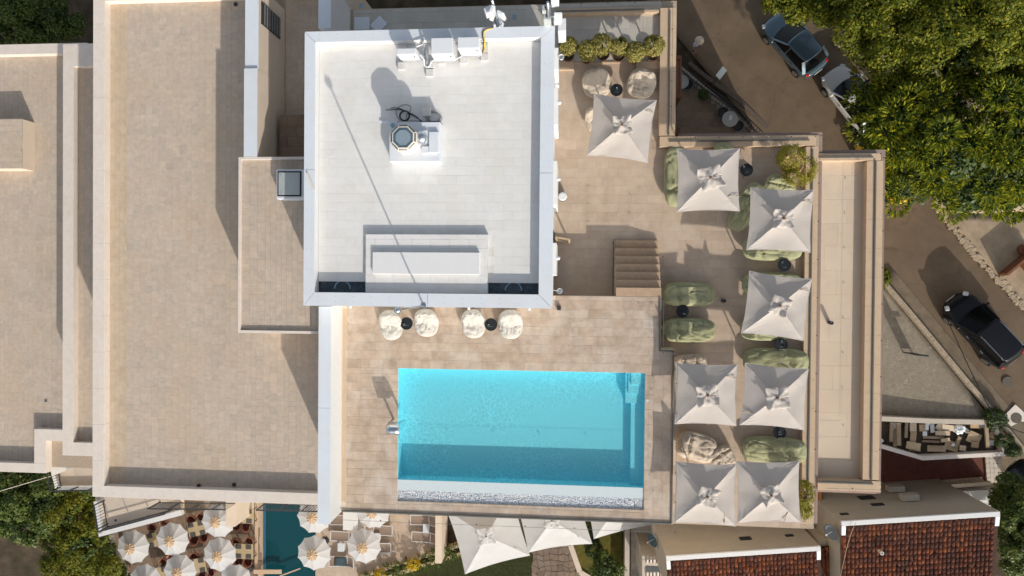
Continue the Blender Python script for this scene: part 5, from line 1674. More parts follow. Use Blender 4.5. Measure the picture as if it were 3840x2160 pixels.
SH = [('leftmost round shrub in the row above the beige bean bags', 2127, 172, 37, (2130, 207)), ('second round shrub from the left in the row of six', 2201, 190, 36, (2200, 215)), ('third round shrub from the left, tallest of the row', 2258, 164, 42, (2262, 203)),
      ('fourth round shrub in the row, with its brown pot showing', 2323, 172, 36, (2320, 208)), ('fifth round shrub in the row, standing furthest forward', 2382, 194, 38, (2378, 214)), ('rightmost pale round shrub in the row against the parapet', 2452, 170, 41, (2447, 206))]
for i, (lab, px, py, rp, pot_) in enumerate(SH):
    shrub(lab, px, py, rp, LT + 1.0, LT, M_LEAF_S, 40 + i, pot_)


def bush(name, label, base, lobes_px, n, size, m, seed, n_leaf=14, spread=.12, kind='spray', cat='bush', group=None, low=-.5):
    return tree(name, label, base, lobes_px, n, kind, size, m, seed, n_leaf, spread, group, .05, cat, .5, .3, low, None)


ob = P(2960, 622, LT)
olv = tree('potted_olive', 'airy olive in a tan pot in the corner of the upper parapets', (ob.x, ob.y, LT + .3), [(2985, 585, LT + 1.5, .55, .55, .45), (3015, 620, LT + 1.3, .45, .55, .4), (2990, 650, LT + 1.2, .45, .4, .35), (2960, 600, LT + 1.2, .35, .4, .3)], 360, 'spray', .045, M_LEAF_O, 61, 12, .13, None, .035, 'tree', .3, .35, -.6, None)
mb = MB(); mb.lathe([(.24, 0), (.33, .2), (.38, .45), (.36, .48), (.32, .46), (.30, .40), (.01, .38)], (ob.x, ob.y, LT), 24); pt_ = mb.build('pot', mat('tan_pot', (.50, .35, .19), rough=.8, var=.15, scale=8), olv)
ob2 = P(2985, 1850, LT)
shb = tree('potted_bush', 'loose green bush in a pot beside the bottom right parasol', (ob2.x, ob2.y, LT + .3), [(3010, 1860, LT + 1.1, .35, .4, .35), (3012, 1915, LT + 1.0, .32, .35, .3), (3000, 1835, LT + .9, .3, .25, .25)], 220, 'spray', .05, M_LEAF_C if 0 else M_LEAF_O, 62, 12, .12, None, .03, 'bush', .3, .35, -.6, None)
mb = MB(); mb.lathe([(.2, 0), (.3, .4), (.27, .42), (.24, .36), (.01, .35)], (ob2.x, ob2.y, LT), 20); mb.build('pot', M_POT, shb)

# trees left and below
tree('garden_tree', 'glossy dark leaved tree below the far left roof corner', tuple(P(120, 1950, GND)), [(60, 1830, -5.0, 2.2, 1.6, 1.5), (190, 1860, -4.6, 1.9, 1.7, 1.5), (120, 1960, -5.2, 2.2, 1.4, 1.4), (270, 1800, -4.8, 1.6, 1.2, 1.3), (30, 1900, -5.8, 1.8, 1.5, 1.3)], 2300, 'spray', .11, M_LEAF_C, 7, 14, .30, 'garden trees left of the restaurant')
tree('garden_tree', 'yellow green tree beside the triangular balcony', tuple(P(330, 2050, GND)), [(290, 1930, -4.6, 1.5, 1.6, 1.4), (320, 2030, -4.4, 1.6, 1.5, 1.4), (260, 2070, -5.4, 1.4, 1.4, 1.2), (360, 2090, -5.0, 1.5, 1.5, 1.3), (300, 2140, -5.2, 1.7, 1.2, 1.2), (310, 1860, -5.0, 1.2, 1.2, 1.1)], 2200, 'spray', .085, M_LEAF_Y, 8, 14, .26, 'garden trees left of the restaurant')
tree('garden_tree', 'green tree with small leaves at the corner of the restaurant terrace', tuple(P(420, 2150, GND)), [(400, 2115, -8.2, 1.0, 1.0, .9), (440, 2172, -9.0, 1.0, .8, .7), (385, 2170, -7.6, 1.2, 1.0, .9)], 800, 'spray', .09, M_LEAF_C, 9, 14, .24, 'garden trees left of the restaurant')
tree('garden_tree', 'dark shaded tree in the top left corner', tuple(P(110, 90, GND)), [(70, 70, -5.5, 2.4, 1.8, 1.5), (190, 60, -6.0, 2.2, 1.8, 1.4), (30, 130, -6.2, 2.0, 1.4, 1.2), (230, 130, -6.6, 1.6, 1.2, 1.1)], 1600, 'spray', .10, M_LEAF_C, 10, 12, .28)
tree('garden_tree', 'green leafy tree at the lower right edge beside the tiled roof', tuple(P(3830, 2010, -4.0)), [(3808, 1900, -.6, 1.2, 1.4, 1.1), (3835, 2010, -.4, 1.1, 1.5, 1.1), (3800, 2060, -1.2, .8, 1.0, .8), (3768, 1880, -1.4, .7, .6, .6), (3855, 2110, -.9, 1.1, .9, .8)], 1500, 'spray', .085, M_LEAF_C, 12, 14, .22)
tree('garden_tree', 'small bright tree standing on the lawn below the big parasols', tuple(P(2272, 2110, GND)), [(2270, 2120, -8.4, .8, .9, .7), (2295, 2150, -8.6, .7, .6, .6), (2255, 2085, -8.8, .5, .5, .5)], 360, 'spray', .075, M_LEAF_C, 13, 12, .2, tuft=(12, .25))
for i, (px, py, lab) in enumerate(((2225, 2050, 'small dark shrub at the edge of the lawn under the parasols'), (2212, 1990, 'shrub in the gap between the two right big parasols'))):
    bush('garden_bush', lab, tuple(P(px, py, GND)), [(px, py, -9.4, .5, .7, .5)], 120, .06, M_LEAF_D, 70 + i)
bush('garden_bush', 'grassy tuft beside the cobbled forecourt at the kerb', tuple(PR(3308, 1050)), [(3312, 1040, -1.2, .4, .5, .3), (3300, 1065, -1.2, .3, .3, .3)], 120, .06, M_LEAF_Y, 74)
for i, (px, py) in enumerate(((3735, 1575), (3770, 1655), (3800, 1690), (3720, 1560))):
    p = PR(px, py)
    bush('verge_bush', ('low dark weeds on the kerb above the manhole patch', 'low dark weeds beside the rubbish enclosure corner', 'low dark weeds right of the rubbish enclosure', 'small weeds at the cobble edge')[i], tuple(p), [(px, py, p.z + .25, .45, .4, .3)], 70, .05, M_LEAF_D, 80 + i)

# ------------------------------------------------------------------ cars
M_TYRE = mat('tyre', (.012, .012, .013), rough=.85, var=.1)
M_CARGLASS = mat('car_glass', (.004, .005, .006), rough=.12, var=0, spec=.22)
M_HEAD = mat('headlamp', (.55, .56, .58), rough=.1, var=0, spec=.8)
M_PLATE = mat('number_plate', (.75, .75, .73), rough=.5, var=0)
M_TRIM = mat('black_trim', (.012, .012, .013), rough=.5, var=0)


def car(label, nose, tail, z, L_, W_, H_, paint, suv=False, seed=0, rails=None):
    """nose, tail: world points at mid height; built around its own centre, then turned"""
    a, b = Vector(nose), Vector(tail)
    d = (a - b); hd = math.atan2(d.y, d.x)
    ctr = (a + b) / 2
    zg = road_z(ctr.x, ctr.y) if z is None else z
    root = thing('parked_car', label, 'car', (ctr.x, ctr.y, zg), 'cars in the street')
    fw = Vector((math.cos(hd), math.sin(hd)))
    pitch = 0.0 if z is not None else math.atan2(road_z(ctr.x + fw.x, ctr.y + fw.y) - zg, 1.0)
    root.rotation_euler = (0, -pitch, hd)
    l, w = L_ / 2, W_ / 2
    belt = .92 if not suv else 1.02
    hood = .80 if not suv else .95
    # body: rings across the car
    st = [(l, .46, .38, .58), (l - .09, .70, .26, .65), (l - .32, .88, .2, hood - .06), (l - .8, .97, .18, hood), (l - 1.25, 1.0, .18, belt - .02), (0, 1.0, .18, belt), (-l + 1.0, 1.0, .18, belt + .02), (-l + .5, .95, .2, belt + .02), (-l + .14, .82, .26, belt - .05), (-l, .60, .4, .75)]
    mb = MB()
    n = 11
    for (x, wf, zb, zt) in st:
        ww_ = w * wf
        ring = [(-ww_ * .86, zb), (-ww_ * .99, zb + (zt - zb) * .25), (-ww_, zb + (zt - zb) * .6), (-ww_ * .965, zt - .05), (-ww_ * .86, zt), (0, zt + .035), (ww_ * .86, zt), (ww_ * .965, zt - .05), (ww_, zb + (zt - zb) * .6), (ww_ * .99, zb + (zt - zb) * .25), (ww_ * .86, zb)]
        mb.v.extend([(x, y, zz) for y, zz in ring])
    for i in range(len(st) - 1):
        for j in range(n):
            mb.face((i * n + j, i * n + (j + 1) % n, (i + 1) * n + (j + 1) % n, (i + 1) * n + j))
    mb.face(list(range(n))); mb.face([(len(st) - 1) * n + j for j in range(n - 1, -1, -1)])
    body = mb.build('body', paint, root, local=True, smooth=True)
    bm = bmesh.new(); bm.from_mesh(body.data); bmesh.ops.recalc_face_normals(bm, faces=bm.faces); bm.to_mesh(body.data); bm.free()
    sb = body.modifiers.new('sub', 'SUBSURF'); sb.levels = 2; sb.render_levels = 2
    # cabin: glass band between the belt and the roof
    xw0, xw1 = l - .98, l - 1.92              # windscreen foot, top
    xr1, xr0 = (-l + .55, -l + .22) if suv else (-l + .78, -l + .30)
    rw = w * .74
    zr = H_ - .02
    bz = belt - .03

    def loop(x0, x1, hw, zz, bow=.16):
        pts = []
        for t in np.linspace(-1, 1, 9):
            pts.append((x0 + bow * (1 - t * t) - bow * .5, hw * t, zz))
        for t in np.linspace(.8, -.8, 5):
            pts.append((x1 + (x0 - x1) * (.5 + .5 * t), hw * (1.015 if abs(t) < .5 else 1.0), zz))
        for t in np.linspace(1, -1, 9):
            pts.append((x1 - bow * .6 * (1 - t * t) + bow * .3, hw * t * .97, zz))
        for t in np.linspace(-.8, .8, 5):
            pts.append((x1 + (x0 - x1) * (.5 + .5 * t), -hw * (1.015 if abs(t) < .5 else 1.0), zz))
        return pts
    lo, hi = loop(xw0, xr0, w * .93, bz), loop(xw1, xr1, rw, zr)
    m2 = MB()
    k_ = len(lo)
    m2.v.extend(lo); m2.v.extend(hi)
    for i in range(k_):
        m2.face((i, (i + 1) % k_, k_ + (i + 1) % k_, k_ + i))
    m2.face([k_ + i for i in range(k_)])
    cab = m2.build('glasshouse', M_CARGLASS, root, local=True, smooth=False)
    bm = bmesh.new(); bm.from_mesh(cab.data); bmesh.ops.recalc_face_normals(bm, faces=bm.faces); bm.to_mesh(cab.data); bm.free()
    # roof skin
    m3 = MB()

    def roof(u, v):
        x = xr1 - .06 + (xw1 + .10 - xr1 + .06) * u
        y = (v - .5) * 2
        hw = rw * (1.03 - .10 * (1 - u) ** 2) * (1 - .10 * abs(2 * u - 1) ** 6)
        cv = .055 * (1 - y * y) * (.35 + .65 * math.sin(PI * (.12 + .76 * u)))
        bx = (.13 * (1 - y * y) if u > .98 else 0) - (.06 * (1 - y * y) if u < .02 else 0)
        bx = .10 * (1 - y * y) * (u - .5)
        return (x + bx, hw * y, zr + .004 + cv - .012 * abs(y) ** 6)
    m3.grid(roof, 14, 12)
    m3.build('roof', paint, root, local=True, smooth=True, solid=.02)
    # pillars
    for s in (-1, 1):
        for (x0, x1, wd) in ((xw0 - .03, xw1 - .02, .07), (xr0 + .05, xr1 + .03, .17), (-.12, -.16, .07)):
            m4 = MB(); m4.bar((x0, s * w * .925, bz + .01), (x1, s * rw * .995, zr), wd, .05); m4.build('pillar', paint, root, local=True)
        m4 = MB(); m4.ball((xw0 - .18, s * (w + .06), belt + .03), .07, .11, .07, 12, 8); m4.build('mirror', paint, root, local=True, smooth=True)
        for xx in (.25, -.72):
            m4 = MB(); m4.bar((xx + .09, s * w * 1.0, belt - .14), (xx - .09, s * w * 1.0, belt - .14), .03, .03); m4.build('door_handle', M_CHROME, root, local=True)
        for xx in (l - .78, -l + .76):
            wh = MB()
            R2 = .31 if not suv else .35
            prof = [(R2 * .62, -.10), (R2 * .94, -.10), (R2, -.06), (R2, .06), (R2 * .94, .10), (R2 * .62, .10)]
            wh.lathe(prof, (0, 0, 0), 24)
            rot = Matrix.Rotation(PI / 2, 3, 'X')
            wh.v = [tuple(rot @ Vector(p) + Vector((xx, s * (w - .085), R2))) for p in wh.v]
            ty = wh.build('wheel', M_TYRE, root, local=True)
            hb = MB(); hb.lathe([(R2 * .58, 0), (R2 * .58, .02), (R2 * .2, .035), (.02, .035)], (0, 0, 0), 20)
            rot2 = Matrix.Rotation(-PI / 2 * s, 3, 'X')
            hb.v = [tuple(rot2 @ Vector(p) + Vector((xx, s * (w + .012), R2))) for p in hb.v]
            hb.build('hubcap', M_STEEL, ty, local=True)
        hl = MB(); hl.obox((l - .17, s * w * .68, hood - .17), .26, w * .26, .10, s * -.6, 0, .25); hl.build('headlight', M_HEAD, root, local=True, bevel=.05)
        tl = MB(); tl.obox((-l + .20, s * w * .74, belt - .12), .18, w * .16, .15, s * .6); tl.build('tail_light', M_RED, root, local=True, bevel=.04)
        if rails:
            rl = MB(); rl.tube([(xw1 - .1, s * rw * .93, zr + .02), (xw1 - .3, s * rw * .93, zr + .075), (xr1 + .3, s * rw * .93, zr + .075), (xr1 + .1, s * rw * .93, zr + .02)], .016, 6); rl.build('roof_rail', rails, root, local=True)
    g_ = MB(); g_.obox((l - .015, 0, .5), .05, w * 1.0, .16); g_.build('grille', M_TRIM, root, local=True, bevel=.03)
    g_ = MB(); g_.obox((l + .02, 0, .42), .015, .5, .11); g_.build('number_plate', M_PLATE, root, local=True)
    g_ = MB(); g_.obox((-l - .01, 0, .62), .015, .5, .11); g_.build('number_plate', M_PLATE, root, local=True)
    g_ = MB(); g_.bar((xw0 + .1, -.05, bz + .06), (xw0 - .02, w * .55, bz + .10), .015, .01); g_.build('wiper', M_TRIM, root, local=True)
    return root


M_GREYCAR = mat('grey_blue_paint', (.10, .155, .19), rough=.35, var=.03, metal=.6, spec=.5, coat=.8)
M_WHITECAR = mat('white_car_paint', (.62, .61, .585), rough=.3, var=.02, coat=.6)
M_BLACKCAR = mat('black_car_paint', (.006, .007, .010), rough=.35, var=.05, coat=.25, spec=.25)
M_YELLOWCAR = mat('yellow_car_paint', (.72, .42, .015), rough=.3, var=.03, coat=.6)
M_BLUECAR = mat('dark_blue_car_paint', (.02, .026, .035), rough=.2, var=.05, coat=.8)
def road_mid(px, py, h=.75):
    return PR(px, py, h)


car('grey blue hatchback parked under the tree at the top', road_mid(2900, 72), road_mid(3068, 262), None, 3.95, 1.70, 1.48, M_GREYCAR)
car('white hatchback half covered by the frond tree', road_mid(3132, 276), road_mid(3290, 478), None, 4.1, 1.72, 1.46, M_WHITECAR)
car('yellow car almost hidden by the frond tree', road_mid(3262, 520), road_mid(3405, 738), None, 4.1, 1.75, 1.46, M_YELLOWCAR)
car('black estate car driving on the road with red tail light', road_mid(3588, 1132), road_mid(3795, 1352), None, 4.22, 1.74, 1.52, M_BLACKCAR, suv=True, rails=M_CHROME)
car('dark car cut by the right edge beside the stone steps', P(3835, 1770, -1.8), P(3990, 1960, -1.8), -2.6, 4.2, 1.75, 1.46, M_BLUECAR)

# ------------------------------------------------------------------ walking person with a hat
pp = PR(2600, 190)
per = thing('person', 'person in a pale blue shirt and wide cream hat walking in the shade', 'person', (pp.x, pp.y, pp.z))
M_SKIN = mat('skin', (.42, .22, .13), rough=.6, var=.05)
M_SHIRT = mat('pale_blue_shirt', (.50, .58, .72), rough=.9, var=.08, scale=12)
M_TROUSER = mat('grey_trousers', (.12, .12, .14), rough=.9, var=.1)
M_HAT = mat('straw_hat', (.66, .56, .42), rough=.9, var=.12, scale=25)


def skin_body(name, verts, edges, radii, m, parent, root_i=0):
    me = bpy.data.meshes.new(name)
    me.from_pydata(verts, edges, [])
    me.materials.append(m)
    o = bpy.data.objects.new(name, me); COL.objects.link(o); o.parent = parent
    sk_ = o.modifiers.new('skin', 'SKIN'); sk_.use_smooth_shade = True
    if not me.skin_vertices:
        bpy.context.view_layer.objects.active = o
    lay = me.skin_vertices[0].data if me.skin_vertices else None
    if lay:
        for i, r in enumerate(radii):
            lay[i].radius = (r, r) if not isinstance(r, tuple) else r
            lay[i].use_root = (i == root_i)
    s = o.modifiers.new('sub', 'SUBSURF'); s.levels = 1; s.render_levels = 1
    return o


BV = [(0, 0, .95), (0, 0, 1.15), (0, 0, 1.36), (0, .02, 1.48), (0, .03, 1.58), (0, .04, 1.68),
      (.09, 0, .90), (.10, .12, .50), (.10, .05, .09), (.10, .18, .05), (-.09, 0, .90), (-.10, -.06, .50), (-.10, -.28, .13), (-.10, -.20, .05),
      (.18, 0, 1.38), (.24, .02, 1.12), (.24, .24, 1.02), (-.18, 0, 1.38), (-.25, -.08, 1.12), (-.24, .10, .95)]
BE = [(0, 1), (1, 2), (2, 3), (3, 4), (4, 5), (0, 6), (6, 7), (7, 8), (8, 9), (0, 10), (10, 11), (11, 12), (12, 13), (2, 14), (14, 15), (15, 16), (2, 17), (17, 18), (18, 19)]
BR_ = [(.16, .11), (.15, .10), (.17, .10), .055, .09, .085, .085, .06, .045, .035, .085, .06, .045, .035, .065, .045, .034, .065, .045, .034]
for hx, base_i in ((.24, 16), (-.24, 19)):
    bx_, by_, bz_ = BV[base_i]
    pal = len(BV); BV.append((bx_, by_ + .07, bz_ - .02)); BE.append((base_i, pal)); BR_.append((.035, .016))
    for q, ln in enumerate((.06, .075, .08, .072)):
        i0 = len(BV)
        ox = (q - 1.5) * .021
        BV.append((bx_ + ox, by_ + .07 + ln * .6, bz_ - .03)); BE.append((pal, i0)); BR_.append(.009)
        BV.append((bx_ + ox, by_ + .07 + ln, bz_ - .055)); BE.append((i0, i0 + 1)); BR_.append(.007)
    i0 = len(BV); s_ = -1 if hx > 0 else 1
    BV.append((bx_ + s_ * .045, by_ + .06, bz_ - .01)); BE.append((pal, i0)); BR_.append(.011)
    BV.append((bx_ + s_ * .05, by_ + .10, bz_ - .02)); BE.append((i0, i0 + 1)); BR_.append(.008)
pb_ = skin_body('body', BV, BE, BR_, M_SKIN, per)
sv = [(0, 0, .92), (0, 0, 1.15), (0, 0, 1.36), (0, .02, 1.45), (.18, 0, 1.38), (.235, .015, 1.17), (-.18, 0, 1.38), (-.24, -.06, 1.17)]
skin_body('shirt', sv, [(0, 1), (1, 2), (2, 3), (2, 4), (4, 5), (2, 6), (6, 7)], [(.19, .13), (.175, .12), (.19, .115), .07, .085, .065, .085, .065], M_SHIRT, per)
skin_body('trousers', [BV[0], BV[6], BV[7], (.10, .06, .14), BV[10], BV[11], (-.10, -.26, .17)], [(0, 1), (1, 2), (2, 3), (0, 4), (4, 5), (5, 6)], [(.17, .12), .10, .075, .065, .10, .075, .065], M_TROUSER, per)
mb = MB(); mb.lathe([(.11, .0), (.24, -.03), (.245, -.02), (.12, .015), (.115, .09), (.08, .12), (.01, .125)], (0, .04, 1.73), 24); mb.build('hat', M_HAT, per, local=True, smooth=True)
mb = MB()
mb.ball((0, .135, 1.66), .016, .02, .02, 8, 6); mb.build('nose', M_SKIN, per, local=True, smooth=True)
mb = MB(); mb.ball((.03, .122, 1.685), .012, nu=8, nv=6); mb.ball((-.03, .122, 1.685), .012, nu=8, nv=6); mb.build('eyes', M_RUBBER, per, local=True)
mb = MB(); mb.ball((0, -.01, 1.67), .098, .10, .10, 14, 10); mb.build('hair', M_WOODBROWN, per, local=True, smooth=True)
per.rotation_euler = (0, 0, math.radians(-150))

# ------------------------------------------------------------------ patio beside the street
PZ = -2.15
pat = thing('street_patio', 'brown tiled triangular patio between the terrace and the street', 'patio', tuple(P(2640, 420, PZ)))
pq = [(2440, 150), (2548, 240), (2640, 320), (2740, 400), (2890, 540), (2440, 760)]
mb = MB(); mb.prism([P(x, y, PZ) for x, y in pq], PZ - .9, PZ - .02); mb.build('patio_base', M_JOINT, pat)
q5 = [P(x, y, PZ) for x, y in pq]


def in_poly(x, y, pts):
    c = False
    for i in range(len(pts)):
        a, b = pts[i], pts[i - 1]
        if (a.y > y) != (b.y > y) and x < (b.x - a.x) * (y - a.y) / (b.y - a.y) + a.x:
            c = not c
    return c


xs, ys_ = [p.x for p in q5], [p.y for p in q5]
tiles(pat, (min(xs), min(ys_), max(xs), max(ys_)), PZ, M_PATIO, rows=.42, widths=(.42, .6), gap=.006, name='patio_tile', most=200, thick=.018,
      keep=lambda x, y, r: all(in_poly(u, v, q5) for u, v in ((r[0], r[1]), (r[2], r[3]), (r[0], r[3]), (r[2], r[1]))))
# railing of the patio: two dark rails joined by rungs (a planter frame)
fn5 = thing('patio_railing', 'dark steel ladder like railing planter along the patio edge', 'railing', tuple(P(2700, 380, PZ)))
run = [(2556, 262), (2600, 300), (2650, 338), (2705, 375), (2755, 415), (2805, 462), (2852, 508)]
A_, B_2 = [P(x, y, PZ + .9) for x, y in run], [P(x + 9, y - 12, PZ + .9) for x, y in run]
for q in (A_, B_2):
    mb = MB(); mb.tube(q, .028, 6); mb.build('rail', M_DARK, fn5)
    mb = MB(); mb.tube([p - Vector((0, 0, .8)) for p in q], .02, 6); mb.build('rail', M_DARK, fn5)
for i in range(len(run) - 1):
    for k_ in range(5):
        t = k_ / 5
        a, b = A_[i] * (1 - t) + A_[i + 1] * t, B_2[i] * (1 - t) + B_2[i + 1] * t
        mb = MB(); mb.bar(a, b, .03, .03); mb.bar(a, a - Vector((0, 0, .95)), .02, .02); mb.build('rung', M_DARK, fn5)
mb = MB()
for i in range(len(run) - 1):
    a, b = P(run[i][0] + 26, run[i][1] - 26, PZ - .1), P(run[i + 1][0] + 26, run[i + 1][1] - 26, PZ - .1)
    mb.bar(a, b, .22, .3)
tag(mb.build('patio_kerb', M_STONEPATH, bevel=.02), 'stone kerb between the patio railing and the road', 'kerb')


def tub_chair(name, label, m_shell, m_seat, group):
    root = thing(name, label, 'chair', (0, 0, 0), group)
    mb = MB()

    def shell(u, v):
        t = -.15 * PI + u * 1.3 * PI
        r = .27 + .05 * v
        hgt = .42 + (.30 - .12 * abs(2 * u - 1) ** 2) * v
        return (r * math.cos(t), r * math.sin(t), hgt)
    mb.grid(shell, 20, 4); mb.build('backrest', m_shell, root, local=True, smooth=True, solid=.03)
    mb = MB(); mb.lathe([(.25, 0), (.27, .03), (.26, .07), (.18, .085)], (0, 0, .38), 22); mb.build('seat', m_seat, root, local=True, smooth=True)
    for sx, sy in ((.2, .2), (-.2, .2), (.2, -.18), (-.2, -.18)):
        mb = MB(); mb.tube([(sx * .8, sy * .8, .4), (sx, sy, 0)], .014, 6); mb.build('leg', m_shell, root, local=True)
    return root


M_GREYSEAT = mat('grey_shell', (.13, .15, .16), rough=.6, var=.05)
pc = tub_chair('patio_chair', 'dark grey patio chair above left of the round patio table', M_GREYSEAT, M_MATGREY, 'grey patio chairs')


def face_to(o, px, py, z, tx, ty):
    p, q = P(px, py, z + .6), P(tx, ty, z + .6)
    o.location = (p.x, p.y, z)
    o.rotation_euler = (0, 0, math.atan2(q.y - p.y, q.x - p.x) + PI / 2)


face_to(pc, 2711, 421, PZ, 2738, 446)
c_ = dup(pc, (0, 0, 0), 0, 'dark grey patio chair below right of the round patio table'); face_to(c_, 2768, 472, PZ, 2738, 446)
c_ = dup(pc, (0, 0, 0), 0, 'dark grey patio chair beside the brown timber frame'); face_to(c_, 2578, 316, PZ, 2552, 306)


def round_table(label, px, py, z, rad, m, group):
    c = P(px, py, z + .74)
    root = thing('round_table', label, 'table', (c.x, c.y, z), group)
    mb = MB(); mb.lathe([(rad, 0), (rad + .01, .015), (rad, .03), (rad * .5, .031)], (c.x, c.y, z + .71), 32); mb.build('table_top', m, root)
    mb = MB(); mb.tube([(c.x, c.y, z), (c.x, c.y, z + .71)], .035, 10); mb.build('leg', M_DARK, root)
    mb = MB(); mb.lathe([(.2, 0), (.2, .02), (.05, .04)], (c.x, c.y, z), 20); mb.build('base', M_DARK, root)
    return root


M_PATTOP = mat('grey_table_top', (.40, .39, .36), rough=.6, var=.05)
round_table('round grey table with a napkin on the patio', 2738, 446, PZ, .42, M_PATTOP, 'patio tables')
round_table('round grey table partly hidden by the timber frame', 2556, 306, PZ, .38, M_PATTOP, 'patio tables')
c = P(2740, 442, PZ + .75); mb = MB(); mb.obox((c.x, c.y, PZ + .755), .14, .26, .02, -.2); tag(mb.build('napkin', M_WHITE), 'white napkin stand on the round patio table', 'napkin')
tf = thing('timber_shelf', 'brown timber shelf frame against the terrace wall above the patio', 'shelf', tuple(P(2550, 300, PZ)))
for (x0, y0, x1, y1, z0, z1) in ((2536, 208, 2556, 222, 0, 2.2), (2536, 352, 2556, 366, 0, 2.2), (2536, 208, 2546, 366, 2.0, 2.15), (2548, 208, 2556, 366, 2.0, 2.15), (2536, 480, 2552, 505, 0, 2.0)):
    r = rect(x0, y0, x1, y1, PZ + z1); mb = MB(); mb.box(r[0], r[1], PZ + z0, r[2], r[3], PZ + z1 + .001 * x0 % 7 * .002); mb.build('post', M_WOODBROWN, tf)
r = rect(2548, 240, 2556, 335, PZ + 1.5); mb = MB(); mb.box(r[0], r[1], PZ + 1.2, r[2], r[3], PZ + 1.5); tag(mb.build('mosaic_panel', mat('teal_mosaic', (.22, .36, .32), rough=.5, var=.6, scale=18, stain=(.55, .35, .28), stain_scale=14, stain_amt=.7)), 'teal and pink patterned panel in the timber frame', 'panel')
sg = PR(2668, 322)
sgn_ = thing('street_sign', 'blank white rectangular sign on a dark pole in the patio kerb', 'sign', tuple(sg))
tp = P(2702, 262, sg.z + 2.3)
mb = MB(); mb.tube([sg, Vector((sg.x, sg.y, sg.z + 2.2))], .025, 8); mb.build('pole', M_DARK, sgn_)
ax_ = (P(2716, 246, sg.z + 2.2) - P(2690, 280, sg.z + 2.2)); an = math.atan2(ax_.y, ax_.x)
mb = MB(); mb.obox((sg.x + .05, sg.y + .04, sg.z + 2.25), .60, .34, .03, an, .5); mb.build('panel', mat('sign_face', (.62, .68, .68), rough=.5, var=.03), sgn_)
shrub('small round green shrub in a pot inside the patio railing', 2640, 352, 22, PZ + .9, PZ, M_LEAF_D, 60, (2640, 358), .04, 160, 'patio shrubs')

# ------------------------------------------------------------------ forecourt things, rubbish enclosure, red tiled yard
gt = PR(3425, 1330)
bar_ = thing('parking_barrier', 'dark steel board standing on the cobbles, casting a long shadow', 'barrier', tuple(gt))
a, b = PR(3417, 1327, .9), PR(3452, 1330, .9)
mb = MB(); mb.bar(a, b, .05, 1.5); mb.build('board', M_DARK, bar_)
mb = MB(); mb.bar(b, PR(3479, 1333, .9), .05, .1); mb.build('arm', M_DARK, bar_)
for q in (a, b):
    mb = MB(); mb.tube([q - Vector((0, 0, .95)), q + Vector((0, 0, .75))], .03, 6); mb.build('post', M_DARK, bar_)
for i, (px, py, r_, lab) in enumerate(((3778, 1432, .24, 'round manhole cover in a chalky patch beside the black car'), (3810, 1567, .24, 'round manhole cover on a pale concrete square at the right edge'))):
    p = PR(px, py, .012)
    mh = thing('manhole', lab, 'manhole', tuple(p), 'street manholes')
    if i:
        mb = MB(); mb.obox((p.x, p.y, p.z), 1.0, .95, .03, -.75); mb.build('concrete_pad', M_COPING, mh)
    mb = MB(); mb.lathe([(r_ + .03, 0), (r_ + .03, .012), (r_, .014), (r_ - .01, .01), (.01, .012)], (p.x, p.y, p.z + .012), 24); mb.build('cover', mat('iron_%d' % i, (.11, .095, .075), rough=.7, var=.3, scale=20), mh)
# overhead wire across the forecourt
cable('overhead_wire', 'black overhead wire crossing the road beside the black car', [P(3548, 1190, 2.0), P(3640, 1390, 2.4), P(3700, 1510, 2.6), P(3760, 1590, 2.8), P(3860, 1630, 3.0)], .022, M_RUBBER, 'wire')
# yard wall wedge and rusty drum at the right edge
wz = PR(3750, 1040)
mb = MB(); a, b, c3 = PR(3742, 1030), PR(3845, 945), PR(3752, 1052)
mb.bar(a + Vector((0, 0, .35)), b + Vector((0, 0, .35)), .12, .9); mb.bar(PR(3815, 985) + Vector((0, 0, .3)), PR(3855, 1030) + Vector((0, 0, .3)), .12, .8)
tag(mb.build('yard_wall', M_WOODBROWN), 'low brown angled wall on the sandy yard at the right edge', 'wall')
p = PR(3832, 938); mb = MB(); mb.lathe([(.28, 0), (.29, .05), (.28, .4), (.29, .42), (.25, .43), (.24, .36), (.01, .36)], tuple(p), 24); tag(mb.build('rusty_drum', mat('rust', (.20, .085, .045), rough=.9, var=.3, scale=10)), 'rusty round drum at the right edge of the yard', 'drum')

EZ = -.75
enc = thing('rubbish_enclosure', 'walled yard piled with flattened cardboard and timber', 'enclosure', tuple(P(3530, 1650, EZ)))
eo = [(3240, 1560), (3720, 1578), (3768, 1700), (3455, 1716), (3290, 1668), (3240, 1655)]
mb = MB(); mb.prism([P(x, y, EZ) for x, y in eo], EZ - 2.5, EZ); mb.build('floor', mat('dirt_floor', (.075, .055, .04), rough=1, var=.4, scale=6), enc)
for (x0, y0), (x1, y1) in (((3720, 1583), (3766, 1699)), ((3766, 1699), (3455, 1716)), ((3455, 1716), (3288, 1668))):
    mb = MB(); mb.bar(P(x0, y0, EZ + .35) - Vector((0, 0, .2)), P(x1, y1, EZ + .35) - Vector((0, 0, .2)), .2, .75); mb.build('wall', M_COPING, enc)
for (x0, y0), (x1, y1) in (((3250, 1566), (3500, 1578)), ((3500, 1578), (3720, 1582))):
    mb = MB(); mb.bar(P(x0, y0, EZ + .3) - Vector((0, 0, .2)), P(x1, y1, EZ + .3) - Vector((0, 0, .2)), .25, .7); mb.build('wall', M_STUCCOD, enc)
M_CARD = mat('cardboard', (.48, .36, .22), rough=.9, rand='obj', ramp=[(.40, .28, .16), (.58, .46, .30), (.50, .37, .23), (.66, .56, .42), (.44, .31, .18)], var=.1, scale=8)
M_PALLET = mat('grey_timber', (.30, .23, .15), rough=.95, rand='obj', ramp=[(.22, .16, .10), (.36, .28, .19), (.30, .23, .15)], var=.2, scale=10)
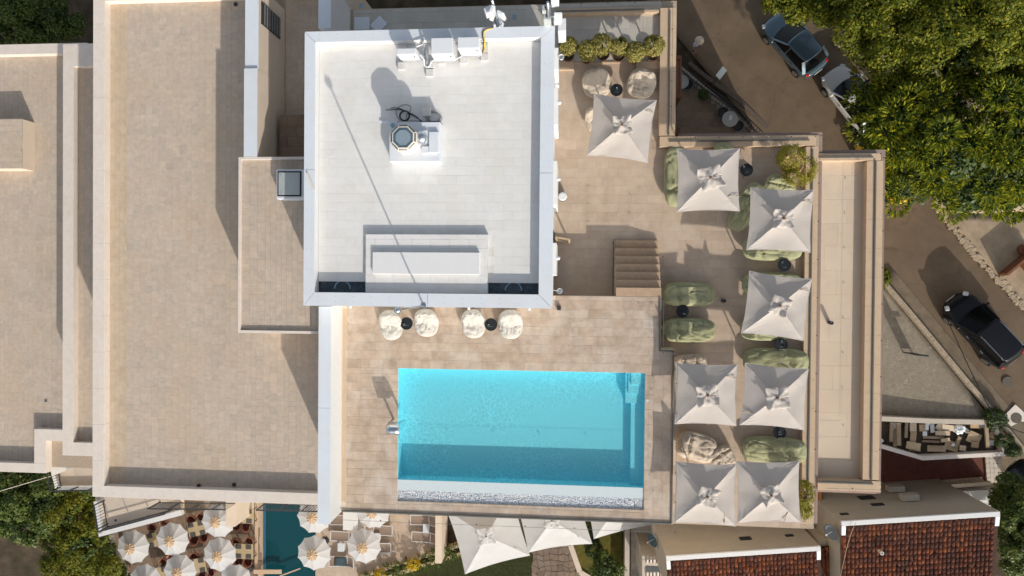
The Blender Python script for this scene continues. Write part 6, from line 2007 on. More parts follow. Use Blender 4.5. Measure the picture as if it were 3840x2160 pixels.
JK = [(3262, 1608, 26, 30, 0, 'c'), (3355, 1598, 18, 24, 0, 'w'), (3343, 1620, 12, 70, 0, 'p'), (3356, 1640, 10, 66, 0, 'p'), (3370, 1628, 14, 80, 0, 'p'), (3398, 1610, 10, 60, .05, 'p'), (3424, 1600, 22, 34, 0, 'c'), (3424, 1640, 20, 40, .08, 'c'), (3462, 1604, 26, 24, -.1, 'c'), (3476, 1596, 12, 30, .1, 'w'),
      (3496, 1606, 14, 30, -.15, 'w'), (3524, 1600, 22, 26, .5, 'c'), (3556, 1604, 42, 20, .1, 'c'), (3535, 1624, 50, 16, 0, 'c'), (3468, 1626, 14, 16, 0, 'w'), (3500, 1640, 70, 10, 0, 'p'), (3490, 1655, 60, 8, .02, 'p'), (3512, 1682, 62, 22, 0, 'c'), (3510, 1676, 46, 6, .03, 'p'), (3425, 1672, 48, 26, .15, 'c'), (3430, 1686, 40, 10, .1, 'p'),
      (3568, 1672, 46, 34, .25, 'c'), (3590, 1660, 12, 46, .35, 'p'), (3574, 1668, 10, 10, .4, 'w'), (3610, 1680, 20, 18, .1, 'c'), (3660, 1594, 38, 22, 0, 'c'), (3652, 1642, 44, 40, .4, 'c'), (3644, 1626, 34, 6, .3, 'p'), (3656, 1668, 24, 20, .1, 'c'), (3700, 1630, 12, 96, -.12, 'p'), (3712, 1640, 10, 80, -.1, 'p'), (3722, 1634, 24, 18, .5, 'c'), (3718, 1660, 14, 20, 0, 'w'), (3480, 1590, 10, 14, .8, 'w'), (3545, 1650, 30, 12, -.2, 'c'), (3620, 1612, 22, 14, .6, 'w')]
ORD = ['first', 'second', 'third', 'fourth', 'fifth', 'sixth', 'seventh', 'eighth', 'ninth', 'tenth', 'eleventh', 'twelfth', 'thirteenth', 'fourteenth', 'fifteenth', 'sixteenth', 'seventeenth', 'eighteenth']
for i, (px, py, w_, h_, a_, kd) in enumerate(JK):
    zz = EZ + .06 + .05 * (i % 5) + (.12 if py < 1640 else 0)
    c = P(px, py, zz); s_ = S(zz)
    mb = MB(); mb.obox((0, 0, 0), w_ / s_, h_ / s_, .05 if kd != 'p' else .09)
    o = mb.build({'c': 'cardboard_sheet', 'w': 'white_board', 'p': 'timber_plank'}[kd], {'c': M_CARD, 'w': M_WHITE, 'p': M_PALLET}[kd])
    o.location = (c.x, c.y, zz); o.rotation_euler = (random.uniform(-.08, .08), random.uniform(-.08, .08), -a_)
    od = ORD[sorted([q[0] + q[1] * .001 for q in JK if q[5] == kd]).index(px + py * .001)]
    tag(o, od + {'c': ' flattened brown cardboard', 'w': ' white board scrap', 'p': ' weathered plank'}[kd] + ' from the left in the rubbish pile', {'c': 'cardboard', 'w': 'board', 'p': 'plank'}[kd], {'c': 'cardboard in the rubbish enclosure', 'w': 'white scraps in the rubbish enclosure', 'p': 'planks in the rubbish enclosure'}[kd])
for i, (px, py, r_, lab) in enumerate(((3600, 1612, .28, 'crumpled white plastic bag on top of the cardboard pile'), (3700, 1592, .26, 'blue grey plastic sack in the top right of the rubbish enclosure'), (3300, 1655, .2, 'small white plastic bag at the left of the rubbish enclosure'))):
    c = P(px, py, EZ + .35)
    mb = MB(); mb.ball((0, 0, 0), r_, r_ * .9, r_ * .6, 22, 14)
    mb.v = [tuple(Vector(v) * (1 + .35 * noise.noise(Vector(v) * 9 + Vector((i * 5, 0, 0))))) for v in mb.v]
    o = mb.build('plastic_bag', (M_PLASTIC, mat('blue_sack', (.25, .32, .42), rough=.4, var=.2), M_PLASTIC)[i]); o.location = (c.x, c.y, EZ + .25)
    tag(o, lab, 'plastic bag')

RZ = -3.9
ry = thing('red_tiled_yard', 'dark red tiled yard below the rubbish enclosure', 'yard', tuple(P(3480, 1780, RZ)))
mb = MB(); mb.prism([P(x, y, RZ) for x, y in ((3040, 1640), (3700, 1640), (3710, 1822), (3500, 1835), (3040, 1990))], RZ - 4.2, RZ); mb.build('floor', mat('red_clay_tile', (.16, .055, .04), rough=.7, var=.25, scale=5, bump=.3, bscale=30), ry)
mb = MB(); mb.prism([P(x, y, RZ + .1) for x, y in ((3692, 1690), (3756, 1700), (3758, 1808), (3700, 1815))], RZ - 4, RZ + .08); mb.build('path_base', M_JOINT, ry)
for i in range(4):
    for j in range(6):
        x0, y0 = 3695 + i * 15 + j * 1.3, 1702 + j * 18
        r = rect(x0, y0, x0 + 14, y0 + 17, RZ + .12); mb = MB(); mb.box(r[0], r[1], RZ + .08, r[2], r[3], RZ + .11 + .004 * ((i + j) % 3)); mb.build('path_slab', M_COPING, ry)
# cream balustrade wall of the yard
cb = thing('stone_balustrade', 'cream balustrade with turned balusters below the red yard', 'balustrade', tuple(P(3620, 1825, RZ)))
for k_, (z0, th) in enumerate(((.05, .12), (.85, .12))):
    mb = MB(); mb.bar(P(3508, 1829, RZ + .9) + Vector((0, 0, z0 - .9)), P(3716, 1812, RZ + .9) + Vector((0, 0, z0 - .9)), .2, th); mb.build('rail', M_STUCCO, cb)
for i in range(11):
    t = (i + .5) / 11
    p = P(3508, 1829, RZ + .9) * (1 - t) + P(3716, 1812, RZ + .9) * t
    mb = MB(); mb.lathe([(.05, 0), (.085, .18), (.04, .4), (.075, .6), (.05, .7)], (p.x, p.y, RZ + .1), 10); mb.build('baluster', M_STUCCO, cb)
# white stepped walls behind the big house
for i, (pts, zt, lab) in enumerate((([(3552, 1846), (3722, 1836), (3726, 1872), (3580, 1880)], -2.9, 'upper white stepped wall beside the tiled house'), ([(3586, 1882), (3726, 1874), (3728, 1912), (3640, 1918)], -3.2, 'lower white stepped wall beside the tiled house'))):
    mb = MB(); mb.prism([P(x, y, zt) for x, y in pts], zt - 5, zt); tag(mb.build('stepped_wall', M_WWALL), lab, 'wall')

# ------------------------------------------------------------------ tiled houses
M_RTILE = (mat('clay_roof_tile', (.30, .09, .04), rough=.8, rand='obj', ramp=[(.075, .030, .022), (.20, .058, .026), (.12, .042, .028), (.33, .10, .035), (.10, .045, .034), (.16, .05, .026)], var=.35, scale=7, stain=(.06, .035, .025), stain_scale=.9, stain_amt=.6),
           mat('clay_roof_tiles', (.30, .09, .04), rough=.8, rand='isl', ramp=[(.075, .030, .022), (.20, .058, .026), (.12, .042, .028), (.33, .10, .035), (.10, .045, .034), (.16, .05, .026)], var=.35, scale=7, stain=(.06, .035, .025), stain_scale=.9, stain_amt=.6))
M_UNDERTILE = mat('under_tile', (.055, .025, .018), rough=.95, var=.3, scale=8)
M_HWALL = mat('house_render', (.42, .375, .31), rough=.95, var=.06, scale=1.2, bump=.4, bscale=90, stain=(.48, .39, .27), stain_scale=.5, stain_amt=.35)


def tile_profile(w, l, n=5):
    vs = []
    for x, r, z in ((0, 1.0, .012), (1, .82, 0)):
        for i in range(n + 1):
            t = PI * i / n
            vs.append((x * l, w / 2 * r * math.cos(t), z + w * .42 * r * math.sin(t)))
    for x, r, z in ((0, .86, .012),):
        for i in range(n + 1):
            t = PI * i / n
            vs.append((x * l, w / 2 * r * math.cos(t), z + w * .42 * r * math.sin(t) - .006))
    k_ = n + 1
    fs = [(i, i + 1, k_ + i + 1, k_ + i) for i in range(n)] + [(i + 1, i, 2 * k_ + i, 2 * k_ + i + 1) for i in range(n)]
    return vs, fs


def tiled_house(label, ridge_l, ridge_r, ztop, zwall, depth, slope, fascia=True, wall=True, most=300, fpx=.20, dark=1.0, ret=0):
    """ridge_l, ridge_r: pixels of the high edge at ztop; the roof falls towards the bottom of the picture"""
    a, b = P(ridge_l[0], ridge_l[1], ztop), P(ridge_r[0], ridge_r[1], ztop)
    u = (b - a); L_ = u.length; u.normalize()
    dn = Vector((u.y, -u.x, 0))                      # downhill, towards -y
    if dn.y > 0:
        dn = -dn
    dv = (dn + Vector((0, 0, -slope))).normalized()
    root = thing('tiled_house', label, 'house', (a.x, a.y, zwall), 'tiled houses')
    if wall:
        mb = MB(); mb.prism([a, b, b + dn * depth, a + dn * depth], zwall, zwall + .01)
        m2 = MB()
        e = a + dn * depth; f = b + dn * depth
        zs = ztop - slope * depth
        vs = [(a.x, a.y, zwall), (b.x, b.y, zwall), (f.x, f.y, zwall), (e.x, e.y, zwall), (a.x, a.y, ztop - .08), (b.x, b.y, ztop - .08), (f.x, f.y, zs - .08), (e.x, e.y, zs - .08)]
        m2.add(vs, [(4, 5, 6, 7), (0, 1, 5, 4), (1, 2, 6, 5), (2, 3, 7, 6), (3, 0, 4, 7)])
        m2.build('wall', M_HWALL, root)
    off = dn * .28
    bed = MB(); q = [a + off, b + off, b + dv * depth * 1.02, a + dv * depth * 1.02]
    bed.slab([(p.x, p.y, p.z - .02) for p in q], .05); bed.build('roof', M_UNDERTILE, root)
    if fascia:
        mb = MB(); mb.bar(a + dn * .12 + Vector((0, 0, .04)), b + dn * .12 + Vector((0, 0, .04)), .24, .16); mb.build('verge', M_WHITE, root, bevel=.01)
        mb = MB(); mb.bar(b + dn * .245 - u * .1 + Vector((0, 0, .03)), b + dn * .75 - u * .1 + Vector((0, 0, -.12)), .2, .14); mb.build('verge', M_WHITE, root, bevel=.01)
        mb = MB(); mb.bar(a + dn * .245 + u * .1 + Vector((0, 0, .03)), a + dn * .75 + u * .1 + Vector((0, 0, -.12)), .2, .14); mb.build('verge', M_WHITE, root, bevel=.01)
    # barrel tiles
    w_, l_ = fpx, .36
    exp_ = .295
    org = ORG[root.name]
    vs, fs = tile_profile(w_ * .98, l_)
    me = bpy.data.meshes.new('roof_tile'); me.from_pydata(vs, [], fs); me.materials.append(M_RTILE[0]); me.polygons.foreach_set('use_smooth', [True] * len(fs)); me.update()
    nx_ = int((L_ - .1) / w_); ny_ = int((depth - .35) / exp_)
    nvec = u.cross(dv)
    if nvec.z < 0:
        nvec = -nvec
    items = []
    for j in range(ny_):
        for i in range(nx_):
            p = a + u * (.05 + w_ * (i + .5)) + dv * (.32 + exp_ * j) + nvec * .0
            items.append((p, j, i))
    mass = MB()
    for k_, (p, j, i) in enumerate(items):
        jx, jz = random.uniform(-.012, .012), random.uniform(-.008, .010)
        # tile frame: x along downhill, y across, z normal
        p2 = p + u * jx + nvec * (.012 + jz) + dv * (random.uniform(-.02, .02) if random.random() > .06 else random.uniform(-.03, .09))
        rot_ = Matrix((dv, nvec.cross(dv), nvec)).transposed()
        tw = Matrix.Rotation(random.uniform(-.05, .05) * (1 if random.random() > .06 else 3), 3, 'Z')
        rm = rot_ @ tw
        if k_ < most:
            o = bpy.data.objects.new('roof_tile', me); COL.objects.link(o); o.parent = root
            m4_ = rm.to_4x4(); m4_.translation = p2 - org
            o.matrix_local = m4_
        else:
            mass.add([tuple(p2 + rm @ Vector(v)) for v in vs], fs)
    if mass.v:
        mass.build('roof_tiles', M_RTILE[1], root, smooth=True, kind='stuff')
    return root, a, b, u, dn


HR, ha, hb, hu, hdn = tiled_house('large house with a red barrel tiled roof at the bottom right', (3152, 1952), (3744, 1915), 1.5, -7, 4.4, .22)
HL, la, lb, lu, ldn = tiled_house('house with a red barrel tiled roof at the bottom centre right', (2496, 2083), (3074, 2045), .4, -9.2, 2.7, .2)
HM, ma_, mb_, mu, mdn = tiled_house('lower strip of red tiled roof between the two larger roofs', (3072, 2032), (3184, 2020), -.5, -9.0, 2.8, .22, fascia=False, most=120)


def on_wall(parent, name, a, u, dn, s, z, w_, h_, d_, m, bevel=0.0, label=None):
    """a box on the north face of a house, s metres along it"""
    c = a + u * s - dn * (d_ / 2 + .002)
    mb = MB(); mb.obox((c.x, c.y, z), w_, d_, h_, math.atan2(u.y, u.x))
    return mb.build(name, m, parent, bevel=bevel, label=label)


def along(a, u, px, py, z):
    return (P(px, py, z) - a).dot(u)


for px, py, z, w_, h_ in ((3250, 1878, -1.5, .75, .55), (3292, 1905, -.35, .6, .3), (3166, 1932, .7, .4, .2)):
    f_ = on_wall(HR, 'window', ha, hu, hdn, along(ha, hu, px, py, z), z, w_, h_, .05, M_DARK)
for px, py, z, w_, h_ in ((2795, 2018, -1.1, .6, .4), (2960, 2010, -1.1, .4, .25)):
    on_wall(HL, 'window', la, lu, ldn, along(la, lu, px, py, z), z, w_, h_, .05, M_DARK)


def wall_ac(label, a, u, dn, px, py, z):
    s = along(a, u, px, py, z)
    c = a + u * s - dn * .2
    root = thing('wall_air_conditioner', label, 'air conditioner', (c.x, c.y, z - .3), 'air conditioners on the house walls')
    rz = math.atan2(u.y, u.x)
    mb = MB(); mb.obox((c.x, c.y, z), .82, .30, .56, rz); mb.build('casing', mat('aged_plastic_%s' % px, (.46, .43, .37), rough=.6, var=.08), root, bevel=.02)
    for k_ in (-.25, .25):
        p = c + u * k_
        mb = MB(); mb.bar(Vector((p.x, p.y, z - .3)) + dn * .2, Vector((p.x, p.y, z - .3)) - dn * .15, .04, .03); mb.build('bracket', M_DARK, root)
    return root


wall_ac('upper air conditioner on the wall of the large tiled house', ha, hu, hdn, 3360, 1863, -2.2)
wall_ac('lower air conditioner on the wall of the large tiled house', ha, hu, hdn, 3412, 1897, -.7)
wall_ac('air conditioner between the two tiled houses, below the bush', la, lu, ldn, 3015, 1972, -2.5)
wall_ac('air conditioner just below the bottom left terrace parasol', la, lu, ldn, 2808, 1968, -3.2)
# satellite dishes
for px, py, z, lab, cl in ((3122, 1992, .9, 'grey satellite dish at the corner of the large tiled house', (.16, .18, .20)), (2452, 2022, -3.5, 'dark satellite dish in the shaded court left of the tiled houses', (.05, .09, .11))):
    c = P(px, py, z)
    sdh = thing('satellite_dish', lab, 'satellite dish', (c.x, c.y, z - .4), 'satellite dishes')
    mb = MB()
    mb.lathe([(.01, 0), (.2, .02), (.34, .07), (.42, .12), (.42, .13), (.33, .08), (.19, .035), (.01, .015)], (0, 0, 0), 24)
    rm = Matrix.Rotation(-.5, 3, 'Z') @ Matrix.Rotation(1.15, 3, 'Y')
    mb.v = [tuple(Vector(v)) for v in mb.v]
    rmm = Matrix.Rotation(PI + .3, 3, 'Z') @ Matrix.Rotation(1.05, 3, 'Y')
    mb.v = [tuple(rmm @ Vector(v) + c) for v in mb.v]
    mb.build('reflector', mat('dish_grey_%d' % px, cl, rough=.5, var=.05), sdh, smooth=True)
    ax2 = rmm @ Vector((0, 0, 1))
    mb = MB(); mb.tube([c - ax2 * .02, c + ax2 * .45], .014, 6); mb.obox(tuple(c + ax2 * .47), .07, .07, .07); mb.build('feed_arm', M_WHITE, sdh)
    mb = MB(); mb.tube([c - ax2 * .02, c - ax2 * .15 + Vector((0, 0, -.1)), c - ax2 * .15 + Vector((0, 0, -.8))], .02, 6); mb.build('mount', M_STEEL, sdh)
cable('drain_pipe', 'grey drain pipe sloping along the wall of the large tiled house', [P(3505, 1826, -3.8), P(3560, 1858, -2.2), P(3640, 1905, .4), P(3662, 1917, 1.1)], .07, M_CONC, 'pipe', 8)
cable('wall_wire', 'thin pale wire hanging over the large tiled roof', [P(3210, 1960, 1.75), P(3195, 1990, 1.7), P(3180, 2038, 1.5), P(3165, 2100, 1.3), P(3150, 2170, 1.2)], .012, M_WOODTAN, 'wire')
cable('wall_wire', 'grey bundle of wires on the wall below the bottom right parasol', [P(2990, 1985, -2.2), P(2970, 1998, -2.0), P(2900, 2003, -1.9), P(2850, 2020, -1.2)], .03, M_CONC, 'wire')
# roof vent pipe of the big house
p = ha + hu * along(ha, hu, 3293, 2055, 1.2) + hdn * 1.7; mb = MB(); mb.lathe([(.07, 0), (.07, .5), (.09, .5), (.09, .58), (.05, .58), (.05, .4)], (p.x, p.y, 1.05), 14); mb.build('vent_pipe', M_COPING, HR)
# shaded lean-to left of the tiled houses, with concrete coping and corrugated sheets
lt_ = thing('lean_to', 'small shaded concrete lean-to with scalloped ridge tiles left of the tiled house', 'outbuilding', tuple(P(2450, 2120, -6)))
for x0, y0, x1, y1 in ((2408, 2086, 2490, 2100), (2408, 2100, 2420, 2200), (2420, 2112, 2492, 2122)):
    r = rect(x0, y0, x1, y1, -5.6); mb = MB(); mb.box(r[0], r[1], -9.5, r[2], r[3], -5.6); mb.build('wall', M_STUCCOD, lt_)
for i in range(5):
    for yy in (2103, 2152):
        p = P(2428 + i * 13, yy, -5.5); mb = MB(); mb.tube([p + Vector((0, .09, 0)), p + Vector((0, -.12, -.03))], .07, 8); mb.build('ridge_tile', M_COPING, lt_)
r = rect(2420, 2124, 2494, 2150, -6.5); mb = MB(); mb.box(r[0], r[1], -6.7, r[2], r[3], -6.5); mb.build('roof_sheet', mat('dark_sheet', (.07, .08, .085), rough=.5, var=.2), lt_)
# orange louvred screen
ol = thing('louvre_screen', 'orange timber louvre screen under the corner of the side terrace', 'screen', tuple(P(3070, 1860, RZ)))
r = rect(3052, 1838, 3081, 1882, -1.6)
for b in ((r[2] - .1, r[1], r[2], r[3]), (r[0], r[1], r[2] - .101, r[1] + .12)):
    mb = MB(); mb.box(b[0], b[1], RZ, b[2], b[3], -1.6); mb.build('frame', M_WOODORANGE, ol)
for i in range(4):
    p0 = Vector((r[0], r[3] - .1 - .16 * i, -2.1)); mb = MB(); mb.bar(p0, p0 + Vector((.32, -.2, 0)), .05, .5); mb.build('slat', M_WOODORANGE, ol)

# ------------------------------------------------------------------ balconies of the left wing
def railing(label, pts, z, h=1.0, step=.13, m=M_DARK):
    """pts: world run at floor height"""
    root = thing('balcony_railing', label, 'railing', tuple(pts[0]))
    q = [Vector((p[0], p[1], z)) for p in pts]
    mb = MB(); mb2 = MB(); bl = MB()
    for a, b in zip(q[:-1], q[1:]):
        mb.bar(a + Vector((0, 0, h)), b + Vector((0, 0, h)), .05, .04)
        mb2.bar(a + Vector((0, 0, .1)), b + Vector((0, 0, .1)), .04, .03)
        d = b - a; n = max(2, int(d.length / step))
        for i in range(n + 1):
            p = a + d * (i / n)
            bl.bar(p + Vector((0, 0, .08)), p + Vector((0, 0, h)), .018, .018)
            if i % 8 == 0:
                pm = MB(); pm.obox((p.x, p.y, z + h / 2), .05, .05, h); pm.build('post', m, root)
    mb.build('top_rail', m, root); mb2.build('bottom_rail', m, root); bl.build('balusters', m, root, kind='stuff')
    return root


BZ = 5.0
tri = [(352, 1872), (378, 1990), (655, 1915), (655, 1872)]
bal = thing('triangular_balcony', 'cream triangular balcony with a white kerb below the left wing', 'balcony', tuple(P(480, 1930, BZ)))
mb = MB(); mb.prism([P(x, y, BZ) for x, y in ((352, 1820), (372, 2000), (676, 1920), (676, 1820))], BZ - .35, BZ - .0); mb.build('slab', M_STUCCO, bal)
for (x0, y0), (x1, y1), w_ in (((370, 2003), (680, 1922), .26), ((360, 1880), (376, 2000), .22)):
    mb = MB(); mb.bar(P(x0, y0, BZ + .2) - Vector((0, 0, .1)), P(x1, y1, BZ + .2) - Vector((0, 0, .1)), w_, .26); mb.build('kerb', M_WWALL, bal)
mb = MB(); mb.obox(tuple(P(434, 1951, BZ) + Vector((0, 0, .01))), .09, .09, .02); mb.build('drain', M_DARK, bal)
railing('dark railing on the slanting kerb of the triangular balcony', [P(352, 1895, BZ + .95), P(368, 1995, BZ + .95), P(618, 1928, BZ + .95)], BZ + .2, .75)
railing('dark railing in front of the left part of the wing wall', [P(553, 1908, BZ + 1), P(846, 1911, BZ + 1)], BZ)
railing('dark railing above the small dark pool', [P(960, 1913, BZ + 1), P(1194, 1918, BZ + 1)], BZ)
mb = MB(); r = rect(553, 1860, 1196, 1908, BZ + 1); mb.box(r[0], r[1] + .05, BZ - .25, r[2], r[3], BZ - .0); tag(mb.build('balcony_slab', M_STUCCO), 'cream balcony slab along the bottom of the left wing', 'balcony')
BZ2 = .6
b2 = thing('corner_balcony', 'cream corner balcony between the two left roofs', 'balcony', tuple(P(280, 1790, BZ2)))
r = rect(212, 1742, 352, 1838, BZ2)
mb = MB(); mb.prism([P(200, 1705, BZ2), P(218, 1832, BZ2), P(380, 1832, BZ2), P(380, 1705, BZ2)], BZ2 - .3, BZ2); mb.build('slab', M_STUCCO, b2)
for (x0, y0), (x1, y1) in (((196, 1755), (216, 1830)), ((216, 1830), (352, 1828))):
    mb = MB(); mb.bar(P(x0, y0, BZ2 + .2) - Vector((0, 0, .1)), P(x1, y1, BZ2 + .2) - Vector((0, 0, .1)), .2, .3); mb.build('kerb', M_WWALL, b2)
railing('dark railing around the corner balcony between the left roofs', [P(174, 1765, BZ2 + 1.0), P(188, 1842, BZ2 + 1.0), P(350, 1840, BZ2 + 1.0)], BZ2 + .1, .9)
railing('dark railing at the top of the corner balcony', [P(215, 1727, BZ2 + 1.2), P(350, 1729, BZ2 + 1.2)], BZ2 + .2, 1.0)

# ------------------------------------------------------------------ restaurant terrace
res = thing('restaurant_terrace', 'brown restaurant terrace with round parasols and a small pool', 'terrace', tuple(P(700, 2050, RT)))
rq = [(416, 1990), (600, 1880), (985, 1880), (985, 2300), (470, 2300)]
mb = MB(); mb.prism([P(x, y, RT) for x, y in rq], RT - 1.0, RT - .02); mb.build('slab', M_JOINT, res)
q6 = [P(x, y, RT) for x, y in rq]
xs, ys_ = [p.x for p in q6], [p.y for p in q6]
tiles(res, (min(xs), min(ys_), max(xs), max(ys_)), RT, M_PATIO, rows=.6, widths=(.6, .9), gap=.008, thick=.018, name='terrace_tile', most=200,
      keep=lambda x, y, r: all(in_poly(a_, b_, q6) for a_, b_ in ((r[0], r[1]), (r[2], r[3]), (r[0], r[3]), (r[2], r[1]))))
mb = MB(); mb.bar(P(412, 1985, RT + .4) - Vector((0, 0, .2)), P(470, 2200, RT + .4) - Vector((0, 0, .2)), .35, .5); mb.build('edge_wall', M_STUCCOD, res)
sdk = [(1184, 1860), (1660, 1860), (1660, 2060), (1350, 2165), (1300, 2300), (1184, 2300)]
sn_ = thing('sun_deck', 'tan stone sun deck with white loungers below the pool terrace', 'terrace', tuple(P(1400, 2010, RT)))
mb = MB(); mb.prism([P(x, y, RT) for x, y in sdk], RT - 1.0, RT - .02); mb.build('slab', M_JOINT, sn_)
q7 = [P(x, y, RT) for x, y in sdk]
xs, ys_ = [p.x for p in q7], [p.y for p in q7]
tiles(sn_, (min(xs), min(ys_), max(xs), max(ys_)), RT, M_LTER, rows=.6, widths=(.6, .9), gap=.006, thick=.018, name='terrace_tile', most=200,
      keep=lambda x, y, r: in_poly(x, y, q7))
# small pool
sp_ = thing('plunge_pool', 'small dark teal pool with a pebble edge on the restaurant terrace', 'pool', tuple(P(1085, 2030, RT)))
r = rect(981, 1850, 1184, 2300, RT)
mb = MB(); mb.box(r[0], r[1], RT - 1.6, r[2], r[3], RT - 1.0); mb.build('pool_basin', mat('dark_pool_lining', (.02, .20, .22), rough=.4, var=.3, scale=1.5), sp_)
mb = MB(); mb.box(r[0] + .2, r[1], RT - .14, r[2], r[3], RT - .13); M_W2 = bpy.data.materials.new('dark_water'); M_W2.use_nodes = True
pb2 = M_W2.node_tree.nodes['Principled BSDF']; pb2.inputs['Base Color'].default_value = (.004, .055, .07, 1); pb2.inputs['Roughness'].default_value = .06
bn_ = M_W2.node_tree.nodes.new('ShaderNodeTexNoise'); bn_.inputs['Scale'].default_value = 14
bb_ = M_W2.node_tree.nodes.new('ShaderNodeBump'); bb_.inputs['Strength'].default_value = .2; bb_.inputs['Distance'].default_value = .02
M_W2.node_tree.links.new(bn_.outputs[0], bb_.inputs['Height']); M_W2.node_tree.links.new(bb_.outputs[0], pb2.inputs['Normal'])
mb.build('water', M_W2, sp_)
r2 = rect(981, 1850, 994, 2150, RT); mb = MB(); mb.box(r2[0], r2[1], RT - .5, r2[2], r2[3], RT - .06); mb.build('blue_ledge', mat('blue_mosaic', (.04, .12, .19), rough=.4, var=.5, scale=25), sp_)
r3 = rect(955, 1850, 965, 2150, RT + .1); mb = MB(); mb.box(r3[0], r3[1], RT - .3, r3[2], r3[3], RT + .1); mb.build('stone_kerb', M_TANCOP, sp_)
r4 = rect(966, 1850, 981, 2150, RT)
mb = MB()
for i in range(int((r4[3] - r4[1]) / .055)):
    for j in range(5):
        x, y = r4[0] + (r4[2] - r4[0]) * (j + random.uniform(.1, .9)) / 5, r4[1] + i * .055 + random.uniform(-.02, .02)
        s = random.uniform(.022, .036)
        mb.add([(x + p[0] * s, y + p[1] * s, RT - .03 + p[2] * s * .7) for p in ico], icf)
mb.build('pebbles', mat('beige_pebble', (.6, .5, .42), rough=.7, rand='isl', ramp=[(.32, .24, .20), (.68, .60, .54), (.52, .40, .34), (.72, .67, .62)], var=0), sp_, kind='stuff')
mb = MB(); mb.box(r4[0], r4[1], RT - .4, r4[2], r4[3], RT - .03); mb.build('trough', M_JOINT, sp_)
for lab, (x0, y0, x1, y1, w_) in (('wide tan plank bridge at the bottom of the small pool', (951, 2144, 1056, 2144, .3)), ('thin tan plank lying across the corner of the small pool', (1050, 2160, 1126, 2132, .08))):
    mb = MB(); mb.bar(P(x0, y0, RT + .25), P(x1, y1, RT + .25), w_, .06); tag(mb.build('plank', M_TANCOP), lab, 'plank')
mb = MB(); mb.bar(P(975, 2150, RT + .2), P(975, 2230, RT + .2), .3, .06); tag(mb.build('plank', M_TANCOP), 'tan plank under the wide plank bridge, cut by the bottom edge', 'plank')
# free standing walls
for lab, (x0, y0, x1, y1), zt in (('tall cream wall end between the restaurant tables and the railing', (846, 1860, 881, 1975), -7.2), ('white wall end above the round parasol on the sun deck', (1286, 1880, 1341, 1989), -7.9), ('long tan wall end left of the large parasols', (1632, 1880, 1656, 2113), -8.3)):
    r = rect(x0, y0, x1, y1, zt); mb = MB(); mb.box(r[0], r[1], RT - .5, r[2], r[3] + 1.0, zt); tag(mb.build('garden_wall', M_STUCCO if x0 != 1286 else M_WWALL, bevel=.01), lab, 'wall')
# round parasols
def round_parasol():
    root = thing('round_parasol', 'round white parasol', 'parasol', (0, 0, 0), 'round white parasols with tan caps')
    n = 10
    R_ = 1.2
    mb = MB()
    for i in range(n):
        t0, t1 = 2 * PI * i / n, 2 * PI * (i + 1) / n
        a, b = Vector((R_ * math.cos(t0), R_ * math.sin(t0), 2.15)), Vector((R_ * math.cos(t1), R_ * math.sin(t1), 2.15))
        c = Vector((0, 0, 2.52))

        def fn(u, v, a=a, b=b):
            e = a * (1 - u) + b * u
            e = e + (Vector((0, 0, e.z)) - e) * .05 * (1 - (2 * u - 1) ** 2)
            p = c * (1 - v) + e * v
            p.z -= .03 * math.sin(PI * v)
            return p
        mb.grid(fn, 6, 6)
    mb.build('canopy', M_CLOTHW, root, local=True, solid=.005)
    mb = MB()

    def cap_(u, v):
        t = 2 * PI * u
        zz = abs(math.sin(5 * t + v * 1.2))
        r = .37 * v * (.9 + .14 * zz)
        return (r * math.cos(t), r * math.sin(t), 2.68 - .13 * v + .05 * zz * v)
    mb.grid(cap_, 80, 5); mb.build('cap', M_GOLD, root, local=True, solid=.006)
    mb = MB(); mb.tube([(0, 0, 0), (0, 0, 2.6)], .025, 8); mb.build('pole', M_WOODTAN, root, local=True)
    mb = MB(); mb.lathe([(.26, 0), (.26, .05), (.05, .09)], (0, 0, 0), 20); mb.build('base', M_DARK, root, local=True)
    mb = MB(); mb.ball((0, 0, 2.70), .03, nu=10, nv=6); mb.build('finial', M_WHITE, root, local=True)
    for i in range(n):
        t = 2 * PI * i / n
        mb = MB(); mb.bar((.05 * math.cos(t), .05 * math.sin(t), 2.46), (R_ * .98 * math.cos(t), R_ * .98 * math.sin(t), 2.12), .012, .018); mb.build('rib', M_WOODTAN, root, local=True)
    mb = MB(); mb.tube([(.55, .35, 2.36), (.75, .47, 2.31), (.95, .55, 2.24), (1.04, .62, 2.22)], .012, 5); mb.build('tie_strap', M_COPING, root, local=True)
    return root


rp = round_parasol()
RP = [(483, 2061, .2, 'leftmost round white parasol on the restaurant terrace'), (632, 2033, .5, 'round white parasol below the slanting balcony kerb'), (804, 1962, .1, 'round white parasol against the tall cream wall end'), (811, 2090, .35, 'round white parasol left of the table with four placemats'),
      (660, 2153, .6, 'round white parasol cut by the bottom edge, left of a table'), (530, 2190, .25, 'round white parasol just peeping in at the bottom left'), (1168, 1945, .0, 'upper round white parasol over the small pool'), (1168, 2084, .3, 'lower round white parasol over the small pool'), (1356, 2058, .45, 'round white parasol among the white loungers'),
      (872, 2192, .1, 'round white parasol peeping in below the four placemats'), (1392, 1925, .7, 'round white parasol mostly hidden under the pool terrace edge')]
for i, (px, py, a_, lab) in enumerate(RP):
    c = P(px, py, RT + 2.65)
    o = rp if i == 0 else dup(rp, (0, 0, 0))
    o.location = (c.x, c.y, RT); o.rotation_euler = (0, 0, a_); o['label'] = lab


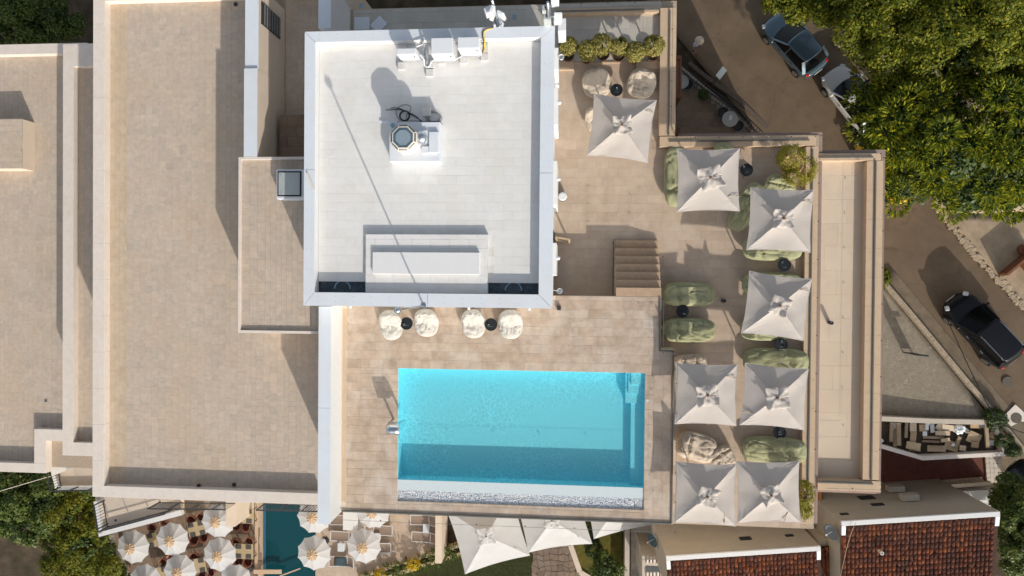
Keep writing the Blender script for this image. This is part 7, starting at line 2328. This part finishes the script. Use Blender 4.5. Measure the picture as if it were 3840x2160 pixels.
# dining tables, placemats, terracotta chairs
def dining(label, px, py, w_, l_, rz, mats_, n):
    c = P(px, py, RT + .75)
    root = thing('dining_table', 'wooden dining table ' + label, 'table', (c.x, c.y, RT), 'wooden dining tables')
    mb = MB()
    k_ = 4
    for i in range(k_):
        mb = MB(); mb.obox((0, 0, .73), l_, w_ / k_ - .006, .035)
        mb.v = [(v[0], v[1] + (i - (k_ - 1) / 2) * w_ / k_, v[2]) for v in mb.v]; mb.build('top_board', M_TABLETOP, root, local=True)
    for sx in (-1, 1):
        for sy in (-1, 1):
            mb = MB(); mb.obox((sx * (l_ / 2 - .07), sy * (w_ / 2 - .07), .355), .05, .05, .71); mb.build('leg', M_DARK, root, local=True)
    root.rotation_euler = (0, 0, rz)
    for (mx, my) in mats_:
        v = Matrix.Rotation(rz, 3, 'Z') @ Vector((mx, my, 0))
        o = MB(); o.obox((0, 0, 0), .40, .32, .008); pm_ = o.build('placemat', M_MATGREY)
        pm_.location = (c.x + v.x, c.y + v.y, RT + .754); pm_.rotation_euler = (0, 0, rz)
        tag(pm_, ('upper ' if my > 0 else 'lower ') + ('left' if mx < 0 else 'right') + ' charcoal placemat on the table ' + label, 'placemat', 'charcoal placemats')
    return root


tables = [('with four placemats beside the pebble edge', 913, 2068, 1.05, 1.40, 0), ('partly hidden under the tall cream wall end', 915, 1935, 1.05, 1.40, 0), ('between the two upper round parasols', 737, 1983, 1.0, 1.30, .25), ('left of the parasol below the slanting kerb', 582, 2024, 1.0, 1.30, .2), ('below the middle round parasols', 738, 2122, 1.0, 1.30, .2), ('at the bottom edge left of the middle parasols', 600, 2155, 1.0, 1.30, .2)]
for i, (lab, px, py, w_, l_, rz) in enumerate(tables):
    dining(lab, px, py, w_, l_, rz, [(-.36, .33), (.36, .33), (-.36, -.33), (.36, -.33)], i)
ch = tub_chair('tub_chair', 'terracotta tub chair', M_TERRA, M_TERRAD, 'terracotta tub chairs')
CH = [(884, 2038, 884, 2070, 'upper left of the table with four placemats'), (934, 2032, 934, 2066, 'upper right of the table with four placemats'), (893, 2110, 893, 2070, 'lower left of the table with four placemats'), (928, 2110, 928, 2070, 'lower right of the table with four placemats'),
      (884, 1975, 890, 1940, 'lower left of the half hidden table by the wall end'), (920, 1978, 920, 1940, 'lower right of the half hidden table by the wall end'), (716, 1950, 726, 1980, 'above left of the table between the upper parasols'), (752, 1942, 745, 1975, 'above right of the table between the upper parasols'), (726, 2028, 733, 1990, 'below left of the table between the upper parasols'), (764, 2016, 750, 1985, 'below right of the table between the upper parasols'),
      (569, 1980, 575, 2010, 'under the slanting balcony kerb, left one'), (614, 1968, 600, 2010, 'under the slanting balcony kerb, right one'), (728, 2090, 735, 2120, 'above the table below the middle parasols'), (612, 2110, 605, 2140, 'above the bottom edge table, left one'), (640, 2096, 615, 2140, 'above the bottom edge table, right one'), (790, 2146, 760, 2130, 'right of the table below the middle parasols'), (756, 2160, 745, 2130, 'below the table below the middle parasols')]
for i, (px, py, tx, ty, lab) in enumerate(CH):
    o = ch if i == 0 else dup(ch, (0, 0, 0))
    face_to(o, px, py, RT, tx, ty); o['label'] = 'terracotta tub chair ' + lab


# white loungers on the sun deck
def lounger(label):
    root = thing('sun_lounger', label, 'sun lounger', (0, 0, 0), 'white framed sun loungers')
    M_SL = bpy.data.materials.get('taupe_sling') or mat('taupe_sling', (.28, .21, .165), rough=.9, var=.05)
    for s in (-1, 1):
        mb = MB(); mb.bar((-.95, s * .33, .3), (.35, s * .33, .3), .04, .05); mb.build('side_rail', M_WHITE, root, local=True)
        mb = MB(); mb.bar((.35, s * .33, .3), (.9, s * .33, .68), .04, .04); mb.build('back_rail', M_WHITE, root, local=True)
        for x in (-.8, .25):
            mb = MB(); mb.tube([(x, s * .33, .3), (x - .03, s * .34, 0)], .018, 6); mb.build('leg', M_WHITE, root, local=True)
    for x, z in ((-.95, .3), (.9, .68), (.35, .3)):
        mb = MB(); mb.bar((x, -.35, z), (x, .35, z), .04, .04); mb.build('cross_bar', M_WHITE, root, local=True)
    mb = MB(); mb.grid(lambda u, v: (-.93 + 1.27 * u, -.31 + .62 * v, .31 - .03 * math.sin(PI * v)), 6, 4); mb.build('seat', M_SL, root, local=True, solid=.008)
    mb = MB(); mb.grid(lambda u, v: (.36 + .52 * u, -.31 + .62 * v, .31 + .36 * u - .03 * math.sin(PI * v)), 4, 4); mb.build('backrest', M_SL, root, local=True, solid=.008)
    return root


ln = lounger('white framed lounger')
LN = [(1595, 2015, PI + PI, 'white framed lounger with a taupe seat beside the long tan wall end'), (1590, 1950, 0, 'white framed lounger half under the pool terrace edge near the tan wall'), (1420, 1988, PI, 'white framed lounger right of the white wall end'), (1415, 2055, PI, 'white framed lounger right of the sun deck parasol'), (1290, 2012, 0, 'white framed lounger left of the sun deck parasol'), (1288, 1950, 0, 'white framed lounger partly under the white wall end')]
for i, (px, py, a_, lab) in enumerate(LN):
    o = ln if i == 0 else dup(ln, (0, 0, 0))
    c = P(px, py, RT + .3); o.location = (c.x, c.y, RT); o.rotation_euler = (0, 0, a_ + (.03 if i % 2 else -.03)); o['label'] = lab
for i, (px, py, lab) in enumerate(((1278, 2053, 'white slatted side table left of the sun deck parasol'), (1413, 2015, 'white slatted side table behind the sun deck parasol'), (1598, 1981, 'white slatted side table between the two taupe loungers'))):
    c = P(px, py, RT + .4)
    t_ = thing('slatted_table', lab, 'side table', (c.x, c.y, RT), 'white slatted side tables')
    for k_ in range(6):
        mb = MB(); mb.box(c.x - .22 + k_ * .075, c.y - .29, RT + .39, c.x - .22 + k_ * .075 + .062, c.y + .29, RT + .41); mb.build('slat', M_METALW, t_)
    for sx in (-.2, .2):
        mb = MB(); mb.bar((c.x + sx, c.y - .25, RT + .2), (c.x + sx, c.y + .25, RT + .2), .03, .38); mb.build('leg', M_WHITE, t_)
mb = MB(); c = P(1284, 2105, RT + .3)
mb.grid(lambda u, v: (c.x - .55 + 1.1 * u, c.y - .32 + .64 * v, RT + .34 + .10 * math.sin(5 * u) * v + .03 * noise.noise(Vector((u * 6, v * 5, 0)))), 16, 8)
tag(mb.build('towel', mat('dark_teal_towel', (.05, .075, .085), rough=.95, var=.15), smooth=True, solid=.02), 'dark towel spread on the lounger left of the sun deck parasol', 'towel')
o = dup(ln, (c.x, c.y, RT), .05, 'white framed lounger under the dark towel'); o.location = (c.x, c.y, RT)

# planter strip with yellow flowers
pls = thing('planter_strip', 'tan stone planter with dark plants and yellow flowers along the sun deck', 'planter', tuple(P(1500, 2110, RT)))
e0, e1 = (1345, 2178), (1720, 2058)
for off_, w_ in ((0, .22), (30, .25)):
    n_ = 9
    for i in range(n_):
        a = P(e0[0] + (e1[0] - e0[0]) * i / n_ + off_ * .3, e0[1] + (e1[1] - e0[1]) * i / n_ + off_ - 12, RT + .2)
        b = P(e0[0] + (e1[0] - e0[0]) * (i + 1) / n_ + off_ * .3, e0[1] + (e1[1] - e0[1]) * (i + 1) / n_ + off_ - 12, RT + .2)
        if off_ == 0 and i % 2:
            b = a + (b - a) * .55
        mb = MB(); mb.bar(a - Vector((0, 0, .3)), b - Vector((0, 0, .3)), w_, .7); mb.build('kerb_stone', M_TANCOP, pls, bevel=.015)
mb = MB(); mb.bar(P(e0[0] + 4, e0[1] + 3, RT), P(e1[0] + 4, e1[1] + 3, RT), .5, .2); mb.build('soil', M_SOIL, pls)
for i in range(12):
    t = (i + .5) / 12
    px, py = e0[0] + (e1[0] - e0[0]) * t + 4, e0[1] + (e1[1] - e0[1]) * t + 3
    fl = i in (2, 6)
    p = P(px, py, RT + .3)
    b_ = bush('flowering_plant' if fl else 'strap_leaf_plant', ('yellow flowering plant nearer the bottom edge in the planter' if i == 2 else 'yellow flowering plant in the middle of the planter') if fl else ORD[[0, 1, 3, 4, 5, 7, 8, 9, 10, 11].index(i)] + ' dark strap leaved plant from the left in the planter strip', tuple(P(px, py, RT)), [(px, py, RT + .45, .42, .36, .3)], 60, .06 if fl else .34, M_FLOWER if fl else M_LEAF_C, 200 + i, 10 if fl else 6, .1, 'spray' if fl else 'frond', 'plant', None if fl else 'strap leaved plants in the planter')

# garden below the big parasols
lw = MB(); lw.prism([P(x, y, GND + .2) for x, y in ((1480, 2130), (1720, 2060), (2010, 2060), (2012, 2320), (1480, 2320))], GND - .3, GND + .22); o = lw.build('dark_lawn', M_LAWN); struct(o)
lw = MB(); lw.prism([P(x, y, GND + .2) for x, y in ((2155, 2040), (2200, 1960), (2330, 1940), (2345, 2330), (2190, 2330), (2160, 2150))], GND - .3, GND + .225); o = lw.build('lawn', mat('yellowish_lawn', (.12, .11, .02), rough=1, var=.4, scale=4, bump=.8, bscale=70, bdist=.04, stain=(.20, .14, .035), stain_scale=1.2, stain_amt=.7)); struct(o)  # lighter, yellower grass than the other lawn
gp_ = thing('crazy_paving', 'brown crazy paving path below the middle big parasol', 'path', tuple(P(2090, 2110, GND)))
mb = MB(); mb.prism([P(x, y, GND + .22) for x, y in ((1985, 2010), (2155, 2010), (2162, 2150), (2190, 2330), (1985, 2330))], GND - .3, GND + .2); mb.build('bed', M_STONEPATH, gp_)
M_FLAG = mat('flagstone', (.2, .15, .11), rough=.95, rand='obj', ramp=[(.16, .12, .09), (.25, .185, .135), (.20, .15, .11), (.22, .175, .14)], var=.2, scale=5, bump=.5, bscale=20)
gx_, gy_ = np.arange(1992, 2176, 24), np.arange(2014, 2200, 22)
jit = {(i, j): (random.uniform(-8, 8), random.uniform(-8, 8)) for i in range(len(gx_) + 1) for j in range(len(gy_) + 1)}
for i in range(len(gx_)):
    for j in range(len(gy_)):
        cs = []
        for di, dj in ((0, 0), (1, 0), (1, 1), (0, 1)):
            jx, jy = jit[(i + di, j + dj)]
            cs.append(Vector((gx_[0] + 24 * (i + di) + jx, gy_[0] + 22 * (j + dj) + jy, 0)))
        m_ = sum(cs, Vector()) / 4
        if m_.x > 2150 and m_.y < 2150:
            continue
        cs = [m_ + (c - m_) * .93 for c in cs]
        mb = MB(); mb.prism([P(c.x, c.y, GND + .24) for c in cs], GND + .19, GND + .235 + random.uniform(0, .02)); mb.build('flagstone', M_FLAG, gp_)
pe_ = MB(); pe_.bar(P(2140, 2045, GND + .3), P(2175, 2145, GND + .3), .35, .12); pe_.bar(P(2175, 2145, GND + .3), P(2250, 2190, GND + .3), .35, .12); tag(pe_.build('path_kerb', M_STUCCO), 'pale kerb between the crazy paving and the lawn', 'kerb')
mb = MB(); r = rect(2342, 1980, 2360, 2330, GND + 1.2); mb.box(r[0], r[1], GND, r[2], r[3], GND + 1.2); tag(mb.build('garden_wall', M_STUCCOD), 'narrow grey wall between the lawn and the dark court', 'wall')
mb = MB(); r = rect(2364, 1960, 2520, 2330, GND + .1); mb.box(r[0], r[1], GND - .3, r[2], r[3], GND + .23); struct(mb.build('court_floor', mat('court_concrete', (.09, .08, .07), rough=.95, var=.3, scale=2)))
# service wire over the left garden
cable('service_wire', 'thin pale wire over the dark leaved tree at the left', [P(-20, 1848, 1.0), P(90, 1815, .9), P(190, 1786, .8)], .015, M_COPING, 'wire')
